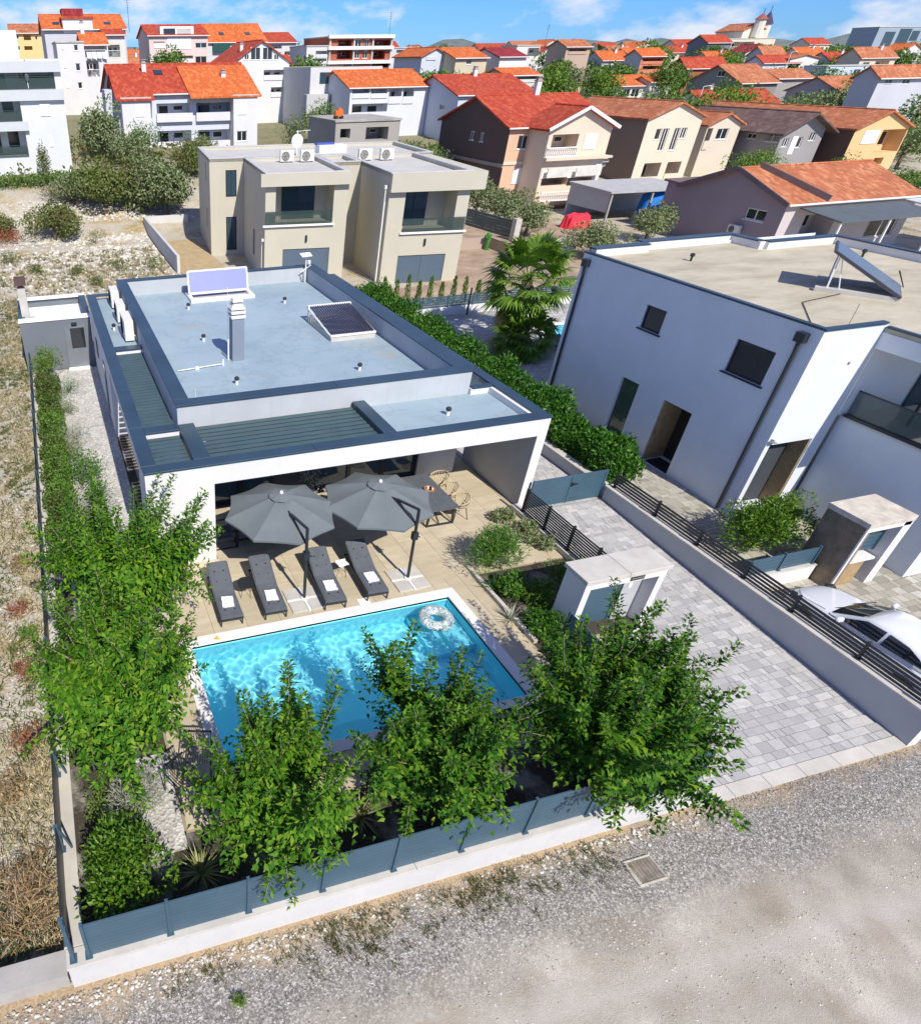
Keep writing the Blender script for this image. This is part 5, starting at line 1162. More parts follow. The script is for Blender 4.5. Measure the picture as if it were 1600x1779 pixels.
# young cypresses behind the rear garden fence
CY = [(19.0, 36.2), (19.75, 36.05), (20.4, 35.9), (21.05, 35.75), (21.7, 35.6), (22.4, 35.5), (23.1, 35.35), (23.75, 35.2), (24.5, 35.0)]
for k, (x, y) in enumerate(CY):
    g = np.random.default_rng(80+k); h = g.uniform(1.2, 1.75); t = thing('young_cypress', 'young cypress, number %s from the left in the row behind the slatted fence' % ('one', 'two', 'three', 'four', 'five', 'six', 'seven', 'eight', 'nine')[k], 'cypress', (x, y, 0), 0, 'row of young cypresses')
    q = 260; hz = g.uniform(0.05, 1, q); rad = .2*(1-hz)**.7+.03; a = g.uniform(0, 6.28, q); P = np.stack([x+rad*np.cos(a)*g.uniform(.3, 1, q), y+rad*np.sin(a)*g.uniform(.3, 1, q), hz*h], 1)
    N = np.stack([np.cos(a), np.sin(a), np.full(q, .4)], 1); leaf_obj('crown', L_lime if k % 3 else L_green, P, np.stack([np.cos(a)*.5, np.sin(a)*.5, np.full(q, 1.0)], 1)+g.normal(size=(q, 3))*.25, N, .16, .05, parent=t, simple=True)
    mb = MB(); mb.tube([(x, y, 0), (x, y, h*.8)], [.02, .008], 5); mb.build('trunk', MATS['bark'], t, world=True)
wall('white garden wall behind the neighbouring pool, below the slatted fence', [(18.5, 33.6, -.1, 31, 33.85, .42)], m=plaster)
fence('dark blue slatted fence behind the neighbouring pool', (18.6, 33.72), (30.9, 33.72), .42, 1.05, [0, 1.6, 3.2, 4.8, 6.4, 8.0, 9.6, 11.2, 12.3], 5, slat_blue, slat_m, gap=.25)
mb = MB(); mb.tube([(22.9, 33.3, 0), (22.9, 33.3, 1.5)], .05, 8); o = tag(mb.build('garden_shower', dark_metal, None, loc=(22.9, 33.3, 0)), 'dark shower post in front of the rear white wall', 'shower')

# sunbed by the neighbouring pool
t = thing('sunbed', 'dark sunbed in the shade beside the neighbouring pool', 'sunbed', (24.4, 26.6, 0), .3)
mb = MB(); mb.box(-.3, -.9, .2, .3, .9, .26); [mb.box(sx*.27-.02, sy*.85-.02, 0, sx*.27+.02, sy*.85+.02, .2) for sx in (-1, 1) for sy in (-1, 1)]; mb.build('frame', dark_metal, t)
mb = MB(); mb.box(-.28, -.88, .26, .28, .2, .33); mb.obox((0, .5, .45), (.56, .75, .07), (R(32), 0, 0)); mb.build('cushion', cushion, t, bevel=.02)

# ------------------------------------------------------------------ the white house on the right
wh = thing('white_house', 'two-storey white house with flat sandy roof on the right', 'house', (19.85, 12.8, 0))
def WP(mb, name, m, **k): return mb.build(name, m, wh, world=True, **k)
def holed(mb, ax, c, a0, a1, z0, z1, holes, d, back=True):
    """wall face on plane x=c ('x', facing -x) or y=c ('y', facing -y) with rectangular recesses of depth d"""
    A = sorted({a0, a1, *[h[0] for h in holes], *[h[2] for h in holes]}); Z = sorted({z0, z1, *[h[1] for h in holes], *[h[3] for h in holes]})
    P = (lambda a, z, k=0: (c+k, a, z)) if ax == 'x' else (lambda a, z, k=0: (a, c+k, z))
    for p, q in zip(A, A[1:]):
        for u, v in zip(Z, Z[1:]):
            m_, w_ = (p+q)/2, (u+v)/2
            if any(h[0] < m_ < h[2] and h[1] < w_ < h[3] for h in holes): continue
            mb.add([P(p, u), P(q, u), P(q, v), P(p, v)], [(0, 1, 2, 3) if ax == 'y' else (0, 3, 2, 1)])
    for h in holes:
        p, u, q, v = h[:4]; dd = h[4] if len(h) > 4 else d
        V = [P(p, u), P(q, u), P(q, v), P(p, v), P(p, u, dd), P(q, u, dd), P(q, v, dd), P(p, v, dd)]
        mb.add(V, [(0, 4, 5, 1), (1, 5, 6, 2), (2, 6, 7, 3), (3, 7, 4, 0)]+([(4, 7, 6, 5)] if back else []))
X0, Y0, Y1, ZT = 19.85, 12.8, 22.2, 5.93
H1 = [(17.75, 4.2, 18.62, 5.0), (13.75, 3.98, 15.02, 5.0), (17.78, .2, 18.6, 2.4), (15.42, .0, 16.6, 2.33, 1.0)]
mb = MB(); holed(mb, 'x', X0, Y0, Y1, -.3, ZT, H1, .14)
mb.add([(X0, Y1, -.3), (31, Y1, -.3), (31, Y1, ZT), (X0, Y1, ZT)], [(0, 3, 2, 1)])
holed(mb, 'y', Y0, X0, 22.1, -.3, ZT, [(20.02, 0.0, 21.62, 2.48, .6)], .2)
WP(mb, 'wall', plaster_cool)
mb = MB()
mb.box(19.87, 12.82, 5.7, 31, 22.18, 5.82); 
m, n, l, b = _nt('sandy_roof'); f = _noise(n, l, _pos(n, l, (.5, 1.1, 1)), 8, .7); l.new(_ramp(n, l, f, [(.3, (.33, .29, .21)), (.5, (.46, .415, .31)), (.7, (.56, .51, .40))]), b.inputs['Base Color']); b.inputs['Roughness'].default_value = .9; _bump(n, l, b, _noise(n, l, _pos(n, l, 20), 4), .2, .02)
sandy = m; rd = WP(mb, 'roof_deck', sandy)
mb = MB(); mb.box(22.05, 9.2, 5.7, 31, 12.82, 5.822); WP(mb, 'roof_deck', sandy)
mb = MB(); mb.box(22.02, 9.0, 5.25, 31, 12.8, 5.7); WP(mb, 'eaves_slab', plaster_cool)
# parapet pieces at the back and their copings
mb = MB(); mb.box(20.1, 21.9, 5.82, 22.5, 22.18, 6.08); mb.box(22.5, 22.3, 5.82, 27.0, 22.6, 6.08); mb.box(26.75, 21.0, 5.82, 27.0, 22.3, 6.08); mb.box(27.0, 20.85, 5.82, 30.4, 21.1, 6.08); mb.box(30.3, 14, 5.82, 30.5, 20.85, 6.08); WP(mb, 'parapet', plaster)
for bx in ((19.83, 12.76, 5.93, 20.0, 22.22, 5.99), (20.0, 12.76, 5.93, 22.02, 12.93, 5.99), (20.0, 21.88, 6.08, 22.5, 22.22, 6.13), (22.5, 22.28, 6.08, 27.02, 22.64, 6.13), (26.73, 21.1, 6.08, 27.02, 22.278, 6.13), (27.022, 20.83, 6.08, 30.5, 21.12, 6.13), (22.0, 8.98, 5.82, 22.12, 12.758, 5.88), (30.28, 14, 6.08, 30.52, 20.828, 6.13)):
    mb = MB(); mb.box(*bx); WP(mb, 'coping', coping_m)
mb = MB(); mb.box(19.86, 12.93, 5.8, 20.0, 22.2, 5.93); mb.box(20.0, 12.81, 5.8, 22.02, 12.93, 5.93); WP(mb, 'roof_kerb', plaster)
for (y0, z0, y1, z1) in (H1[0], H1[1]):
    mb = MB(); 
    mb.box(19.9, y0, z0, 19.97, y0+.05, z1); mb.box(19.9, y1-.05, z0, 19.97, y1, z1); mb.box(19.9, y0+.05, z1-.05, 19.97, y1-.05, z1); mb.box(19.9, y0+.05, z0, 19.97, y1-.05, z0+.05)
    w_ = WP(mb, 'window', dark_metal); mb = MB(); mb.box(19.93, y0+.05, z0+.05, 19.95, y1-.05, z1-.05); mb.build('pane', glass, w_, world=True)
    mb = MB(); mb.box(19.78, y0-.08, z0-.04, 19.98, y1+.08, z0-.001); mb.build('sill', dark_metal, w_, world=True)
mb = MB(); mb.box(19.95, 17.78, .2, 19.98, 18.6, 2.4); WP(mb, 'window', glass_mat('green_glass', (.045, .075, .06)))
mb = MB(); mb.box(20.78, 15.45, .02, 20.84, 16.58, 2.3); d_ = WP(mb, 'entrance_door', mat('dark_door', (.035, .03, .026), .5)); mb = MB(); mb.box(20.72, 15.7, .5, 20.78, 15.74, 1.9); mb.build('handle', white_metal, d_, world=True)
mb = MB(); mb.box(19.88, 16.56, .01, 20.78, 16.597, 2.32); WP(mb, 'door_reveal', oak_m)
mb = MB(); mb.box(19.9, 15.5, -.015, 20.6, 16.5, .01); WP(mb, 'door_mat', rubber)
# recess in the front wall with cladding and door
mb = MB(); mb.box(21.58, 12.83, 0, 21.617, 13.397, 2.47); WP(mb, 'recess_cladding', oak_m)
mb = MB(); mb.box(20.04, 13.34, 0, 21.57, 13.395, 2.45); WP(mb, 'side_door', anthracite)
mb = MB(); mb.obox((19.98, 12.72, 2.62), (.22, .12, .05), (0, .3, .3)); mb.box(19.93, 12.7, 2.6, 19.98, 12.8, 2.7); WP(mb, 'wall_lamp', concrete_raw)
mb = MB(); mb.lathe([(.02, 0), (.06, .01), (.06, .04), (.03, .06)], (21.4, 12.76, 4.9), 10); WP(mb, 'siren', white_metal)
# downpipes
for y in (13.25, 21.9):
    mb = MB(); mb.box(19.68, y-.14, 5.5, 19.85, y+.14, 5.76); dp = WP(mb, 'downpipe_hopper', dark_metal); mb = MB(); mb.tube([(19.75, y, 5.5), (19.78, y, 5.2), (19.79, y, 0)], .05, 8); mb.build('downpipe', dark_metal, dp, world=True)
# projecting garage wing with balcony
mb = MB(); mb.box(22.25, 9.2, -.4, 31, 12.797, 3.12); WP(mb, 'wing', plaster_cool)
mb = MB(); mb.box(22.2, 9.15, 3.12, 31, 12.79, 3.17); WP(mb, 'balcony_floor', concrete)
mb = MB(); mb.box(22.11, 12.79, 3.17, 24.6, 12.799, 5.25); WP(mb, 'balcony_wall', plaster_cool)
mb = MB(); mb.box(24.6, 12.7, 3.17, 31, 12.79, 5.2); WP(mb, 'balcony_door', glass_blue)
m, n, l, b = _nt('railing_glass'); b.inputs['Base Color'].default_value = (.05, .08, .075, 1); b.inputs['Roughness'].default_value = .05; b.inputs['Alpha'].default_value = .55; railing_glass = m
mb = MB(); mb.box(22.28, 9.2, 3.2, 22.31, 12.7, 3.95); WP(mb, 'railing_pane', railing_glass)
mb = MB(); mb.box(22.22, 9.18, 3.165, 22.38, 12.72, 3.25); mb.bar((22.295, 9.2, 3.97), (22.295, 12.7, 3.97), .04); WP(mb, 'railing_rail', dark_metal)
t = thing('balcony_table', 'dark balcony table with red and orange things, on the white house', 'table', (23.9, 11.3, 3.17))
mb = MB(); mb.box(-.7, -.5, .68, .7, .5, .72); [mb.box(sx*.6-.03, sy*.4-.03, 0, sx*.6+.03, sy*.4+.03, .68) for sx in (-1, 1) for sy in (-1, 1)]; mb.build('frame', dark_metal, t)
mb = MB(); mb.lathe([(.04, .72), (.16, .74), (.15, .8), (.02, .82)], (-.3, -.1, 0), 12); mb.build('bowl', flower, t)
mb = MB(); mb.obox((.35, .2, .85), (.5, .3, .22), (.2, .1, .5)); mb.build('cloth', mat('orange_cloth', (.6, .2, .03), .8), t, bevel=.03)
t = thing('roof_solar_panel', 'tilted dark solar panel on a white frame on the sandy roof', 'solar panel', (24.2, 15.3, 5.82), R(36.9))
# local: -y is the direction the panel faces
for x in (0, 1.45):
    mb = MB(); mb.box(x-.12, -1.05, 0, x+.12, 1.05, .13); mb.build('base_beam', concrete, t)
    mb = MB(); mb.bar((x, -.95, .13), (x, .8, 1.05), .05); mb.bar((x, .75, .13), (x, .8, 1.05), .045); mb.bar((x, .45, .13), (x, .72, 1.0), .03); mb.build('frame', white_metal, t)
an = math.atan2(1.1, 2.05)
mb = MB(); mb.obox((.72, -.02, .66), (1.75, 2.3, .07), (an, 0, 0)); pn = mb.build('panel', mat('panel_back', (.05, .05, .06), .4), t)
nrm = Vector((0, -math.sin(an), math.cos(an))); mb = MB(); mb.obox(Vector((.72, -.02, .66))+nrm*.04, (1.65, 2.2, .01), (an, 0, 0)); mb.build('glass_face', glass_mat('panel_glass', (.09, .10, .13), .2), pn)
mb = MB(); mb.tube([(1.6, -1.0, .1), (3.2, -.6, .06)], .03, 6); mb.bar((2.0, -1.2, 0), (2.1, -.9, .45), .02); mb.bar((2.0, -1.2, .0), (2.9, -1.0, .3), .02); mb.build('pipe', rubber, t)
for x, y in ((22.9, 20.3), (29.2, 18.9), (27.0, 14.6)):
    mb = MB(); mb.lathe([(.04, 0), (.04, .16), (.08, .17), (.08, .25), (.04, .28)], (x, y, 5.82), 10); WP(mb, 'vent_pipe', dark_metal)
mb = MB(); mb.tube([(20.2, 13.4, 5.84), (22.0, 15.2, 5.84), (24.3, 15.6, 5.84)], .012, 5); mb.tube([(20.9, 13.0, 5.82), (20.9, 13.0, 6.5)], .006, 4); mb.tube([(20.1, 17.5, 5.86), (20.2, 16.8, 5.9), (20.05, 16.4, 5.86)], .03, 6); WP(mb, 'cable', rubber)

# column with letter box beside the neighbouring entrance
t = thing('entrance_column', 'brown-clad entrance column with white frame in front of the white house', 'column', (20.4, 9.8, -.25))
mb = MB(); mb.box(19.66, 9.35, -.3, 19.9, 10.4, 1.85); mb.build('clad_wall', wood_clad, t, world=True)
mb = MB(); mb.box(19.64, 9.3, 1.85, 21.26, 10.42, 2.0); mb.build('roof_slab', mat('stained_concrete', (.55, .50, .43), .9, .25, 3, .3, 30, streak=.3), t, world=True)
mb = MB(); mb.box(19.655, 9.31, -.3, 19.73, 9.35, 1.85); mb.box(19.73, 9.31, 1.72, 21.2, 9.35, 1.85); mb.box(20.95, 9.31, -.3, 21.25, 10.4, 1.85); mb.build('frame', plaster, t, world=True)
mb = MB(); mb.box(19.95, 9.9, -.3, 20.95, 10.0, 1.72); mb.build('back_wall', plaster_grey, t, world=True)
mb = MB(); mb.box(19.98, 9.42, -.3, 20.6, 9.85, .55); mb.build('letter_box_plinth', oak_m, t, world=True)
mb = MB(); mb.box(20.0, 9.4, .55, 20.9, 9.8, .62); mb.build('shelf', plaster, t, world=True)
for i in range(4): slat(t, slat_blue, (20.05, 9.6, .85+i*.14), (20.9, 9.6, .85+i*.14), .11, .03)
mb = MB(); mb.box(20.9, 9.56, .75, 20.96, 9.64, 1.4); mb.build('post', slat_blue, t, world=True)
wall('low white wall with blue fence between column and driveway', [(16.95, 9.85, -.4, 19.6, 10.05, .26)], m=plaster, cop=[(16.95, 9.83, .26, 19.6, 10.07, .3)])
fence('blue four-slat fence on the low white wall beside the entrance column', (17.0, 9.95), (19.6, 9.95), .3, .86, [.05, 1.3, 2.5], 4, slat_blue, slat_blue, gap=.12)

# parked car
t = thing('parked_car', 'white car parked behind the driveway wall, front towards the column', 'car', (18.45, 7.3, -.33), 0)
paint = mat('white_car_paint', (.72, .74, .77), .18, .02, 1, 0, spec=.6); MATS['white_car_paint'].node_tree.nodes['Principled BSDF'].inputs['Coat Weight'].default_value = .6
def loft(mb, secs):
    k = len(secs[0]); V = [p for s_ in secs for p in s_]
    mb.add(V, [(i*k+j, i*k+(j+1) % k, (i+1)*k+(j+1) % k, (i+1)*k+j) for i in range(len(secs)-1) for j in range(k)]+[tuple(range(k))[::-1], tuple(range(len(V)-k, len(V)))])
def sec(y, w, zl, zh, r=.12):
    return [(-w+.05, y, zl), (w-.05, y, zl), (w, y, zl+.12), (w, y, zh-.22), (w-.05, y, zh-.09), (w-.2, y, zh), (0, y, zh+.025), (-w+.2, y, zh), (-w+.05, y, zh-.09), (-w, y, zh-.22), (-w, y, zl+.12)]
mb = MB(); loft(mb, [sec(-1.98, .62, .3, .72), sec(-1.9, .74, .2, .82), sec(-1.4, .8, .16, .86), sec(-.6, .81, .16, .84), (sec(.45, .81, .16, .83)), sec(.9, .8, .16, .80), sec(1.5, .77, .16, .72), sec(1.85, .68, .18, .62), sec(1.98, .5, .24, .5)]); bd = mb.build('body', paint, t, smooth=False, bevel=0)
bd.modifiers.new('s', 'SUBSURF').levels = 2; bd.modifiers['s'].render_levels = 2; bd.data.polygons.foreach_set('use_smooth', [True]*len(bd.data.polygons))
def csec(y, wb, wt, z): return [(-wb, y, .70), (wb, y, .70), (wb, y, .80), (wt+.03, y, z-.06), (wt-.08, y, z), (0, y, z+.02), (-wt+.08, y, z), (-wt-.03, y, z-.06), (-wb, y, .80)]
mb = MB(); loft(mb, [csec(-1.9, .60, .52, .80), csec(-1.82, .66, .56, .86), csec(-1.25, .72, .57, 1.12), csec(-.8, .74, .585, 1.2), csec(-.3, .745, .59, 1.22), csec(.05, .745, .58, 1.2), csec(.25, .74, .585, 1.1), csec(.78, .70, .63, .82), csec(.86, .68, .6, .78)]); cb = mb.build('cabin', paint, t, smooth=True)
cb.modifiers.new('s', 'SUBSURF').levels = 2; cb.modifiers['s'].render_levels = 2
carglass = glass_mat('car_glass', (.012, .016, .02), .03)
def gridsurf(name, f, nu=10, nv=6):
    V = [f(i/nu*2-1, j/nv) for j in range(nv+1) for i in range(nu+1)]; q = nu+1; mb = MB(); mb.add(V, [(j*q+i, j*q+i+1, (j+1)*q+i+1, (j+1)*q+i) for j in range(nv) for i in range(nu)]); return mb.build(name, carglass, t, smooth=True)
gridsurf('windscreen', lambda u, v: (u*(.60*(1-v)+.49*v), .86-.06*u*u-(.66-.03*u*u)*v, .815+.395*v-.03*u*u*v-.015*u*u))
gridsurf('rear_window', lambda u, v: (u*(.50*v+.53*(1-v)), -1.80+.52*v+.05*u*u, .875+.265*v-.02*u*u))
for s_ in (-1, 1):
    mb = MB(); P_ = [(.60, .84), (.08, 1.125), (-.35, 1.15), (-.35, .86)]; mb.add([(s_*(.762-.44*(z-.8)), y, z) for y, z in P_], [(0, 1, 2, 3) if s_ > 0 else (3, 2, 1, 0)]); mb.build('side_window', carglass, t)
    mb = MB(); P_ = [(-.42, .86), (-.42, 1.15), (-.85, 1.135), (-1.15, 1.04), (-1.4, .9)]; mb.add([(s_*(.762-.44*(z-.8)), y, z) for y, z in P_], [tuple(range(5)) if s_ > 0 else tuple(range(4, -1, -1))]); mb.build('side_window', carglass, t)
    mb = MB(); mb.tube([(s_*.812, -1.5, .76), (s_*.818, -.3, .74), (s_*.808, .8, .70)], .006, 4); mb.tube([(s_*.813, -.38, .25), (s_*.818, -.38, .8)], .004, 4); mb.tube([(s_*.813, .55, .25), (s_*.81, .55, .78)], .004, 4); mb.build('door_seam', rubber, t)
mb = MB(); mb.tube([(-.62, .95, .765), (-.6, 1.55, .69), (-.3, 1.86, .62), (.3, 1.86, .62), (.6, 1.55, .69), (.62, .95, .765)], .005, 4); mb.build('bonnet_seam', rubber, t)
for sx in (-1, 1):
    for y in (-1.2, 1.25):
        mb = MB(); mb.tube([(sx*.64, y, .29), (sx*.83, y, .29)], .29, 20); w_ = mb.build('wheel', rubber, t); mb = MB(); mb.tube([(sx*.8, y, .29), (sx*.845, y, .29)], .19, 14); mb.build('rim', white_metal, w_)
    mb = MB(); mb.obox((sx*.9, .45, .92), (.2, .1, .13), (0, 0, sx*.2)); mb.build('mirror', paint, t, bevel=.03)
    mb = MB(); mb.obox((sx*.62, -1.88, .68), (.3, .16, .12), (0, 0, sx*.5)); mb.build('tail_light', mat('tail_light', (.6, .02, .015), .2, .05, 3, 0), t, bevel=.02)
    mb = MB(); mb.obox((sx*.6, 1.72, .6), (.26, .2, .08), (.2, 0, -sx*.5)); mb.build('headlight', glass, t, bevel=.02)
    mb = MB(); mb.box(sx*.815-.01, -.15, .66, sx*.815+.02, .05, .69); mb.build('door_handle', white_metal, t)
for s_ in (-.3, .25):
    mb = MB(); mb.bar((s_-.1, .86, .835), (s_+.3, .66, .955), .016); mb.build('wiper', rubber, t)

# ------------------------------------------------------------------ the town behind
def wmat(c):
    c = tuple(x*.88 for x in c) if min(c) > .55 else c
    return mat('render_%d_%d_%d' % tuple(int(x*100) for x in c), c, .88, .05, .5, .2, 30, spec=.2, streak=.18)
def rmat(kind, ax):
    cols = dict(red=((.42, .06, .03), (.50, .11, .05)), orange=((.58, .135, .035), (.66, .21, .07)), worn=((.46, .155, .07), (.56, .25, .13)), brown=((.16, .10, .085), (.22, .15, .13)), dark=((.27, .03, .035), (.34, .06, .06)))[kind]
    return tile_roof_mat('tiles_%s_%s' % (kind, ax), cols[0], cols[1], .3, ax, .55 if kind in ('worn', 'brown') else .2)
frame_white = mat('window_frame_white', (.78, .78, .77), .5, .02, 2, 0)
shutter_m = mat('white_shutter', (.80, .80, .80), .6, .03, 3, 0)
_pane = {}
def unit(m):
    if m.name not in _pane:
        me = bpy.data.meshes.new('panel'); u = MB(); u.box(0, 0, 0, 1, 1, 1); me.from_pydata(u.v, [], u.f); me.materials.append(m); _pane[m.name] = me
    return _pane[m.name]
def ubox(name, parent, m, x0, y0, z0, x1, y1, z1):
    o = inst(unit(m), name, parent); o.location = Vector((x0, y0, z0))-(ORG[parent.name][0] if not parent.get('sub') else Vector((0, 0, 0))); o.scale = (x1-x0, y1-y0, z1-z0); return o
def window(t, ax, c, a0, z0, a1, z1, dep=.14, frame=frame_white):
    """frame mesh (part) with mullion, pane (sub-part), set at the back of a recess of depth dep"""
    if ax == 'y': B = lambda p, q, r_, s_, k0, k1: (p, c+k0, q, r_, c+k1, s_)
    else: B = lambda p, q, r_, s_, k0, k1: (c+k0, p, q, c+k1, r_, s_)
    w = min(.07, (a1-a0)*.14); mb = MB(); k0, k1 = dep-.05, dep
    mb.box(*B(a0, z0, a0+w, z1, k0, k1)); mb.box(*B(a1-w, z0, a1, z1, k0, k1)); mb.box(*B(a0+w, z1-w, a1-w, z1, k0, k1)); mb.box(*B(a0+w, z0, a1-w, z0+w, k0, k1))
    if a1-a0 > .7: mb.box(*B((a0+a1)/2-w/2, z0+w, (a0+a1)/2+w/2, z1-w, k0, k1))
    f = mb.build('window', frame, t, world=True); mb = MB(); mb.box(*B(a0+w, z0+w, a1-w, z1-w, dep-.02, dep-.012)); mb.build('pane', glass, f, world=True)
    mb = MB(); mb.box(*B(a0-.05, z0-.05, a1+.05, z0-.001, -.05, dep)); mb.build('sill', frame, f, world=True)
def roof_gable(mb, ax, x0, x1, y0, y1, ze, zr, oh=.35, t=.16):
    if ax == 'x':
        ym = (y0+y1)/2; s = (zr-ze)/(ym-y0); e = ze-s*oh
        mb.slab([(x0-oh, y0-oh, e+t), (x1+oh, y0-oh, e+t), (x1+oh, ym, zr+t), (x0-oh, ym, zr+t)], t); mb.slab([(x0-oh, ym, zr+t), (x1+oh, ym, zr+t), (x1+oh, y1+oh, e+t), (x0-oh, y1+oh, e+t)], t)
    else:
        xm = (x0+x1)/2; s = (zr-ze)/(xm-x0); e = ze-s*oh
        mb.slab([(x0-oh, y0-oh, e+t), (xm, y0-oh, zr+t), (xm, y1+oh, zr+t), (x0-oh, y1+oh, e+t)], t); mb.slab([(xm, y0-oh, zr+t), (x1+oh, y0-oh, e+t), (x1+oh, y1+oh, e+t), (xm, y1+oh, zr+t)], t)
def block(t, d, wm, rkind=None, base=None, side_m=None, chim=(), oh=.35, parapet=.0, deck=None, ldep=1.6, sky=()):
    """one volume of a house: walls with real openings, roof, windows"""
    x0, x1, y0, y1, ze, zr, ax = d['x0'], d['x1'], d['y0'], d['y1'], d['ze'], d['zr'], d['ax']
    zb = (min(ground((x0+x1)/2, y0), ground((x0+x1)/2, y1))-1.0) if base is None else base
    fh, pend = [], []
    for f in d['F']:
        k, a0, z0, a1, z1 = f[:5]; dd = f[5] if len(f) > 5 else 0
        if ax == 'y' and k == 'w' and z1 > ze-.1: pend.append(('gw', a0, z0, a1, z1, 0)); continue
        if not dd: a0, a1 = max(a0, x0+.12), min(a1, x1-.12); z0, z1 = max(z0, zb+.1), min(z1, ze-.08)
        if a1-a0 < .2 or z1-z0 < .2: continue
        if dd: pend.append((k, a0, z0, a1, z1, dd)); continue
        if k == 'w': fh.append((a0, z0, a1, z1, .14))
        elif k == 'l': fh.append((a0, z0, a1, z1, ldep))
        pend.append((k, a0, z0, a1, z1, 0))
    sh = []
    for f in d['S']:
        k, a0, z0, a1, z1 = f; a0, a1 = max(a0, y0+.1), min(a1, y1-.1)
        if a1-a0 > .2 and z1-z0 > .2 and z1 < ze-.05: sh.append((a0, z0, a1, z1, .14))
        elif a1-a0 > .2: pend.append(('sw', a0, z0, a1, z1, 0))
    mb = MB(); holed(mb, 'y', y0, x0, x1, zb, ze, fh, .14)
    mb.add([(x1, y0, zb), (x1, y1, zb), (x1, y1, ze), (x1, y0, ze)], [(0, 1, 2, 3)]); mb.add([(x0, y1, zb), (x1, y1, zb), (x1, y1, ze), (x0, y1, ze)], [(0, 3, 2, 1)])
    if ax == 'y':
        xm = (x0+x1)/2; mb.poly([(x0, y0, ze), (x1, y0, ze), (xm, y0, zr)]); mb.poly([(x1, y1, ze), (x0, y1, ze), (xm, y1, zr)])
    ms = MB() if side_m else mb
    holed(ms, 'x', x0, y0, y1, zb, ze, sh, .14)
    if ax == 'x':
        ym = (y0+y1)/2; ms.poly([(x0, y0, ze), (x0, ym, zr), (x0, y1, ze)]); mb.poly([(x1, y1, ze), (x1, ym, zr), (x1, y0, ze)])
    mb.build('wall', wm, t, world=True)
    if side_m: ms.build('side_wall', side_m, t, world=True)
    rf = None
    if ax == 'f':
        mb = MB()
        if parapet:
            mb.box(x0+.2, y0+.2, ze-.25, x1-.2, y1-.2, ze-.2); 
            pb = MB(); around(pb, x0, x1, y0, y1, (x0+.2, x1-.2, y0+.2, y1-.2), ze-.001, ze+.04); pb.build('roof_edge', coping_stone, t, world=True)
        else: mb.box(x0-.12, y0-.12, ze, x1+.12, y1+.12, ze+.18)
        rf = mb.build('roof', deck or concrete, t, world=True)
    else:
        mb = MB(); roof_gable(mb, ax, x0, x1, y0, y1, ze, zr, oh); rf = mb.build('roof', rmat(rkind, ax), t, world=True)
        mb = MB(); rz = zr+.16
        if ax == 'x': mb.tube([(x0-oh, (y0+y1)/2, rz), (x1+oh, (y0+y1)/2, rz)], .1, 6)
        else: mb.tube([((x0+x1)/2, y0-oh, rz), ((x0+x1)/2, y1+oh, rz)], .1, 6)
        mb.build('ridge', rmat(rkind, ax), rf, world=True)
        if ax == 'x' and ze > 0:
            s = (zr-ze)/((y1-y0)/2); e = ze-s*oh; mb = MB(); mb.tube([(x0-oh, y0-oh-.06, e+.1), (x1+oh, y0-oh-.06, e+.1)], .07, 6); mb.build('gutter', white_metal, rf, world=True)
    for cx, cy, h in chim:
        mb = MB(); zz = ze if ax == 'f' else ze+(zr-ze)*max(0, 1-abs((cy-(y0+y1)/2) if ax == 'x' else (cx-(x0+x1)/2))/(((y1-y0) if ax == 'x' else (x1-x0))/2))
        mb.box(cx-.25, cy-.25, zz-.3, cx+.25, cy+.25, zz+h); c_ = mb.build('chimney', plaster, rf, world=True); mb = MB(); mb.box(cx-.32, cy-.32, zz+h, cx+.32, cy+.32, zz+h+.08); mb.box(cx-.2, cy-.2, zz+h+.08, cx+.2, cy+.2, zz+h+.3); mb.box(cx-.3, cy-.3, zz+h+.3, cx+.3, cy+.3, zz+h+.36); mb.build('chimney_cap', concrete_raw, c_, world=True) if False else mb.build('cap', concrete_raw, rf, world=True)
    for sx, sy in sky:
        s = (zr-ze)/((y1-y0)/2); zz = ze+s*(sy-y0)+.17; mb = MB(); mb.obox((sx, sy, zz), (1.0, 1.2, .1), (math.atan(s), 0, 0)); k_ = mb.build('skylight', dark_metal, rf, world=True)
        mb = MB(); mb.obox((sx, sy-.02, zz+.06), (.8, 1.0, .02), (math.atan(s), 0, 0)); mb.build('pane', glass_blue, rf, world=True) if False else mb.build('skylight_pane', glass_blue, rf, world=True)
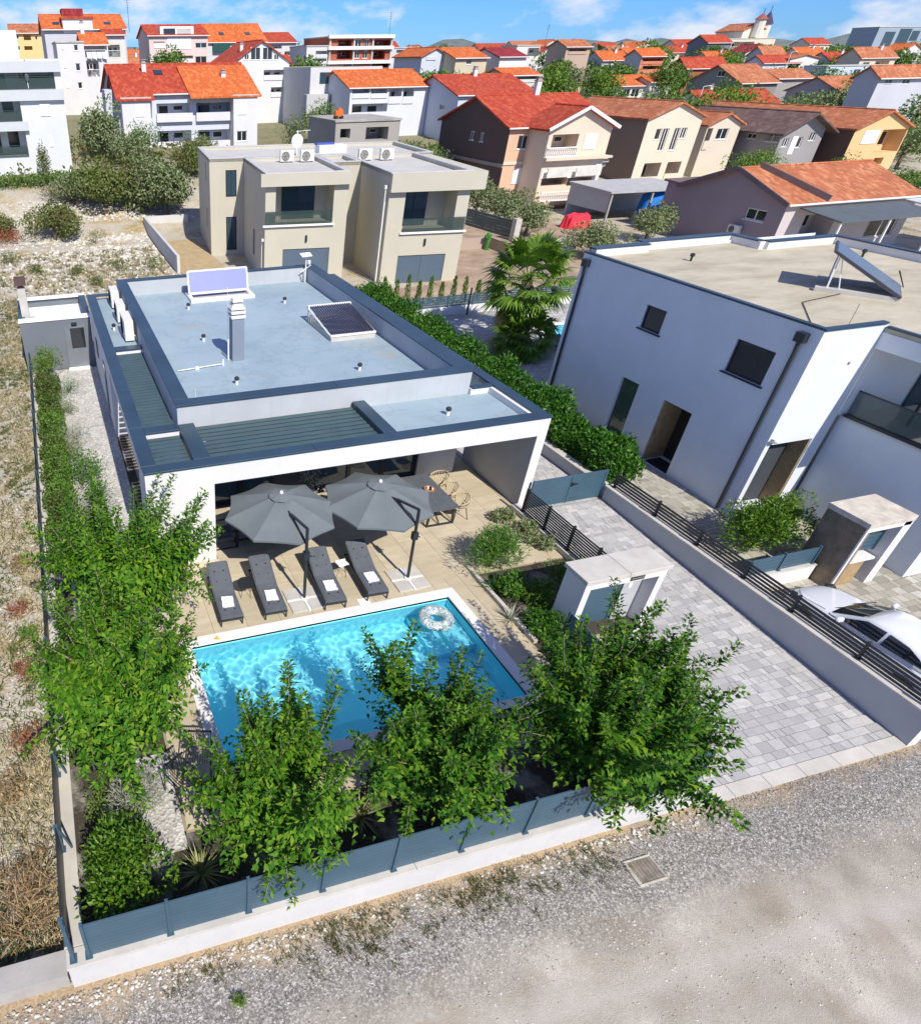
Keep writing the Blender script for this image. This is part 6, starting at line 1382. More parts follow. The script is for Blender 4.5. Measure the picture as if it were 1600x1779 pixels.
    for k, a0, z0, a1, z1, dd in pend:
        if k == 'w': window(t, 'y', y0, a0, z0, a1, z1)
        elif k == 'gw': window(t, 'y', y0, a0, z0, a1, z1, 0.0)
        elif k == 'sw': window(t, 'x', x0, a0, z0, a1, z1, 0.0)
        elif k == 's': ubox('shutter', t, shutter_m, a0, y0-.06, z0, a1, y0-.003, z1)
        elif k == 'd': mb = MB(); mb.box(a0, y0+(min(dd, ldep)-.06 if dd else -.02), z0, a1, y0+(min(dd, ldep)-.01 if dd else .02), z1); mb.build('glass_door', glass_blue, t, world=True)
        elif k == 'l' and a1-a0 > 1.2 and z1-z0 > 1.0:
            w = (a1-a0); mb = MB(); mb.box(a0+w*.12, y0+ldep-.06, z0+.05, a0+w*.42, y0+ldep-.01, z1-.25); f = mb.build('balcony_door', frame_white, t, world=True); mb = MB(); mb.box(a0+w*.14, y0+ldep-.075, z0+.12, a0+w*.4, y0+ldep-.061, z1-.32); mb.build('pane', glass, f, world=True)
            mb = MB(); mb.box(a0+w*.55, y0+ldep-.06, z0+.5, a0+w*.85, y0+ldep-.01, z1-.3); f = mb.build('window', frame_white, t, world=True); mb = MB(); mb.box(a0+w*.57, y0+ldep-.075, z0+.56, a0+w*.83, y0+ldep-.061, z1-.36); mb.build('pane', glass, f, world=True)
    for a0, z0, a1, z1, _ in sh: window(t, 'x', x0, a0, z0, a1, z1)
    return rf
def balustrade(t, x0, x1, y, z, h=.75, n=None, m=None):
    mb = MB(); mb.box(x0, y-.07, z, x1, y+.07, z+.08); mb.box(x0, y-.08, z+h-.08, x1, y+.08, z+h); n = n or int((x1-x0)/.2)
    for i in range(n+1): mb.lathe([(.03, .08), (.055, .25), (.03, h*.6), (.04, h-.08)], (x0+.06+(x1-x0-.12)*i/n, y, z), 6)
    o = mb.build('balustrade', m or white_m, t, world=True); o['kind'] = 'stuff'; return o
def railing(t, x0, x1, y, z, h=.9, m=None, solid=None):
    mb = MB(); mb.bar((x0, y, z+h), (x1, y, z+h), .05); k = max(2, int((x1-x0)/.18))
    if solid: mb.box(x0, y-.03, z, x1, y+.03, z+h*.9)
    else:
        for i in range(k+1): mb.bar((x0+(x1-x0)*i/k, y, z), (x0+(x1-x0)*i/k, y, z+h), .02)
    return mb.build('railing', m or white_metal, t, world=True)
HD = {
'A': dict(ax='f',x0=-3.81,x1=3.92,y0=72,y1=84,ze=12.36,zr=None,F=[('l', -3.72, 10.24, 3.34, 11.8), ('l', -4.22, 7.82, 0.06, 9.64), ('l', -4.74, 5.11, 0.12, 7.35), ('d', 1.2, 10.14, 1.91, 11.41, 2), ('d', 2.17, 10.12, 2.95, 11.42, 2), ('d', -1.53, 10.2, -1.03, 11.48, 2), ('s', 1.71, 8.21, 2.59, 9.12), ('s', 2.12, 5.81, 2.44, 6.67)],S=[]),
'A2': dict(ax='f',x0=-3.12,x1=0.86,y0=92,y1=104,ze=15.02,zr=None,F=[],S=[]),
'B': dict(ax='x',x0=14.64,x1=24.04,y0=88,y1=102,ze=8.91,zr=11.99,F=[('l', 14.99, 6.92, 18.99, 8.22), ('l', 19.61, 6.9, 23.7, 8.16), ('l', 14.9, 4.12, 18.92, 5.55), ('l', 19.7, 4.07, 23.67, 5.51), ('d', 20.4, 6.88, 21.46, 8.09, 1.5), ('d', 21.02, 4.02, 21.45, 5.21, 1.5)],S=[]),
'Bl': dict(ax='f',x0=10.88,x1=14.05,y0=86.5,y1=89.5,ze=9.67,zr=None,F=[('s', 12.34, 7.1, 13.33, 8.14), ('s', 12.31, 4.36, 13.34, 5.18)],S=[]),
'Br': dict(ax='f',x0=23.63,x1=26.5,y0=86.5,y1=89.5,ze=9.07,zr=None,F=[('s', 24.11, 6.99, 25.17, 7.96), ('w', 24.02, 4.35, 25.25, 5.37)],S=[]),
'C1': dict(ax='x',x0=5.45,x1=17.96,y0=130,y1=144,ze=16.28,zr=18.33,F=[('s', 9.38, 16.93, 10.07, 17.1)],S=[]),
'C2': dict(ax='f',x0=6.04,x1=9.65,y0=112,y1=122,ze=14.33,zr=None,F=[('w', 8.3, 13.44, 8.89, 14.1), ('w', 8.25, 11.2, 8.89, 12.05), ('w', 8.27, 9.18, 8.87, 9.92), ('s', 6.61, 13.6, 6.98, 14.01), ('s', 6.69, 11.54, 7.05, 12.12), ('s', 6.68, 9.32, 7.09, 9.97)],S=[]),
'C3': dict(ax='x',x0=9.77,x1=12.97,y0=114,y1=122,ze=14.06,zr=15.36,F=[('l', 9.88, 12.74, 12.69, 13.97), ('l', 9.92, 10.5, 11.63, 12.35), ('w', 10.27, 11.33, 10.82, 12.02)],S=[]),
'C4': dict(ax='x',x0=14.22,x1=17.04,y0=125,y1=134,ze=15.4,zr=16.14,F=[('l', 14.38, 12.79, 16.2, 14.3)],S=[]),
'D': dict(ax='x',x0=0.48,x1=6.81,y0=165,y1=177,ze=16.91,zr=18.43,F=[('w', 1.49, 16.05, 1.96, 16.78), ('l', 2.86, 15.88, 4.23, 16.77), ('w', 4.98, 15.88, 5.48, 16.54), ('w', 1.41, 14.29, 1.9, 14.96), ('l', 2.69, 14.34, 4.23, 14.95), ('w', 6.24, 15.87, 6.82, 16.61)],S=[]),
'E': dict(ax='x',x0=24.91,x1=36.07,y0=150,y1=163,ze=15.97,zr=17.7,F=[('l', 25.73, 14.18, 27.85, 15.15), ('s', 28.32, 13.99, 32.83, 15.77), ('w', 33.62, 14.11, 35.83, 14.92), ('w', 25.75, 11.97, 27.89, 12.97), ('l', 28.32, 11.76, 33.11, 13.0), ('w', 33.53, 11.81, 35.76, 12.86)],S=[]),
'F': dict(ax='x',x0=37.97,x1=50.05,y0=158,y1=172,ze=15.1,zr=18.13,F=[('l', 38.96, 13.56, 42.32, 14.93)],S=[]),
'G': dict(ax='y',x0=32.75,x1=41.89,y0=120,y1=134,ze=11.84,zr=14.45,F=[('w', 35.54, 12.16, 37.12, 13.75), ('w', 37.46, 12.14, 39.07, 13.73), ('w', 34.55, 12.19, 35.3, 12.92), ('w', 39.31, 12.13, 40.12, 12.87), ('l', 37.71, 9.66, 41.5, 10.85), ('l', 38.95, 7.43, 41.5, 8.59)],S=[]),
'Hh': dict(ax='x',x0=52.48,x1=58.98,y0=165,y1=177,ze=15.09,zr=16.82,F=[('l', 53.13, 13.62, 55.77, 14.7), ('l', 56.42, 12.46, 59.11, 13.61)],S=[]),
'I': dict(ax='f',x0=60.34,x1=73.82,y0=150,y1=164,ze=15.6,zr=None,F=[('l', 62.27, 14.12, 65.26, 15.13), ('w', 65.86, 14.04, 67.29, 15.23), ('w', 67.92, 14.02, 68.93, 15.22), ('l', 69.32, 13.92, 73.71, 15.08), ('l', 62.21, 12.11, 65.47, 13.51), ('w', 65.96, 12.2, 67.06, 13.51), ('w', 67.65, 12.18, 68.8, 13.49), ('l', 69.44, 12.03, 72.56, 13.37), ('l', 62.59, 10.79, 66.13, 11.65), ('l', 69.54, 10.69, 74.08, 11.57)],S=[]),
'J': dict(ax='f',x0=40.96,x1=52.06,y0=108,y1=122,ze=11.14,zr=None,F=[('d', 42.38, 9.19, 45.61, 10.57), ('d', 39.89, 7.64, 40.35, 8.62)],S=[]),
'K': dict(ax='x',x0=43.8,x1=55.55,y0=100,y1=112,ze=8.82,zr=10.61,F=[('l', 44.12, 7.81, 46.7, 8.74), ('l', 46.88, 7.76, 49.33, 8.68), ('l', 49.6, 7.07, 51.51, 8.63), ('l', 51.73, 7.03, 53.37, 8.59), ('l', 44.24, 5.34, 49.54, 7.01)],S=[]),
'L': dict(ax='x',x0=55.65,x1=67.14,y0=92,y1=106,ze=7.96,zr=9.96,F=[],S=[('w', 95.22, 6.24, 96.51, 6.88), ('w', 101.19, 6.21, 102.44, 6.77), ('w', 101.16, 2.82, 102.59, 3.83)]),
'M': dict(ax='x',x0=44.07,x1=57.33,y0=63,y1=75.5,ze=6.59,zr=8.76,F=[('w', 45.17, 4.82, 46.27, 5.96), ('s', 45.32, 1.85, 46.65, 3.25), ('l', 55.2, 3.59, 57.33, 5.97)],S=[('w', 68.73, 5.16, 69.57, 5.93), ('w', 67.06, 5.15, 67.77, 5.92)]),
'Mg': dict(ax='y',x0=46.15,x1=52.77,y0=60,y1=64,ze=6.68,zr=8.16,F=[('l', 46.58, 4.94, 49.35, 6.19), ('s', 50.04, 4.9, 51.35, 6.15), ('l', 46.47, 2.01, 49.3, 2.74), ('l', 49.32, 1.86, 52.45, 2.75), ('s', 46.28, 2.65, 49.09, 3.34), ('s', 49.16, 2.59, 52.22, 3.48), ('l', 50.08, -0.6, 52.79, 0.74), ('s', 52.05, 2.19, 53.32, 3.69)],S=[]),
'N': dict(ax='y',x0=62.21,x1=69.01,y0=66,y1=79,ze=6.68,zr=7.94,F=[('w', 63.86, 4.72, 64.82, 5.75), ('w', 64.32, 3.67, 65.94, 5.73), ('w', 65.6, 3.71, 67.34, 5.69), ('w', 66.51, 4.63, 67.73, 5.76), ('l', 64.14, 0.92, 67.71, 3.08), ('l', 67.56, 1.69, 70.14, 3.23)],S=[]),
'N2': dict(ax='y',x0=72.18,x1=76.64,y0=68,y1=78,ze=5.71,zr=6.65,F=[('l', 70.85, 3.52, 72.99, 5.4), ('w', 73.71, 4.28, 75.21, 5.32)],S=[]),
'O': dict(ax='y',x0=78.13,x1=83.8,y0=64,y1=80,ze=5.32,zr=6.71,F=[('w', 78.35, 3.81, 79.69, 4.67), ('s', 79.19, 3.29, 81.11, 4.86), ('s', 80.16, 3.65, 81.71, 4.83), ('w', 81.4, 4.36, 83.22, 5.25)],S=[('w', 67.01, 4.29, 68.1, 4.79), ('w', 64.25, 4.17, 65.81, 4.86), ('w', 67.14, 1.53, 68.0, 1.94)]),
'Pp': dict(ax='y',x0=85.42,x1=92.92,y0=62,y1=84,ze=5.34,zr=6.79,F=[('s', 86.83, 3.9, 88.92, 5.13), ('l', 89.34, 3.01, 93.68, 5.14), ('l', 90.02, 1.83, 91.35, 2.47)],S=[]),
'Q': dict(ax='x',x0=50.05,x1=60.69,y0=38.5,y1=47.5,ze=3.49,zr=5.08,F=[('w', 58.47, 0.82, 61.19, 2.15), ('l', 52.1, 1.08, 54.98, 2.71)],S=[('w', 39.77, 2.15, 41.37, 2.89)]),
'R': dict(ax='x',x0=99.1,x1=112.8,y0=95,y1=105,ze=5.76,zr=7.34,F=[],S=[]),
'Ss': dict(ax='x',x0=108.75,x1=117.38,y0=125,y1=135,ze=7.27,zr=8.71,F=[('w', 110.07, 5.62, 111.68, 6.86), ('w', 112.0, 5.58, 113.73, 6.82)],S=[]),
'S2': dict(ax='x',x0=114.84,x1=119.37,y0=124,y1=132,ze=7.8,zr=8.58,F=[],S=[]),
'T': dict(ax='x',x0=137.77,x1=148.32,y0=140,y1=149,ze=9.6,zr=11.34,F=[('w', 135.02, 8.47, 136.54, 9.54), ('w', 137.09, 8.35, 139.17, 9.51)],S=[]),
'U': dict(ax='x',x0=115.19,x1=122.72,y0=105,y1=116,ze=8.0,zr=10.35,F=[],S=[('w', 108.72, 8.89, 110.25, 9.71)]),
'U2': dict(ax='x',x0=125.97,x1=133.65,y0=108,y1=116,ze=8.4,zr=9.54,F=[],S=[]),
'V': dict(ax='x',x0=124.06,x1=131.01,y0=95,y1=104,ze=6.92,zr=8.69,F=[('l', 124.15, 5.59, 130.31, 6.78)],S=[('w', 100.81, 5.93, 102.28, 6.72)]),
'W': dict(ax='x',x0=113.0,x1=122.54,y0=82,y1=92,ze=9.11,zr=10.26,F=[('w', 114.21, 8.43, 115.52, 8.99), ('w', 117.33, 8.3, 118.71, 8.89), ('w', 121.5, 4.01, 125.09, 5.67)],S=[]),
'Xx': dict(ax='f',x0=157.11,x1=173.03,y0=125,y1=134,ze=9.68,zr=None,F=[('w', 158.75, 8.51, 160.3, 9.26), ('w', 164.32, 8.33, 166.18, 9.12), ('l', 171.24, 8.37, 173.93, 9.09)],S=[]),
'Y': dict(ax='f',x0=278.93,x1=300.48,y0=210,y1=235,ze=18.5,zr=None,F=[('d', 282.36, 12.97, 286.92, 17.33), ('d', 288.36, 13.45, 293.72, 18.1), ('d', 294.13, 14.8, 297.62, 17.54)],S=[]),
'Z': dict(ax='f',x0=208.09,x1=226.28,y0=200,y1=216,ze=15.61,zr=None,F=[('l', 210.36, 12.94, 213.29, 14.92), ('l', 213.36, 12.89, 218.62, 14.9), ('d', 212.03, 10.69, 215.26, 12.47)],S=[]),
'Z2': dict(ax='y',x0=218.34,x1=227.22,y0=205,y1=215,ze=17.69,zr=19.42,F=[],S=[]),
'Z3': dict(ax='x',x0=168.85,x1=179.58,y0=150,y1=158,ze=10.1,zr=11.45,F=[],S=[]),
'Z4': dict(ax='x',x0=184.88,x1=191.88,y0=165,y1=173,ze=11.52,zr=13.33,F=[],S=[]),
'Z5': dict(ax='y',x0=176.34,x1=184.81,y0=150,y1=158,ze=10.89,zr=11.58,F=[],S=[]),
'a1': dict(ax='x',x0=148.25,x1=159.2,y0=170,y1=179,ze=12.14,zr=13.29,F=[],S=[]),
'a2': dict(ax='x',x0=134.46,x1=140.55,y0=150,y1=158,ze=11.75,zr=12.95,F=[('l', 134.89, 10.52, 140.59, 11.32), ('l', 135.42, 8.86, 141.33, 10.04)],S=[]),
'a3': dict(ax='x',x0=191.38,x1=199.71,y0=190,y1=202,ze=14.58,zr=16.33,F=[],S=[]),
'b1': dict(ax='y',x0=74.01,x1=83.17,y0=130,y1=138,ze=12.43,zr=13.33,F=[],S=[]),
'b2': dict(ax='x',x0=69.75,x1=75.46,y0=118,y1=128,ze=11.92,zr=13.23,F=[('w', 71.76, 11.1, 72.69, 11.91), ('l', 68.64, 11.08, 69.37, 12.02)],S=[]),
'b3': dict(ax='x',x0=80.51,x1=85.64,y0=122,y1=132,ze=11.98,zr=13.2,F=[],S=[]),
'b4': dict(ax='y',x0=65.75,x1=70.68,y0=122,y1=132,ze=12.28,zr=13.35,F=[('l', 66.57, 11.92, 68.36, 12.61), ('w', 69.65, 11.34, 70.91, 12.04)],S=[]),
'b5': dict(ax='f',x0=102.56,x1=108.13,y0=150,y1=160,ze=13.88,zr=None,F=[('l', 105.3, 12.15, 108.41, 13.55)],S=[]),
'b6': dict(ax='x',x0=106.99,x1=112.6,y0=140,y1=149,ze=13.48,zr=14.56,F=[('l', 107.53, 12.45, 111.78, 13.2)],S=[]),
'b7': dict(ax='f',x0=73.9,x1=79.37,y0=150,y1=160,ze=13.74,zr=None,F=[('l', 75.01, 12.63, 78.48, 13.48), ('l', 74.96, 11.29, 78.93, 12.24)],S=[]),
'b8': dict(ax='x',x0=75.82,x1=81.73,y0=112,y1=119,ze=9.55,zr=10.4,F=[('l', 76.59, 8.8, 81.57, 9.42)],S=[]),
'b9': dict(ax='f',x0=31.53,x1=38.89,y0=75,y1=83,ze=6.7,zr=None,F=[('l', 32.09, 5.25, 33.22, 6.1), ('l', 35.0, 4.98, 37.6, 6.16)],S=[]),
'c1': dict(ax='f',x0=55.83,x1=60.24,y0=150,y1=160,ze=14.18,zr=None,F=[('l', 57.77, 12.5, 60.16, 13.48), ('l', 58.08, 11.53, 60.24, 12.2)],S=[]),
}
W_ = (.74, .74, .76); WB = (.62, .66, .74); CR = (.66, .58, .46); GR = (.30, .29, .29)
# key: (name, label, wall colour, roof kind, options)
HT = {
 'A': ('apartment_house', 'white flat-roofed three-storey house with deep balconies at the left edge', (.72, .74, .76), None, dict(parapet=.2, ldep=2.2)),
 'A2': ('apartment_house', 'plain white block rising behind the balconied house at the left edge', (.80, .80, .79), None, dict(parapet=.2)),
 'C1': ('apartment_house', 'large red-roofed apartment house farthest up at the upper left', (.60, .60, .64), 'orange', dict(sky=((7.5, 132.5), (15.5, 132.5)))),
 'C2': ('town_house', 'narrow white house with three rows of paired windows, upper left', (.74, .73, .72), None, dict()),
 'C3': ('town_house', 'white house with stacked balconies and hanging laundry, upper left', (.70, .70, .72), 'orange', dict(chim=((10.2, 118, 1.3),))),
 'C4': ('town_house', 'white house with orange flank and long balcony, right of the laundry', (.74, .72, .68), 'red', dict()),
 'D': ('town_house', 'yellow terraced house with reddish tiled roof at the upper left', (.74, .55, .26), 'worn', dict()),
 'E': ('apartment_house', 'pink and white apartment house with dormer strip in a red roof', (.76, .62, .58), 'red', dict()),
 'F': ('town_house', 'house with large plain orange roof and two skylights', (.68, .68, .68), 'orange', dict(sky=((41.5, 161), (47, 161)))),
 'G': ('town_house', 'white gabled house with tall windows under the gable', (.76, .76, .77), 'red', dict(chim=((35.2, 124, .9),))),
 'Hh': ('town_house', 'white house with terraces and low red roofs right of the gabled house', (.72, .72, .71), 'red', dict()),
 'c1': ('town_house', 'small white flat-roofed house left of the brick shell', (.70, .71, .72), None, dict()),
 'I': ('brick_shell', 'unfinished brick apartment block with white concrete floors', (.38, .11, .065), None, dict(ldep=2.5)),
 'b7': ('town_house', 'grey-white house with two long balconies beside the brick shell', (.55, .57, .58), None, dict()),
 'J': ('modern_house', 'pale grey modern house with large dark window, behind the orange roof', (.66, .66, .66), None, dict(parapet=.2)),
 'K': ('town_house', 'house with orange roof, bluish side wall and white loggias', (.72, .74, .78), 'orange', dict()),
 'L': ('town_house', 'tall bluish gabled house with red roof behind the brown house', (.60, .66, .78), 'red', dict(chim=((61.5, 98.5, .9),))),
 'N': ('town_house', 'cream gabled house with paired balcony doors', CR, 'worn', dict()),
 'N2': ('town_house', 'narrow cream wing with white verge between cream and grey houses', (.62, .55, .45), 'worn', dict()),
 'O': ('old_house', 'unplastered grey house with dark brown tiled roof', GR, 'brown', dict(oh=.9)),
 'Pp': ('town_house', 'apricot-coloured gabled house with brown flank and orange roof', (.70, .47, .24), 'worn', dict()),
 'R': ('town_house', 'long white house with plain red roof behind the cream house', (.72, .72, .70), 'red', dict(chim=((103, 99, .8),))),
 'Ss': ('town_house', 'low white house with bright orange roof and shuttered windows', (.74, .74, .72), 'orange', dict()),
 'S2': ('town_house', 'small orange-roofed annex right of the low white house', (.70, .68, .64), 'orange', dict()),
 'T': ('brick_house', 'bare red brick house with white windows', (.34, .11, .075), 'red', dict()),
 'U': ('old_house', 'grey gabled house with faded tile roof', (.25, .25, .235), 'worn', dict()),
 'U2': ('old_house', 'low faded-tile house adjoining the grey gabled house', (.33, .32, .31), 'worn', dict()),
 'V': ('town_house', 'orange-roofed grey house beside the lime-green bushes at right', (.40, .38, .42), 'worn', dict()),
 'W': ('town_house', 'tall grey-blue house with orange roof at the right edge', (.58, .60, .66), 'worn', dict()),
 'Xx': ('modern_house', 'low bluish-white flat house with terrace, upper right', (.62, .68, .80), None, dict()),
 'Y': ('hotel', 'large grey-blue block with dark vertical window strips, upper right corner', (.30, .37, .44), None, dict()),
 'Z': ('modern_house', 'cream flat-roofed house with deep terraces below the turrets', (.66, .60, .48), None, dict()),
 'Z3': ('town_house', 'blue-shadowed house with red roof below the turreted house', (.66, .70, .78), 'red', dict()),
 'Z4': ('town_house', 'house with pale red roof right of the turreted house', (.66, .66, .66), 'worn', dict()),
 'Z5': ('town_house', 'white stepped house with balconies near the upper right', (.76, .76, .75), 'worn', dict()),
 'a1': ('town_house', 'orange-roofed house among trees, right of the water tower tree', (.68, .62, .54), 'orange', dict()),
 'a2': ('town_house', 'red and white striped house with two balconies', (.60, .22, .14), 'orange', dict()),
 'a3': ('town_house', 'dark house with red roof on the skyline right of centre', (.18, .19, .22), 'red', dict()),
 'b1': ('town_house', 'broad house with orange gable behind the small pine', (.66, .58, .44), 'orange', dict()),
 'b2': ('town_house', 'yellowish house with white dormer, behind the blue gabled house', (.56, .50, .36), 'orange', dict()),
 'b3': ('town_house', 'white house with dark red roof right of the small pine', (.76, .76, .75), 'dark', dict()),
 'b4': ('town_house', 'pale house with reddish gable left of the yellowish house', (.62, .66, .72), 'orange', dict()),
 'b5': ('modern_house', 'white flat-roofed house with big glass front on the skyline', (.76, .76, .76), None, dict()),
 'b6': ('town_house', 'brown-walled house with orange roof on the skyline', (.46, .36, .28), 'worn', dict()),
 'b8': ('town_house', 'low veranda house with orange roof among bushes', (.70, .68, .64), 'orange', dict()),
 'b9': ('concrete_shell', 'flat unfinished concrete ground floor with open windows', (.34, .325, .30), None, dict(ldep=2.2, deck=concrete_raw)),
}
for _k, _d in dict(R=7, T=5, W=3.5, Y=9, Xx=5, Z=8, Z3=5, Z4=5, Z5=5, a1=6, a2=5, a3=7, S2=5, U2=6, b5=6, b6=6).items(): HD[_k]['y1'] = HD[_k]['y0']+_d
HD['O']['F'] = [('w', 78.6, 3.75, 79.3, 4.55), ('s', 79.75, 3.0, 80.45, 4.7), ('w', 80.6, 3.6, 81.2, 4.6), ('w', 82.0, 4.2, 82.8, 5.0)]
HD['N']['F'] = [('w', 63.6, 4.75, 64.3, 5.75), ('w', 64.45, 3.7, 65.2, 5.75), ('w', 65.9, 3.7, 66.65, 5.75), ('w', 66.8, 4.75, 67.5, 5.75), ('l', 63.4, .6, 65.6, 2.6), ('l', 66.4, .8, 68.2, 2.6)]
for k, (nm, lb, wc, rk, op) in HT.items():
    d = HD[k]; t = thing(nm, lb, 'house', ((d['x0']+d['x1'])/2, d['y0'], ground((d['x0']+d['x1'])/2, d['y0'])))
    op = dict(op); sd_ = dict(Pp=(.13, .085, .07), N=(.25, .20, .17), a2=(.7, .68, .66)).get(k)  # N: shade of its left flank put into the wall colour
    block(t, d, wmat(wc), rk, side_m=wmat(sd_) if sd_ else None, **op)
    x0, x1, y0 = d['x0'], d['x1'], d['y0']
    for f in d['F']:
        if f[0] == 'l' and len(f) == 5 and f[3]-f[1] > 1.6 and k not in ('b9', 'I', 'Pp'):
            a0, a1 = max(f[1], x0+.12), min(f[3], x1-.12)
            if k in ('A',): railing(t, a0, a1, y0-.05, f[2], .9, railing_glass, True)
            elif k in ('C3', 'C4', 'E', 'Xx', 'Z', 'b5', 'O'): railing(t, a0, a1, y0-.05, f[2], .8, white_m if k != 'b5' else dark_metal, k in ('E',))
            else: ubox('balcony_parapet', t, wmat(wc), a0, y0-.1, f[2]-.15, a1, y0-.004, f[2]+min(.7, (f[4]-f[2])*.45))
    if k == 'A':
        for z in (9.95, 12.0): ubox('band', t, wmat((.60, .63, .65)), x0-.1, y0-.35, z-.55, x1+.05, y0-.004, z+.25)
        ubox('band', t, wmat((.60, .63, .65)), x0-.1, y0-.35, 7.15, .5, y0-.004, 7.85)
    if k == 'I':
        for z in (15.4, 13.6, 11.3): ubox('floor_slab', t, white_m, x0-.2, y0-.7, z, x1+.2, y0-.004, z+.55)
        for x in (x0+.1, 65.5, 69.5, x1-.3): ubox('column', t, concrete, x, y0-.3, 4, x+.3, y0-.005, 15.4)
    if k == 'E': ubox('dormer', t, white_m, 27.2, 150.5, 15.9, 33.5, 154.5, 17.4); ubox('dormer_window', t, glass, 27.8, 150.4, 16.3, 30.0, 150.498, 17.1); ubox('dormer_window', t, concrete, 30.4, 150.4, 16.3, 33, 150.498, 17.1)
    if k == 'C1': ubox('dormer', t, white_m, 8.4, 129.9, 15.9, 12.9, 134, 17.6); ubox('dormer_roof', t, rmat('red', 'x'), 8.2, 129.7, 17.6, 13.1, 134, 17.9); ubox('top_storey', t, rmat('dark', 'x'), 8.8, 136, 17.2, 12.2, 140, 19.2)
    if k == 'C3':
        lc = thing('laundry', 'white laundry hung from the balcony rail at the upper left', 'laundry', (11.3, 113.7, 13.0))
        mb = MB()
        for i in range(4): mb.add([(10.1+i*.7, 113.6, 13.3), (10.75+i*.7, 113.6, 13.3), (10.72+i*.7, 113.55, 12.55-.1*(i % 2)), (10.12+i*.7, 113.65, 12.6)], [(0, 1, 2, 3)])
        mb.build('sheets', towel_m, lc, world=True)
    if k == 'F': ubox('awning', t, mat('green_net', (.02, .08, .07), .9), 38.9, 157.4, 13.6, 42.4, 157.9, 14.9)
    if k == 'J': ubox('lower_wing', t, wmat((.5, .5, .5)), 40.0, 106.5, 1.0, 43.5, 107.99, 8.0)

# white house with two red roofs behind the rubble plot
d = HD['B']; t = thing('town_house', 'large white house with two red tiled roofs and loggias behind the rubble plot', 'house', (18, 88, 3))
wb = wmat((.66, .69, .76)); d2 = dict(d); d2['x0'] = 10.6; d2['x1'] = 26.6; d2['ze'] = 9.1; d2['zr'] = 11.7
block(t, d2, wb, 'red', side_m=wmat((.40, .44, .56)), chim=((14.6, 93, 1.0), (23.6, 91, .7)), sky=((12.9, 90), (16.2, 92.8)), ldep=1.8)  # white flank coloured dark blue: its shade put into the side wall
for kk in ('Bl', 'Br'):
    e = dict(HD[kk]); e['ze'] = 8.75; e['y1'] = 87.99; block(t, e, wmat(W_), None)
for f in d['F'][:4]: ubox('balcony_parapet', t, wmat(W_), f[1]-.1, 87.6, f[2]-.5, f[3]+.1, 87.996, f[2]+.35)
mb = MB(); roof_gable(mb, 'x', 10.5, 14.3, 86.5, 96, 8.7, 11.0, .25); mb.build('roof', rmat('red', 'x'), t, world=True)
mb = MB(); roof_gable(mb, 'x', 18.9, 26.7, 86.6, 101, 8.75, 11.5, .25); mb.build('roof', rmat('orange', 'x'), t, world=True)
ubox('stair_tower', t, wmat((.64, .68, .76)), 9.4, 89, 2.5, 10.6, 92, 9.6)

# brown house with white balustrades
t = thing('brown_house', 'brown and beige house with red roof and white balustrades', 'house', (50, 60, -.3))
beige = wmat((.62, .42, .29)); be2 = wmat((.66, .55, .43)); brown_side_shaded = wmat((.115, .082, .072)); d = HD['M']; d['x1'] = 55.2  # brown side: the beige flank's shade put into the wall colour
block(t, d, beige, 'red', base=-1.2, side_m=brown_side_shaded, chim=((50.6, 69.3, 1.3),))
e = HD['Mg']; block(t, e, be2, 'red', base=-1.2, ldep=1.8, oh=.45)
ubox('string_course', t, wmat((.66, .58, .46)), 44.0, 62.9, 3.55, 46.3, 62.996, 3.8); ubox('side_course', t, wmat((.30, .25, .22)), 43.95, 63, 3.3, 44.066, 75.4, 3.6)  # side course: same band, darkened in colour for the shaded flank
balustrade(t, 46.2, 49.5, 59.9, 4.4, .78); balustrade(t, 46.3, 52.7, 59.5, .75, .8); balustrade(t, 52.9, 55.0, 62.7, 4.0, .8)
ubox('balcony_slab', t, be2, 46.0, 59.4, 4.15, 52.8, 59.996, 4.4); ubox('balcony_slab', t, beige, 46.0, 59.2, .45, 52.9, 59.997, .75); ubox('balcony_slab', t, beige, 52.8, 62.4, 3.7, 55.3, 62.996, 4.0)
mb = MB()
for a, b_ in (((45.7, 59.5, 6.62), (49.46, 59.5, 8.27)), ((53.2, 59.5, 6.62), (49.46, 59.5, 8.27))): mb.bar(a, b_, .1, .25)
mb.build('verge_board', white_m, t, world=True)
ubox('awning', t, mat('awning_cream', (.62, .6, .54), .9), 46.5, 59.45, 2.75, 49.2, 59.55, 3.55); ubox('awning', t, mat('awning_cream', (.62, .6, .54), .9), 49.6, 59.45, 2.75, 52.4, 59.55, 3.5)
mb = MB()
for i in range(9): mb.box(55.3, 63+i*.35, 3.7-i*.42, 56.4, 63.35+i*.35, 3.9-i*.42)
mb.build('outside_stair', concrete, t, world=True)

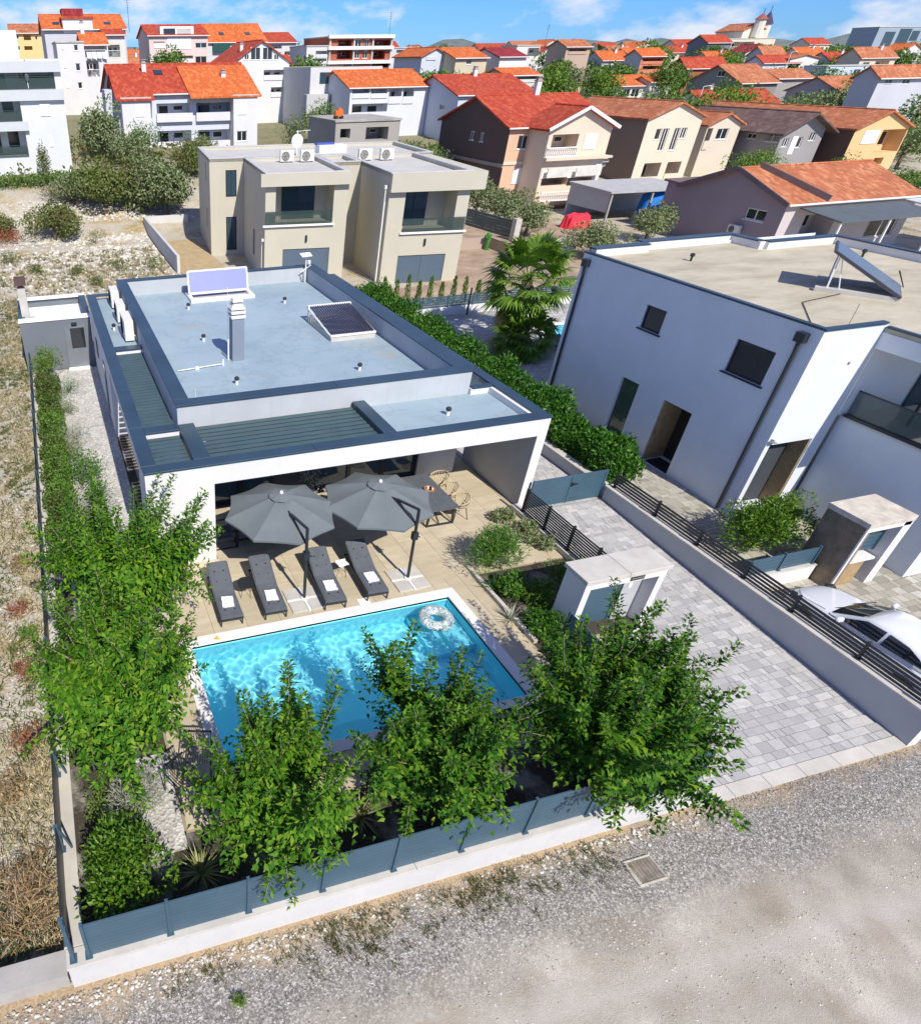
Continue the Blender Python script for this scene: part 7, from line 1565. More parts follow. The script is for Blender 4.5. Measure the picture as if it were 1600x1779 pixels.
# grey house behind the white house; shade put into its mauve side colour
t = thing('grey_house', 'single-storey grey house with shade-coloured mauve side and stained orange roof behind the white house', 'house', (55, 38.5, 0)); d = HD['Q']; mau_shaded = wmat((.30, .25, .27))
d['x1'] = 62; block(t, d, wmat((.62, .56, .56)), 'worn', base=-1, side_m=mau_shaded, oh=.3)
mb = MB(); mb.box(50.6, 47.5, -1, 54, 49.6, 3.5); mb.build('wing', mau_shaded, t, world=True); mb = MB(); mb.slab([(50.4, 47.85, 3.6), (54.2, 47.85, 3.6), (54.2, 49.9, 3.7), (50.4, 49.9, 3.7)], .14); mb.build('wing_roof', mat('verge_dark', (.16, .12, .12), .8), t, world=True)
mb = MB(); mb.bar((49.7, 38.2, 3.5), (49.7, 43.0, 5.25), .1, .3); mb.bar((49.7, 47.8, 3.5), (49.7, 43.0, 5.25), .1, .3); mb.bar((53.2, 38.2, 3.75), (51.6, 43.0, 5.4), .14, .4); mb.build('verge', mat('verge_dark', (.16, .12, .12), .8), t, world=True)
mb = MB(); mb.slab([(51.0, 35.2, 2.9), (60, 35.2, 2.9), (60, 38.3, 3.3), (51.0, 38.3, 3.3)], .08); mb.build('veranda_roof', mat('veranda_sheet', (.10, .12, .13), .6), t, world=True)
for x in (51.2, 55.5, 59.8): mb = MB(); mb.bar((x, 35.35, -.8), (x, 35.35, 2.85), .1); mb.build('veranda_post', white_m, t, world=True)
mb = MB(); mb.slab([(60.2, 33.5, 3.0), (68, 33.5, 3.0), (68, 38.3, 3.4), (60.2, 38.3, 3.4)], .08); mb.build('carport_roof', mat('carport_sheet', (.55, .58, .60), .4), t, world=True)
ac('white air conditioner on the shade-coloured side wall of the grey house', 49.75, 41.5, 1.1, .9, .3, .6, R(-90))
railing(t, 60.5, 67, 33.6, -.3, 1.2, white_m)

# beige modern twin house behind the villa (its walls stand turned a little)
bt = thing('beige_house', 'beige modern two-storey twin house with flat roofs behind the villa', 'house', (20.95, 40.7, 0), R(-7))
bgm = mat('beige_render', (.50, .475, .385), .9, .04, .6, .25, 50, spec=.2, streak=.08); bgi = mat('ochre_render', (.50, .40, .22), .9, .05, .6, .2, 50)
def BP(mb, name, m, **k): return mb.build(name, m, bt, **k)
def bvol(x0, x1, y0, y1, holesF=(), holesL=()):
    mb = MB(); holed(mb, 'y', y0, x0, x1, -.3, 6.4, list(holesF), .12); holed(mb, 'x', x0, y0, y1, -.3, 6.4, list(holesL), .12)
    mb.add([(x1, y0, -.3), (x1, y1, -.3), (x1, y1, 6.4), (x1, y0, 6.4)], [(0, 1, 2, 3)]); mb.add([(x0, y1, -.3), (x1, y1, -.3), (x1, y1, 6.4), (x0, y1, 6.4)], [(0, 3, 2, 1)]); BP(mb, 'wall', bgm)
    mb = MB(); around(mb, x0-.02, x1+.02, y0-.02, y1+.02, (x0+.28, x1-.28, y0+.28, y1-.28), 6.4, 6.45); BP(mb, 'roof_edge', mat('light_coping', (.52, .52, .50), .5))
    mb = MB(); mb.box(x0+.05, y0+.05, 6.0, x1-.05, y1-.05, 6.2); BP(mb, 'roof_deck', mat('grey_deck', (.50, .49, .46), .85, .1, .6, .2, 20))
    mb = MB(); around(mb, x0, x1, y0, y1, (x0+.26, x1-.26, y0+.26, y1-.26), 6.2, 6.4); BP(mb, 'parapet', bgm)
bvol(0, 5.2, 0, 9.9, [(1.05, 3.15, 4.4, 5.4, 1.6), (1.05, -.3, 4.25, 1.68, .1)])
bvol(-7.4, -2.12, 1.5, 9.9, [(-6.75, 3.55, -3.05, 5.72, 1.6), (-6.2, -.3, -3.1, 2.05, .1)], [(5.2, .9, 5.9, 2.6)])
bvol(-2.12, 0, 6.0, 9.9); bvol(-9.9, 6.6, 9.9, 18.0, [(-8.75, 3.95, -7.95, 5.68, .12), (-8.75, .3, -7.95, 2.62, .12)], [(12.0, 4.75, 12.5, 6.0), (12.0, 1.6, 12.5, 2.9)])
for (x0, z0, x1, z1, y) in ((1.35, 3.2, 3.1, 5.35, 1.58), (-6.05, 3.6, -3.9, 5.65, 3.08), (-8.72, 3.98, -7.98, 5.65, 10.0), (-8.72, .33, -7.98, 2.6, 10.0)):
    mb = MB(); mb.box(x0, y-.05, z0, x1, y, z1); f = BP(mb, 'sliding_door' if x1-x0 > 1 else 'window', dark_metal); mb = MB(); mb.box(x0+.06, y-.065, z0+.06, (x0+x1)/2-.03, y-.051, z1-.06); mb.box((x0+x1)/2+.03, y-.065, z0+.06, x1-.06, y-.051, z1-.06); mb.build('pane', glass_blue, f)
for (y0, z0, y1, z1, x) in ((5.2, .9, 5.9, 2.6, -7.4), (12.0, 4.75, 12.5, 6.0, -9.9), (12.0, 1.6, 12.5, 2.9, -9.9)):
    mb = MB(); mb.box(x+.06, y0+.03, z0+.03, x+.1, y1-.03, z1-.03); BP(mb, 'window', glass)
for x0, x1, y, z in ((1.07, 4.23, .06, 1.66), (-6.18, -3.12, 1.56, 2.03)):
    mb = MB(); mb.box(x0, y, -.3, (x0+x1)/2-.01, y+.03, z); mb.box((x0+x1)/2+.01, y, -.3, x1, y+.03, z); BP(mb, 'shutter', mat('blue_shutter', (.085, .125, .17), .6, .06, 1, .05, 20))
for x0, x1, y, z in ((-.05, 5.95, -.35, 5.42), (-7.75, -2.0, 1.15, 5.75)):
    mb = MB(); mb.box(x0, y, z, x1, y+.348, 6.42); BP(mb, 'roof_fascia', bgm)
mb = MB(); mb.box(5.2, .0, 5.42, 5.95, 9, 6.42); BP(mb, 'roof_fascia', bgm)
for x0, x1, y, z in ((.95, 5.3, -.02, 3.05), (-7.55, -2.95, 1.46, 3.5)):
    mb = MB(); mb.box(x0, y-.12, z-.07, x1, y-.002, z+.04); BP(mb, 'balcony_edge', white_m); mb = MB(); mb.box(x0+.12, y-.06, z+.04, x1-.15, y-.04, z+.82); BP(mb, 'balcony_glass', railing_glass)
for x, y in ((.32, -.06), (-7.1, 1.44)):
    mb = MB(); mb.tube([(x-.5, y+.3, 5.6), (x-.5, y+.3, 0)] if x > 0 else [(x-.38, y+.5, 2.6), (x-.38, y+.5, 0)], .05, 7); mb.box(x-.6 if x > 0 else x-.46, y+.2, 5.55 if x > 0 else 2.55, x-.4 if x > 0 else x-.3, y+.4, 5.75 if x > 0 else 2.7); BP(mb, 'downpipe', white_metal)
for x, y, z in ((2.7, -.05, 2.25), (-4.7, 1.45, 2.45)):
    mb = MB(); mb.box(x-.06, y-.04, z, x+.06, y+.048, z+.4); BP(mb, 'wall_lamp', dark_metal)
def bl(x, y): c, s = math.cos(R(-7)), math.sin(R(-7)); return 20.95+x*c-y*s, 40.7+x*s+y*c
for k, (x, y) in enumerate(((-4.6, 8.6), (-3.2, 8.4), (.9, 8.2), (2.4, 8.0))):
    X, Y = bl(x, y); ac('white air conditioner, number %s from the left on the beige roof' % ('one', 'two', 'three', 'four')[k], X, Y, 6.2, .95, .35, .75, R(-7), 'units on the beige roof')
t = thing('satellite_dish', 'white satellite dish on a mast on the beige roof', 'dish', (*bl(-3.0, 12.5), 6.2)); mb = MB(); mb.tube([(0, 0, 0), (0, 0, 1.6)], .04, 6); mb.bar((-.1, 0, 1.55), (1.0, 0, 1.6), .03); mb.build('mast', white_metal, t)
mb = MB(); V = []; 
for i, r_ in enumerate((0, .25, .45)):
    for a in range(16): V.append((r_*math.cos(a*.3927), -.12+.5*r_*r_, .95+r_*math.sin(a*.3927)))
mb.add(V, [(i*16+a, i*16+(a+1) % 16, (i+1)*16+(a+1) % 16, (i+1)*16+a) for i in range(2) for a in range(16)]); mb.build('reflector', white_metal, t)
t = thing('covered_box', 'white box with blue cover on the beige roof', 'box', (*bl(.0, 14.0), 6.2)); mb = MB(); mb.box(-1.1, -.5, 0, 1.1, .5, .5); mb.build('box', white_m, t); mb = MB(); mb.box(-1.15, .0, .5, .3, .55, .62); mb.build('cover', mat('blue_cover', (.05, .10, .42), .5), t)
wall('grey retaining wall of the gravel yard left of the beige house', [(8.85, 47.5, -.3, 9.05, 62.5, 1.1), (9.05, 62.3, -.3, 12.8, 62.5, 1.1)], m=plaster_wall)
mb = MB(); mb.box(9.1, 44, -.06, 12.4, 62.2, .0); tag(mb.build('gravel_yard', mat('yellow_gravel', (.42, .32, .18), .95, .2, 2, .5, 30)), kind='structure')
m, n, l, b = _nt('dirt_yard'); f = _noise(n, l, _pos(n, l, .6), 7, .7); l.new(_ramp(n, l, f, [(.3, (.24, .17, .12)), (.55, (.38, .28, .20)), (.7, (.46, .38, .27))]), b.inputs['Base Color']); b.inputs['Roughness'].default_value = .95; _bump(n, l, b, _noise(n, l, _pos(n, l, 8), 4), .5, .05)
mb = MB(); mb.box(24.5, 35.5, -.06, 44, 58, -.02); mb.box(17, 34.0, -.06, 24.5, 39.5, -.02); tag(mb.build('dirt_yard', m), kind='structure')
wall('low brown wall behind the green water hydrant', [(28.5, 47.4, -.1, 33.6, 47.7, .75), (33.4, 44.5, -.1, 33.65, 47.4, .75)], m=wmat((.40, .32, .26)))
t = thing('hydrant', 'green standpipe hydrant in front of the low brown wall', 'hydrant', (32.9, 47.0, -.02)); mb = MB(); mb.lathe([(.2, 0), (.2, .08), (.14, .1), (.14, .8), (.18, .82), (.2, 1.1), (.12, 1.2)], (0, 0, 0), 12); mb.build('body', mat('green_paint', (.04, .2, .03), .5), t); mb = MB(); mb.box(-.3, -.1, .85, -.14, .1, 1.05); mb.build('outlet', mat('green_paint', (.04, .2, .03), .5), t)

# turrets on the skyline house
t = thing('turreted_house', 'cream house with two small red-roofed turrets on the skyline', 'house', (222, 205, 7)); block(t, HD['Z2'], wmat((.72, .66, .52)), 'worn')
for x, y, z, rk, h in ((222.5, 204, 19.0, 'worn', 1.6), (227.2, 206, 18.0, 'dark', 3.2)):
    mb = MB(); mb.lathe([(1.5, -3), (1.5, 1.4)], (x, y, z), 10); tu = mb.build('turret', wmat((.74, .70, .60)), t, world=True); mb = MB(); mb.lathe([(1.9, 1.4), (.05, 1.4+h)], (x, y, z), 10); mb.build('turret_roof', wmat((.30, .10, .08) if rk == 'worn' else (.07, .06, .10)), tu, world=True)
    mb = MB(); mb.tube([(x, y, z+1.4+h), (x, y, z+2.6+h)], .08, 4); mb.build('flagpole', dark_metal, tu, world=True)

# ------------------------------------------------------------------ vegetation, plots and small things behind
def G(x, y): return ground(x, y)
TR = [  # label, x, y, h, rx, rz, material, n, group
 ('dark round pine between the laundry house and the pink apartment house', 23.5, 125, 9.5, 3.0, 3.4, L_pine, 2600),
 ('broad green tree on the skyline left of the dark red roof house', 70.5, 108, 6.3, 2.6, 2.6, L_pine, 2400),
 ('wispy bare-looking tree on the skyline right of centre', 104, 165, 9, 3.0, 3.2, L_olive, 900),
 ('bright green pine right of the veranda house', 99, 118, 6.5, 3.4, 2.8, L_lime, 2600),
 ('dark pine below the bright green pine', 90, 105, 4.6, 3.4, 2.4, L_pine, 2400),
 ('bushy dark tree left of the low white orange-roofed house', 97, 112, 4.0, 2.6, 2.0, L_pine, 1800),
 ('dense tree between the striped house and the brick house', 128, 135, 5.5, 4.2, 2.8, L_pine, 2400),
 ('tall skyline tree left of the dark red-roofed house', 165, 180, 9, 5.0, 4.0, L_lime, 2400),
 ('pale olive tree right of the stepped white house', 158, 135, 6, 3.0, 2.6, L_olive, 1500),
 ('dark round tree in front of the grey hotel block', 225, 175, 8, 5.0, 4.0, L_pine, 1800),
 ('second dark tree at the right in front of the hotel block', 245, 175, 7, 4.6, 3.6, L_pine, 1600),
 ('lime-green bush tree in front of the orange-roofed grey house', 102, 78, 4.6, 3.2, 1.7, L_lime, 2200),
 ('lime-green spreading bush left of the right edge houses', 111, 80, 4.2, 3.6, 1.6, L_lime, 2200),
 ('round green tree right of the white gabled house', 37.6, 96, 5.0, 2.2, 2.4, L_pine, 2000),
 ('olive tree left of the bluish gabled house flank', 33.0, 92, 4.4, 1.8, 2.0, L_olive, 1500),
 ('olive tree leaning over the concrete ground floor', 28.0, 74, 3.6, 2.2, 1.8, L_olive, 2400),
 ('slim tree in front of the orange-roofed house', 40.3, 88, 4.6, 1.4, 1.8, L_green, 1200),
 ('large silvery olive between the white three-storey house and the red-roofed house', 7.6, 78, 5.0, 2.6, 3.0, L_olive, 3600),
 ('second silvery olive in front of the red-roofed white house', 9.6, 74, 3.2, 1.9, 1.7, L_olive, 2400),
 ('dense bright shrub tree at the top edge of the rubble plot', 6.0, 65.5, 4.0, 2.6, 2.1, L_wild, 3600),
 ('tall wild shrub between the bright shrub tree and the largest wild olive', 8.4, 65, 4.2, 2.0, 2.2, L_wild, 3200),
 ('greyish wild shrub at the foot of the ochre retaining wall', 3.4, 66.2, 2.6, 1.8, 1.3, L_olive, 2600),
 ('dark green shrub beside the flank of the red-roofed white house', 12.2, 80, 3.2, 1.6, 1.6, L_pine, 1800),
 ('bushy tree behind the largest wild olive, beside the beige roof', 15.2, 72, 3.0, 1.9, 1.6, L_wild, 2600),
 ('largest silvery wild olive at the edge of the rubble plot, left of the beige house', 11.2, 63.5, 4.9, 3.0, 2.6, L_olive, 5200),
 ('mid-size wild olive right behind the largest one', 17.8, 78, 3.2, 2.0, 1.7, L_olive, 2400),
 ('narrow green bush against the left-hand white house', 1.3, 70, 4.6, .55, 1.5, L_olive, 700),
 ('green wild shrub in the middle of the rubble plot', 1.15, 60.2, 2.8, 2.1, 1.5, L_wild, 3400),
 ('dark shrub cut by the left edge of the rubble plot', -4.2, 62, 2.3, 1.9, 1.3, L_wild, 2600),
 ('olive tree nearest the dirt yard, left in the row before the brown house', 38.8, 58, 3.6, 1.9, 1.8, L_olive, 3000),
 ('second olive tree in the row before the brown house', 39.6, 54.5, 3.3, 1.9, 1.7, L_olive, 3000),
 ('third olive tree, beside the red car cover', 38.6, 50.2, 2.8, 1.5, 1.4, L_olive, 3000),
 ('broad silvery olive behind the palm', 38.4, 42.4, 2.6, 1.9, 1.25, L_olive, 3600),
 ('dark-skirted olive tree in front of the carport', 46.4, 45.8, 3.0, 1.6, 1.5, L_olive, 3200),
 ('feathery tree in front of the cream house', 70.5, 60, 4.4, 2.0, 2.0, L_pine, 2400),
 ('green bush below the apricot house', 86.5, 56, 2.2, 2.6, 1.3, L_pine, 1800),
 ('dark bush at the corner of the brown house and bluish house', 42.5, 78, 3.0, 1.6, 1.5, L_olive, 1400),
]
TR += [('round green tree behind the beige roof, left of the concrete ground floor', 24.5, 70, 3.6, 2.0, 1.8, L_olive, 2200), ('bushy green tree between the concrete ground floor and the brown house', 40.5, 70, 3.8, 2.0, 1.9, L_pine, 2200), ('second bushy tree beside the brown house flank', 43.0, 72, 3.4, 1.7, 1.7, L_olive, 1800), ('fresh green tree right of the cream house', 74.0, 62, 4.0, 2.0, 1.9, L_lime, 2000), ('green tree between the grey house and the apricot house', 84.5, 60.5, 3.6, 1.6, 1.7, L_pine, 1600),
 ('rounded pine on the skyline left of the striped house', 134, 165, 7.5, 4.2, 3.2, L_pine, 1700), ('second skyline pine, above the striped house', 151, 175, 8, 4.6, 3.4, L_lime, 1700),
 ('skyline tree between striped house and dark red-roofed house', 137, 152, 6, 3.6, 2.6, L_pine, 1500), ('big bright pine behind the orange veranda roof', 94, 126, 6.5, 4.2, 3.2, L_lime, 2600),
 ('pine behind the big bright pine', 107, 141, 7, 4.0, 3.0, L_pine, 1800), ('dark tree above the bluish gabled roof, right of the small pine', 81, 111, 5, 2.6, 2.2, L_pine, 1600),
 ('tree right of the turrets below the skyline', 212, 170, 7, 4.5, 3.2, L_pine, 1500), ('low trees left of the hotel block', 240, 192, 8, 5, 3.6, L_lime, 1500),
 ('small skyline tree above the white terraces', 63, 172, 9.5, 2.6, 2.6, L_pine, 1200), ('slender dark skyline tree left of the brick shell', 56.5, 171, 11, 2.0, 3.0, L_pine, 1200),
 ('skyline tree between brick shell and dark red roof', 100, 175, 9, 3.2, 2.8, L_pine, 1300), ('dark tree beside the pale red roof at the right', 190, 150, 6, 4, 3, L_pine, 1400),
 ('dark bush tree under the veranda house', 84, 99, 4.2, 2.6, 2.0, L_pine, 1700), ('bush behind the brown house ridge', 68, 97, 3.6, 2.4, 1.8, L_pine, 1500)]
_far = np.random.default_rng(404); _names = ['pine', 'olive', 'cypress', 'garden tree', 'broad tree', 'dark tree', 'young tree', 'bushy tree']
_spots = [(112, 148), (122, 158), (128, 150), (168, 160), (178, 170), (186, 182), (146, 132), (152, 146), (160, 120), (172, 138), (198, 160), (206, 186), (222, 196), (236, 210), (256, 200), (270, 190), (92, 138), (86, 128), (80, 140), (74, 118), (64, 116), (56, 128), (48, 130), (44, 142), (58, 160), (92, 160), (104, 132), (118, 124), (134, 118), (142, 112), (128, 96), (120, 92), (110, 90), (96, 88), (88, 84), (80, 82), (74, 84), (66, 84), (60, 78), (106, 72), (114, 74), (100, 66), (22, 108), (28, 112), (16, 122), (20, 145), (48, 112)]
_ord = 'first second third fourth fifth sixth seventh eighth ninth tenth eleventh twelfth thirteenth fourteenth fifteenth sixteenth seventeenth eighteenth nineteenth twentieth'.split()
for _zone, _lo, _hi in (('along the skyline', 141, 999), ('between the middle rows of roofs', 95, 141), ('just behind the near row of houses', 0, 95)):
    for _j, (_x, _y) in enumerate(sorted([q for q in _spots if _lo <= q[1] < _hi], key=lambda q: q[0]/q[1])):
        _k = _spots.index((_x, _y))
        TR.append(('small town tree, %s from the left of those %s' % (_ord[_j], _zone), _x, _y, float(_far.uniform(3.6, 6.6))*(1+_y/500), float(_far.uniform(2.4, 4.0))*(1+_y/400), float(_far.uniform(2.0, 3.2)), (L_pine, L_olive, L_pine, L_lime, L_green)[_k % 5], 1300))
for k, (lb, x, y, h, rx, rz, m, n_) in enumerate(TR):
    tree('tree', lb, (x, y, G(x, y)), h, (rx, rx, rz), m, n_, .14*max(1, rx/1.7)*(1+y/260), .085*max(1, rx/1.7)*(1+y/260), 200+k, 16, .4, trunk_r=.05*h**.8)
bush('wild_bush', 'low red-leaved bush at the left edge of the rubble plot', 'bush', (-2.6, 60.5, G(-2.6, 60.5)), (1.3, 1.2, .6), L_red, 900, .16, .06, 301, simple=True)
bush('wild_bush', 'brown scrub below the orange retaining wall', 'bush', (2.8, 66.5, G(2.8, 66.5)), (2.6, 1.2, .8), leaf_mat('brown_scrub', [(.14, .10, .06), (.2, .15, .08), (.26, .2, .11)], .8, .1), 1800, .16, .06, 302, simple=True)
for k, (x, y, r_, lb) in enumerate(((-.7, 50.5, .55, 'small green tuft bush nearest the store room flue'), (2.0, 49.3, .45, 'small dark bush on the near rubble'), (5.0, 50.0, .7, 'low green bush in the dry grass'), (7.3, 49.4, .75, 'wide low bush left of the grey retaining wall'), (-2.6, 54, .8, 'bush at the left edge on the near rubble'), (4.2, 58.5, .9, 'green ground shrub right of the wild shrub'), (3.0, 46, .5, 'small weed bush just behind the villa'))):
    bush('wild_bush', lb, 'bush', (x, y, G(x, y)), (r_, r_, r_*.6), L_wild, 500, .11, .05, 310+k, simple=True)
g = np.random.default_rng(61); k = 9000; px = np.concatenate([g.uniform(-8, 40, 7000), g.uniform(40, 62, 2000)]); py = np.concatenate([g.uniform(70.5, 87, 7000), g.uniform(77, 92, 2000)]); ok = (np.sin(px*.8)+np.sin(py*.9+px*.3) > -.6) & ~((px < 4.2) & (py > 71.5)); px, py = px[ok], py[ok]; k = len(px)
P = np.stack([px, py, np.array([G(a, b) for a, b in zip(px, py)])+g.uniform(0, 1.3, k)*(.6+.4*np.sin(px*1.3+py))], 1); N = g.normal(size=(k, 3)); N[:, 2] = np.abs(N[:, 2])+.4
tag(leaf_obj('scrub', L_wild, P, g.normal(size=(k, 3))+np.array([0, 0, .4]), N, .45, .25, simple=True), 'overgrown scrub between the houses on the slope', None, None, 'stuff')
g = np.random.default_rng(23); k = 4600; px = g.normal(6, 4.4, k); py = 60+g.normal(0, 4.2, k)+.25*(px-6); ok = (px < 13.5) & (px > -6) & (py < 67) & (py > 48) & ~((px > 8.6) & (py < 63)); px, py = px[ok], py[ok]
tag(stones('limestone_heap', g, np.stack([px, py, np.array([G(a, b) for a, b in zip(px, py)])], 1), .05+.2*g.uniform(0, 1, len(px))**3, stone_mat('white_limestone', [(.42, .39, .33), (.56, .53, .47), (.68, .66, .61), (.5, .45, .37)])), 'bright white limestone boulders across the middle of the plot')
# autumn-coloured weeds along the plot wall
for k, (x, y, r_, m, lb) in enumerate(((-2.2, 16.2, .35, L_straw, 'ochre dry weed clump on the dry plot, level with the villa front'), (-2.05, 12.0, .3, L_red, 'upper red weed clump beside the plot wall'), (-2.1, 10.0, .33, L_red, 'lower red weed clump beside the plot wall'), (-2.2, 14.2, .3, L_red, 'pinkish weed clump on the dry plot'), (-2.4, 8.9, .35, L_straw, 'straw-coloured weed clump on the dry plot'), (-1.95, 13.3, .25, L_lime, 'green weed clump against the outer side of the fence'))):
    bush('weed_clump', lb, 'weeds', (x, y, G(x, y)+.02), (r_, r_*1.1, .18), m, 420, .08, .02, 330+k, simple=True, stem=False)
# pile of dead branches by the street corner
t = thing('brush_pile', 'heap of dry palm leaves and cut branches at the street corner of the dry plot', 'brush pile', (-2.3, 6.5, -.45)); r = np.random.default_rng(9)
mb = MB()
for k in range(520):
    x, y = -2.15+r.normal()*.35, 6.55+r.normal()*.45
    if x > -1.58 or y < 5.65: continue
    z = -.4+.28*max(0, 1-((x+2.35)**2+(y-6.6)**2)/1.4)*r.random(); a = r.uniform(0, 3.14); l_ = r.uniform(.1, .5); p = np.array([x, y, z+.05]); d = np.array([math.cos(a), math.sin(a), r.uniform(-.15, .15)])*l_; w_ = r.uniform(.003, .012); s_ = np.array([-math.sin(a), math.cos(a), 0])*w_
    q = p+d*.5+np.array([0, 0, .05]); mb.add([tuple(p-s_*.4), tuple(q-s_), tuple(p+d), tuple(q+s_), tuple(p+s_*.4)], [(0, 1, 3, 4), (1, 2, 3)])
mb.build('dry_leaves', leaf_mat('dead_palm_leaf', [(.10, .06, .035), (.20, .12, .06), (.34, .22, .11), (.46, .34, .18), (.28, .14, .05)], .8, .1), t, world=True)
# rubble and dry grass on the empty plot
g = np.random.default_rng(13); k = 5200; px = g.uniform(-6, 13.5, k); py = 44+g.uniform(0, 1, k)**.8*23
ok = ~((px > 8.7) & (py > 44) & (px < 13.6)); px, py = px[ok], py[ok]
tag(stones('rubble', g, np.stack([px, py, np.array([G(a, b) for a, b in zip(px, py)])], 1), g.uniform(.04, .2, len(px))*g.uniform(.3, 1, len(px))**1.5+.02, lime_stone), 'white limestone rubble scattered over the empty plot')
g = np.random.default_rng(14); k = 2600; px = -1.6-np.abs(g.normal(0, 1.2, k)); py = g.uniform(5.6, 44, k)
tag(stones('field_stones', g, np.stack([px, py, np.array([G(a, b) for a, b in zip(px, py)])], 1), g.uniform(.01, .045, k), lime_stone), 'pale stones in the dry grass left of the fence')
def tufts(name, label, P, h, m, seed, blades=7):
    g = np.random.default_rng(seed); k = len(P)*blades; B = np.repeat(P, blades, 0)+np.concatenate([g.normal(size=(k, 2))*.05, np.zeros((k, 1))], 1)
    D = np.concatenate([g.normal(size=(k, 2))*.6, np.ones((k, 1))], 1); N = np.concatenate([g.normal(size=(k, 2)), np.full((k, 1), .3)], 1)
    tag(leaf_obj(name, m, B, D, N, g.uniform(.5, 1.3, k)*h, .012+h*.03, simple=True, droop=.4), label, None, None, 'stuff')
g = np.random.default_rng(15)
px = -1.6-np.abs(g.normal(0, 1.5, 3000)); py = 5.7+38.3*g.uniform(0, 1, 3000)**1.4; keep = np.sin(px*1.9+py*.7)+np.sin(py*1.3-px)+g.normal(size=3000)*.6 > -.2
P = np.stack([px, py, np.array([G(a, b) for a, b in zip(px, py)])], 1)
tufts('dry_grass', 'dry straw-coloured grass on the plot left of the fence', P[keep], .19, leaf_mat('dry_grass', [(.46, .40, .25), (.58, .52, .37), (.46, .44, .25), (.38, .31, .18)], .9, .1), 16, 9)
tufts('green_weeds', 'thin green weeds among the dry grass left of the fence', P[~keep][:1500], .15, leaf_mat('weed_green', [(.12, .16, .05), (.19, .22, .08)], .8, .15), 17, 8)
px = g.uniform(-6, 8.6, 1500); py = g.uniform(36, 56, 1500); P = np.stack([px, py, np.array([G(a, b) for a, b in zip(px, py)])], 1)
tufts('plot_grass', 'dry grass between the rubble behind the villa', P[:1100], .28, MATS['dry_grass'], 18, 8); tufts('plot_weeds', 'green weeds between the rubble behind the villa', P[1100:], .26, MATS['weed_green'], 19, 9)
px = np.concatenate([g.uniform(0, 9, 130), g.normal(3.2, .5, 60), g.normal(6.0, .6, 60)]); py = 4.9-np.abs(g.normal(.25, .25, 250))
tufts('verge_weeds', 'sparse weeds along the foot of the street wall', np.stack([px, py, np.full(250, -.475)], 1), .09, leaf_mat('verge_weed', [(.17, .17, .07), (.24, .22, .10), (.11, .14, .04), (.3, .25, .14)], .8, .15), 20, 10)
bush('weed_clump', 'single bright green weed standing in the street gravel', 'weeds', (1.15, 4.12, -.475), (.09, .09, .08), L_lime, 160, .06, .022, 340, stem=False)

# retaining wall under the left-hand houses and a hedge on it
wall('ochre retaining wall under the hedge at the left', [(-8, 68.2, -.2, 6.5, 68.6, 2.6)], m=mat('ochre_stone', (.46, .31, .15), .9, .25, .8, .5, 6))
hedge('garden_hedge', 'long green hedge on top of the ochre retaining wall', -8, 9, 68.7, 70.4, 1.5, L_pine, 5200, .22, .12, 66, z0=2.6)
# carport and covered things by the brown house
t = thing('carport', 'grey flat-roofed carport right of the brown house', 'carport', (52.5, 54, 0)); mb = MB(); mb.slab([(47.5, 52.0, 2.55), (56.5, 52.0, 2.45), (56.5, 57.5, 2.6), (47.5, 57.5, 2.7)], .14); mb.build('roof', mat('sheet_roof', (.42, .43, .43), .5), t, world=True)
mb = MB(); mb.box(47.7, 57.2, -.5, 56.3, 57.4, 2.5); mb.box(47.7, 52.3, .9, 47.85, 57.2, 2.5); mb.build('wall', plaster_grey, t, world=True)
for x, y in ((47.8, 52.2), (52, 52.2), (56.2, 52.2)): mb = MB(); mb.box(x-.08, y-.08, -.5, x+.08, y+.08, 2.4); mb.build('post', concrete_raw, t, world=True)
def cover(label, x, y, z, sx, sy, h, m, rz=0):
    g = np.random.default_rng(int(x*7)); mb = MB(); n1, n2 = 9, 7; V = []
    for j in range(n2):
        for i in range(n1):
            u, v = i/(n1-1)*2-1, j/(n2-1)*2-1; e = max(abs(u), abs(v)); zz = h*(1-.25*u*u)*(1 if e < .8 else .55 if e < 1 else 0)*(1+.08*g.normal()); V.append((u*sx/2*(1+.04*g.normal()), v*sy/2, max(0, zz)))
    mb.add(V, [(j*n1+i, j*n1+i+1, (j+1)*n1+i+1, (j+1)*n1+i) for j in range(n2-1) for i in range(n1-1)]); o = mb.build('tarpaulin', m, None); o.location = (x, y, z); o.rotation_euler = (0, 0, rz); tag(o, label, 'tarpaulin')
cover('bright red tarpaulin over a car in front of the brown house', 44.6, 51.9, -.06, 2.4, 1.5, 1.1, mat('red_tarp', (.75, .035, .06), .5, .1, 2, .2, 5))
cover('bright blue tarpaulin beside the carport', 53.6, 53.0, -.06, 3.0, 1.8, 2.3, mat('blue_tarp', (.02, .22, .75), .45, .1, 2, .2, 5), -.3)
t = thing('terrace_set', 'white table with dark chairs on the lowest balcony at the left edge', 'table', (-2, 72.8, 4.2)); mb = MB(); mb.box(-.9, -.4, .7, .9, .4, .76); [mb.box(sx*.8-.03, -.03, 0, sx*.8+.03, .03, .7) for sx in (-1, 1)]; mb.build('top', white_m, t)
t = thing('parasol', 'folded dark parasol on the top balcony of the house at the left edge', 'parasol', (1.0, 71.9, 10.3)); mb = MB(); mb.tube([(0, 0, 0), (0, 0, 2.1)], .03, 6); mb.build('pole', white_metal, t); mb = MB(); mb.lathe([(.16, .55), (.2, .9), (.1, 1.7), (.03, 2.05)], (0, 0, 0), 8); mb.build('folded_canopy', cushion, t)
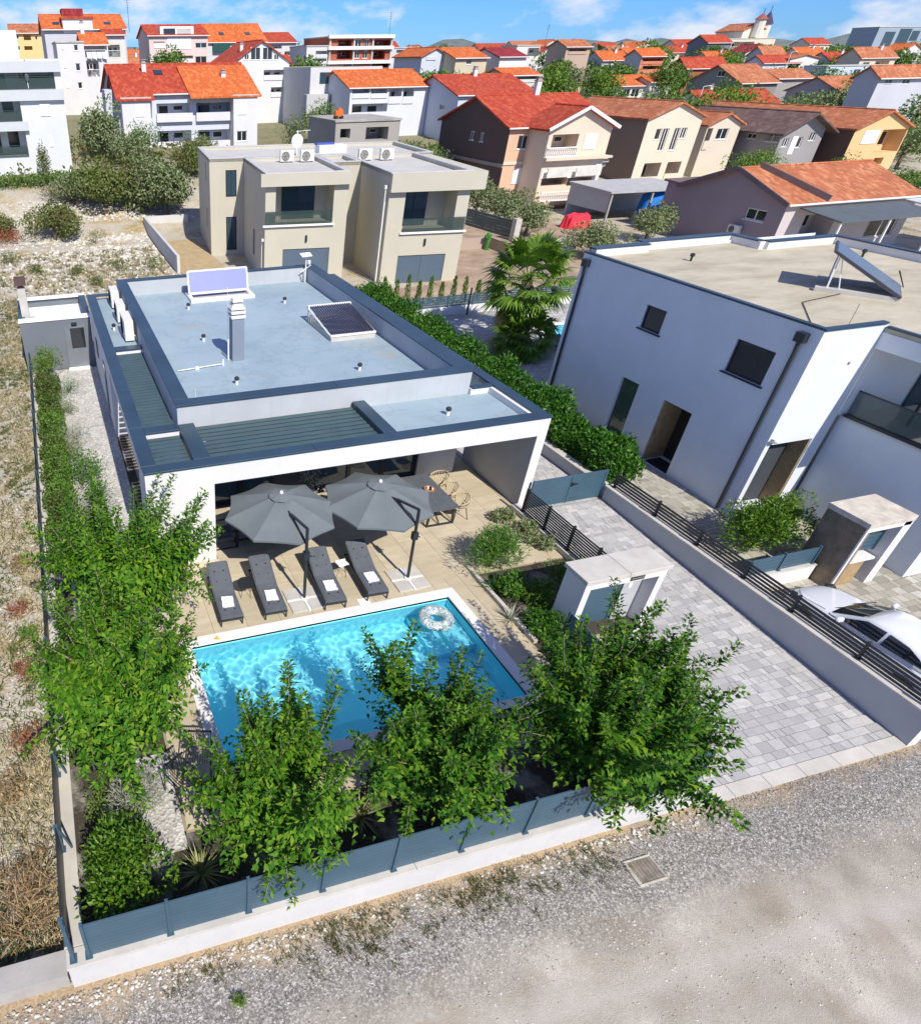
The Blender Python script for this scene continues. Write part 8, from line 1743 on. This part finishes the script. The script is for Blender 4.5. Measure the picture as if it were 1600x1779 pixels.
t = thing('concrete_mixer', 'small orange machine on the unfinished concrete roof', 'machine', (32.6, 77, 6.88)); t.scale = (.62, .62, .62); mb = MB(); mb.box(-.7, -.4, .3, .7, .4, 1.2); mb.obox((.2, 0, 1.3), (.7, .6, .5), (0, .4, 0)); mb.build('body', mat('machine_orange', (.7, .14, .02), .5), t, bevel=.05); mb = MB(); mb.tube([(-.5, -.5, .25), (-.5, .5, .25)], .25, 10); mb.tube([(.5, -.5, .25), (.5, .5, .25)], .25, 10); mb.build('wheels', rubber, t)
# low walls and gates around the yards
wall('pale garden wall with gate post in front of the silvery olive', [(36.5, 44.8, -.1, 39.0, 45.1, .9), (36.4, 48.8, -.1, 36.9, 49.3, 1.6)], m=concrete)
fence('dark plank fence along the row of olive trees', (37.0, 49.4), (36.0, 62.0), -.02, 1.3, [0, 2.5, 5, 7.5, 10, 12.6], 6, slat_m, slat_m, gap=.08, foot=False)
wall('long pale wall in front of the upper right houses', [(150, 118, 3.0, 260, 119, 7.0)], m=concrete)
wall('concrete wall with dark containers behind the concrete ground floor', [(39.5, 76, 0, 44, 76.4, 3.2)], m=mat('dark_green_panel', (.03, .06, .055), .7))
# street lamps and aerials
for k, (x, y, h, lb) in enumerate(((4.55, 98, 6.5, 'slim street lamp between the two left-hand white houses'), (58.5, 68, 5.0, 'street lamp beside the brown house gable'), (97.5, 95, 5.5, 'street lamp by the low white orange-roofed house'), (150, 128, 8, 'street lamp near the pale long wall'))):
    t = thing('street_lamp', lb, 'street lamp', (x, y, G(x, y))); mb = MB(); mb.tube([(0, 0, 0), (0, 0, h)], [.09, .05], 6); mb.bar((0, 0, h), (.7, -.2, h+.1), .06); mb.build('pole', white_metal, t); mb = MB(); mb.obox((.8, -.25, h+.08), (.45, .2, .1)); mb.build('lamp_head', white_metal, t)
for k, (x, y, z, h, lb) in enumerate(((19.0, 133, 16, 4.2, 'tall roof aerial between the two apartment houses'), (74.0, 152, 15.6, 4, 'roof aerial right of the brick shell'), (120, 165, 11, 7, 'thin mast on the skyline right of centre'), (56.3, 72, 8.7, 1.6, 'aerial on the brown house ridge'))):
    t = thing('aerial', lb, 'aerial', (x, y, z)); mb = MB(); mb.tube([(0, 0, 0), (0, 0, h)], .035, 5)
    for j in range(4): mb.bar((-.6+.08*j, 0, h-.15-.3*j), (.6-.08*j, 0, h-.15-.3*j), .025)
    mb.build('mast', dark_metal, t)
# wooded belt on the far slope
g = np.random.default_rng(77); k = 26000; px = g.uniform(-200, 1500, k); py = g.uniform(240, 900, k); cl = np.sin(px*.045)+np.sin(py*.03+px*.02)+np.sin(px*.11+2)
ok = cl > .15; px, py = px[ok], py[ok]; k = len(px); P = np.stack([px, py, np.array([G(a, b) for a, b in zip(px, py)])+g.uniform(.3, 5.5, k)], 1)
N = g.normal(size=(k, 3)); N[:, 2] = np.abs(N[:, 2])+.3
tag(leaf_obj('far_woodland', L_pine, P, g.normal(size=(k, 3)), N, g.uniform(2.5, 5, k), g.uniform(2, 3.5, k), simple=True), 'distant belt of trees on the slope behind the town', None, None, 'stuff')
# the town fills the slope up to the horizon
g = np.random.default_rng(90); TH = []
for _k in range(46):
    _y = float(g.uniform(128, 235)); _x = _y*(.04+1.42*_k/46)+float(g.uniform(-4, 4)); _w, _d = float(g.uniform(7, 11)), float(g.uniform(5, 7))
    if any(_x-_w/2 < d_['x1']+2 and _x+_w/2 > d_['x0']-2 and _y < d_['y1']+4 and _y+_d > d_['y0']-4 for d_ in HD.values()): continue
    TH.append((_x, _y, _w, _d))
for _j, (_x, _y, _w, _d) in enumerate(TH):
    _z = G(_x, _y); _h = float(g.uniform(4.6, 6.6)); t = thing('small_town_house', 'small tile-roofed house in the crowded far town, %s from the left' % ('first second third fourth fifth sixth seventh eighth ninth tenth eleventh twelfth thirteenth fourteenth fifteenth sixteenth seventeenth eighteenth nineteenth twentieth twenty-first twenty-second twenty-third twenty-fourth twenty-fifth twenty-sixth twenty-seventh twenty-eighth twenty-ninth thirtieth thirty-first thirty-second thirty-third thirty-fourth thirty-fifth thirty-sixth thirty-seventh thirty-eighth thirty-ninth fortieth forty-first forty-second forty-third forty-fourth forty-fifth forty-sixth'.split()[_j]), 'house', (_x, _y, _z), 0, 'small houses of the far town')
    d = dict(ax='x' if _j % 4 else 'y', x0=_x-_w/2, x1=_x+_w/2, y0=_y, y1=_y+_d, ze=_z+_h, zr=_z+_h+1.7, F=[('w', _x-_w*.38, _z+_h-2.0, _x-_w*.2, _z+_h-.8), ('l', _x-_w*.05, _z+_h-2.1, _x+_w*.35, _z+_h-.6), ('w', _x-_w*.38, _z+_h-4.4, _x-_w*.2, _z+_h-3.3)], S=[])
    block(t, d, wmat(((.72, .71, .69), (.70, .63, .52), (.62, .64, .68), (.66, .56, .44))[_j % 4]), ('orange', 'red', 'worn', 'orange', 'dark')[_j % 5], chim=((_x+_w*.2, _y+_d*.4, .8),))
# scattered houses on the far slope
g = np.random.default_rng(78); FH = sorted([(150, 230), (185, 250), (120, 250), (210, 300), (260, 290), (300, 340), (330, 270), (165, 310), (95, 235), (240, 245), (380, 350), (420, 300), (135, 300), (280, 250), (60, 240), (30, 230), (350, 420), (200, 380)], key=lambda q: q[0]/q[1])
for k, (x, y) in enumerate(FH):
    w, dp, h = g.uniform(9, 14), g.uniform(8, 10), g.uniform(5, 7.5); z = G(x, y); t = thing('far_house', 'tiny tile-roofed house far off on the wooded slope, %s from the left' % _ord[k], 'house', (x, y, z), 0, 'scattered houses on the far slope')
    d = dict(ax='x' if k % 3 else 'y', x0=x-w/2, x1=x+w/2, y0=y, y1=y+dp, ze=z+h, zr=z+h+2.2, F=[('w', x-w*.35, z+h-2.2, x-w*.2, z+h-.9), ('w', x+w*.1, z+h-2.2, x+w*.25, z+h-.9)], S=[])
    block(t, d, wmat((.72, .70, .66) if k % 2 else (.70, .62, .50)), ('orange', 'red', 'worn')[k % 3])
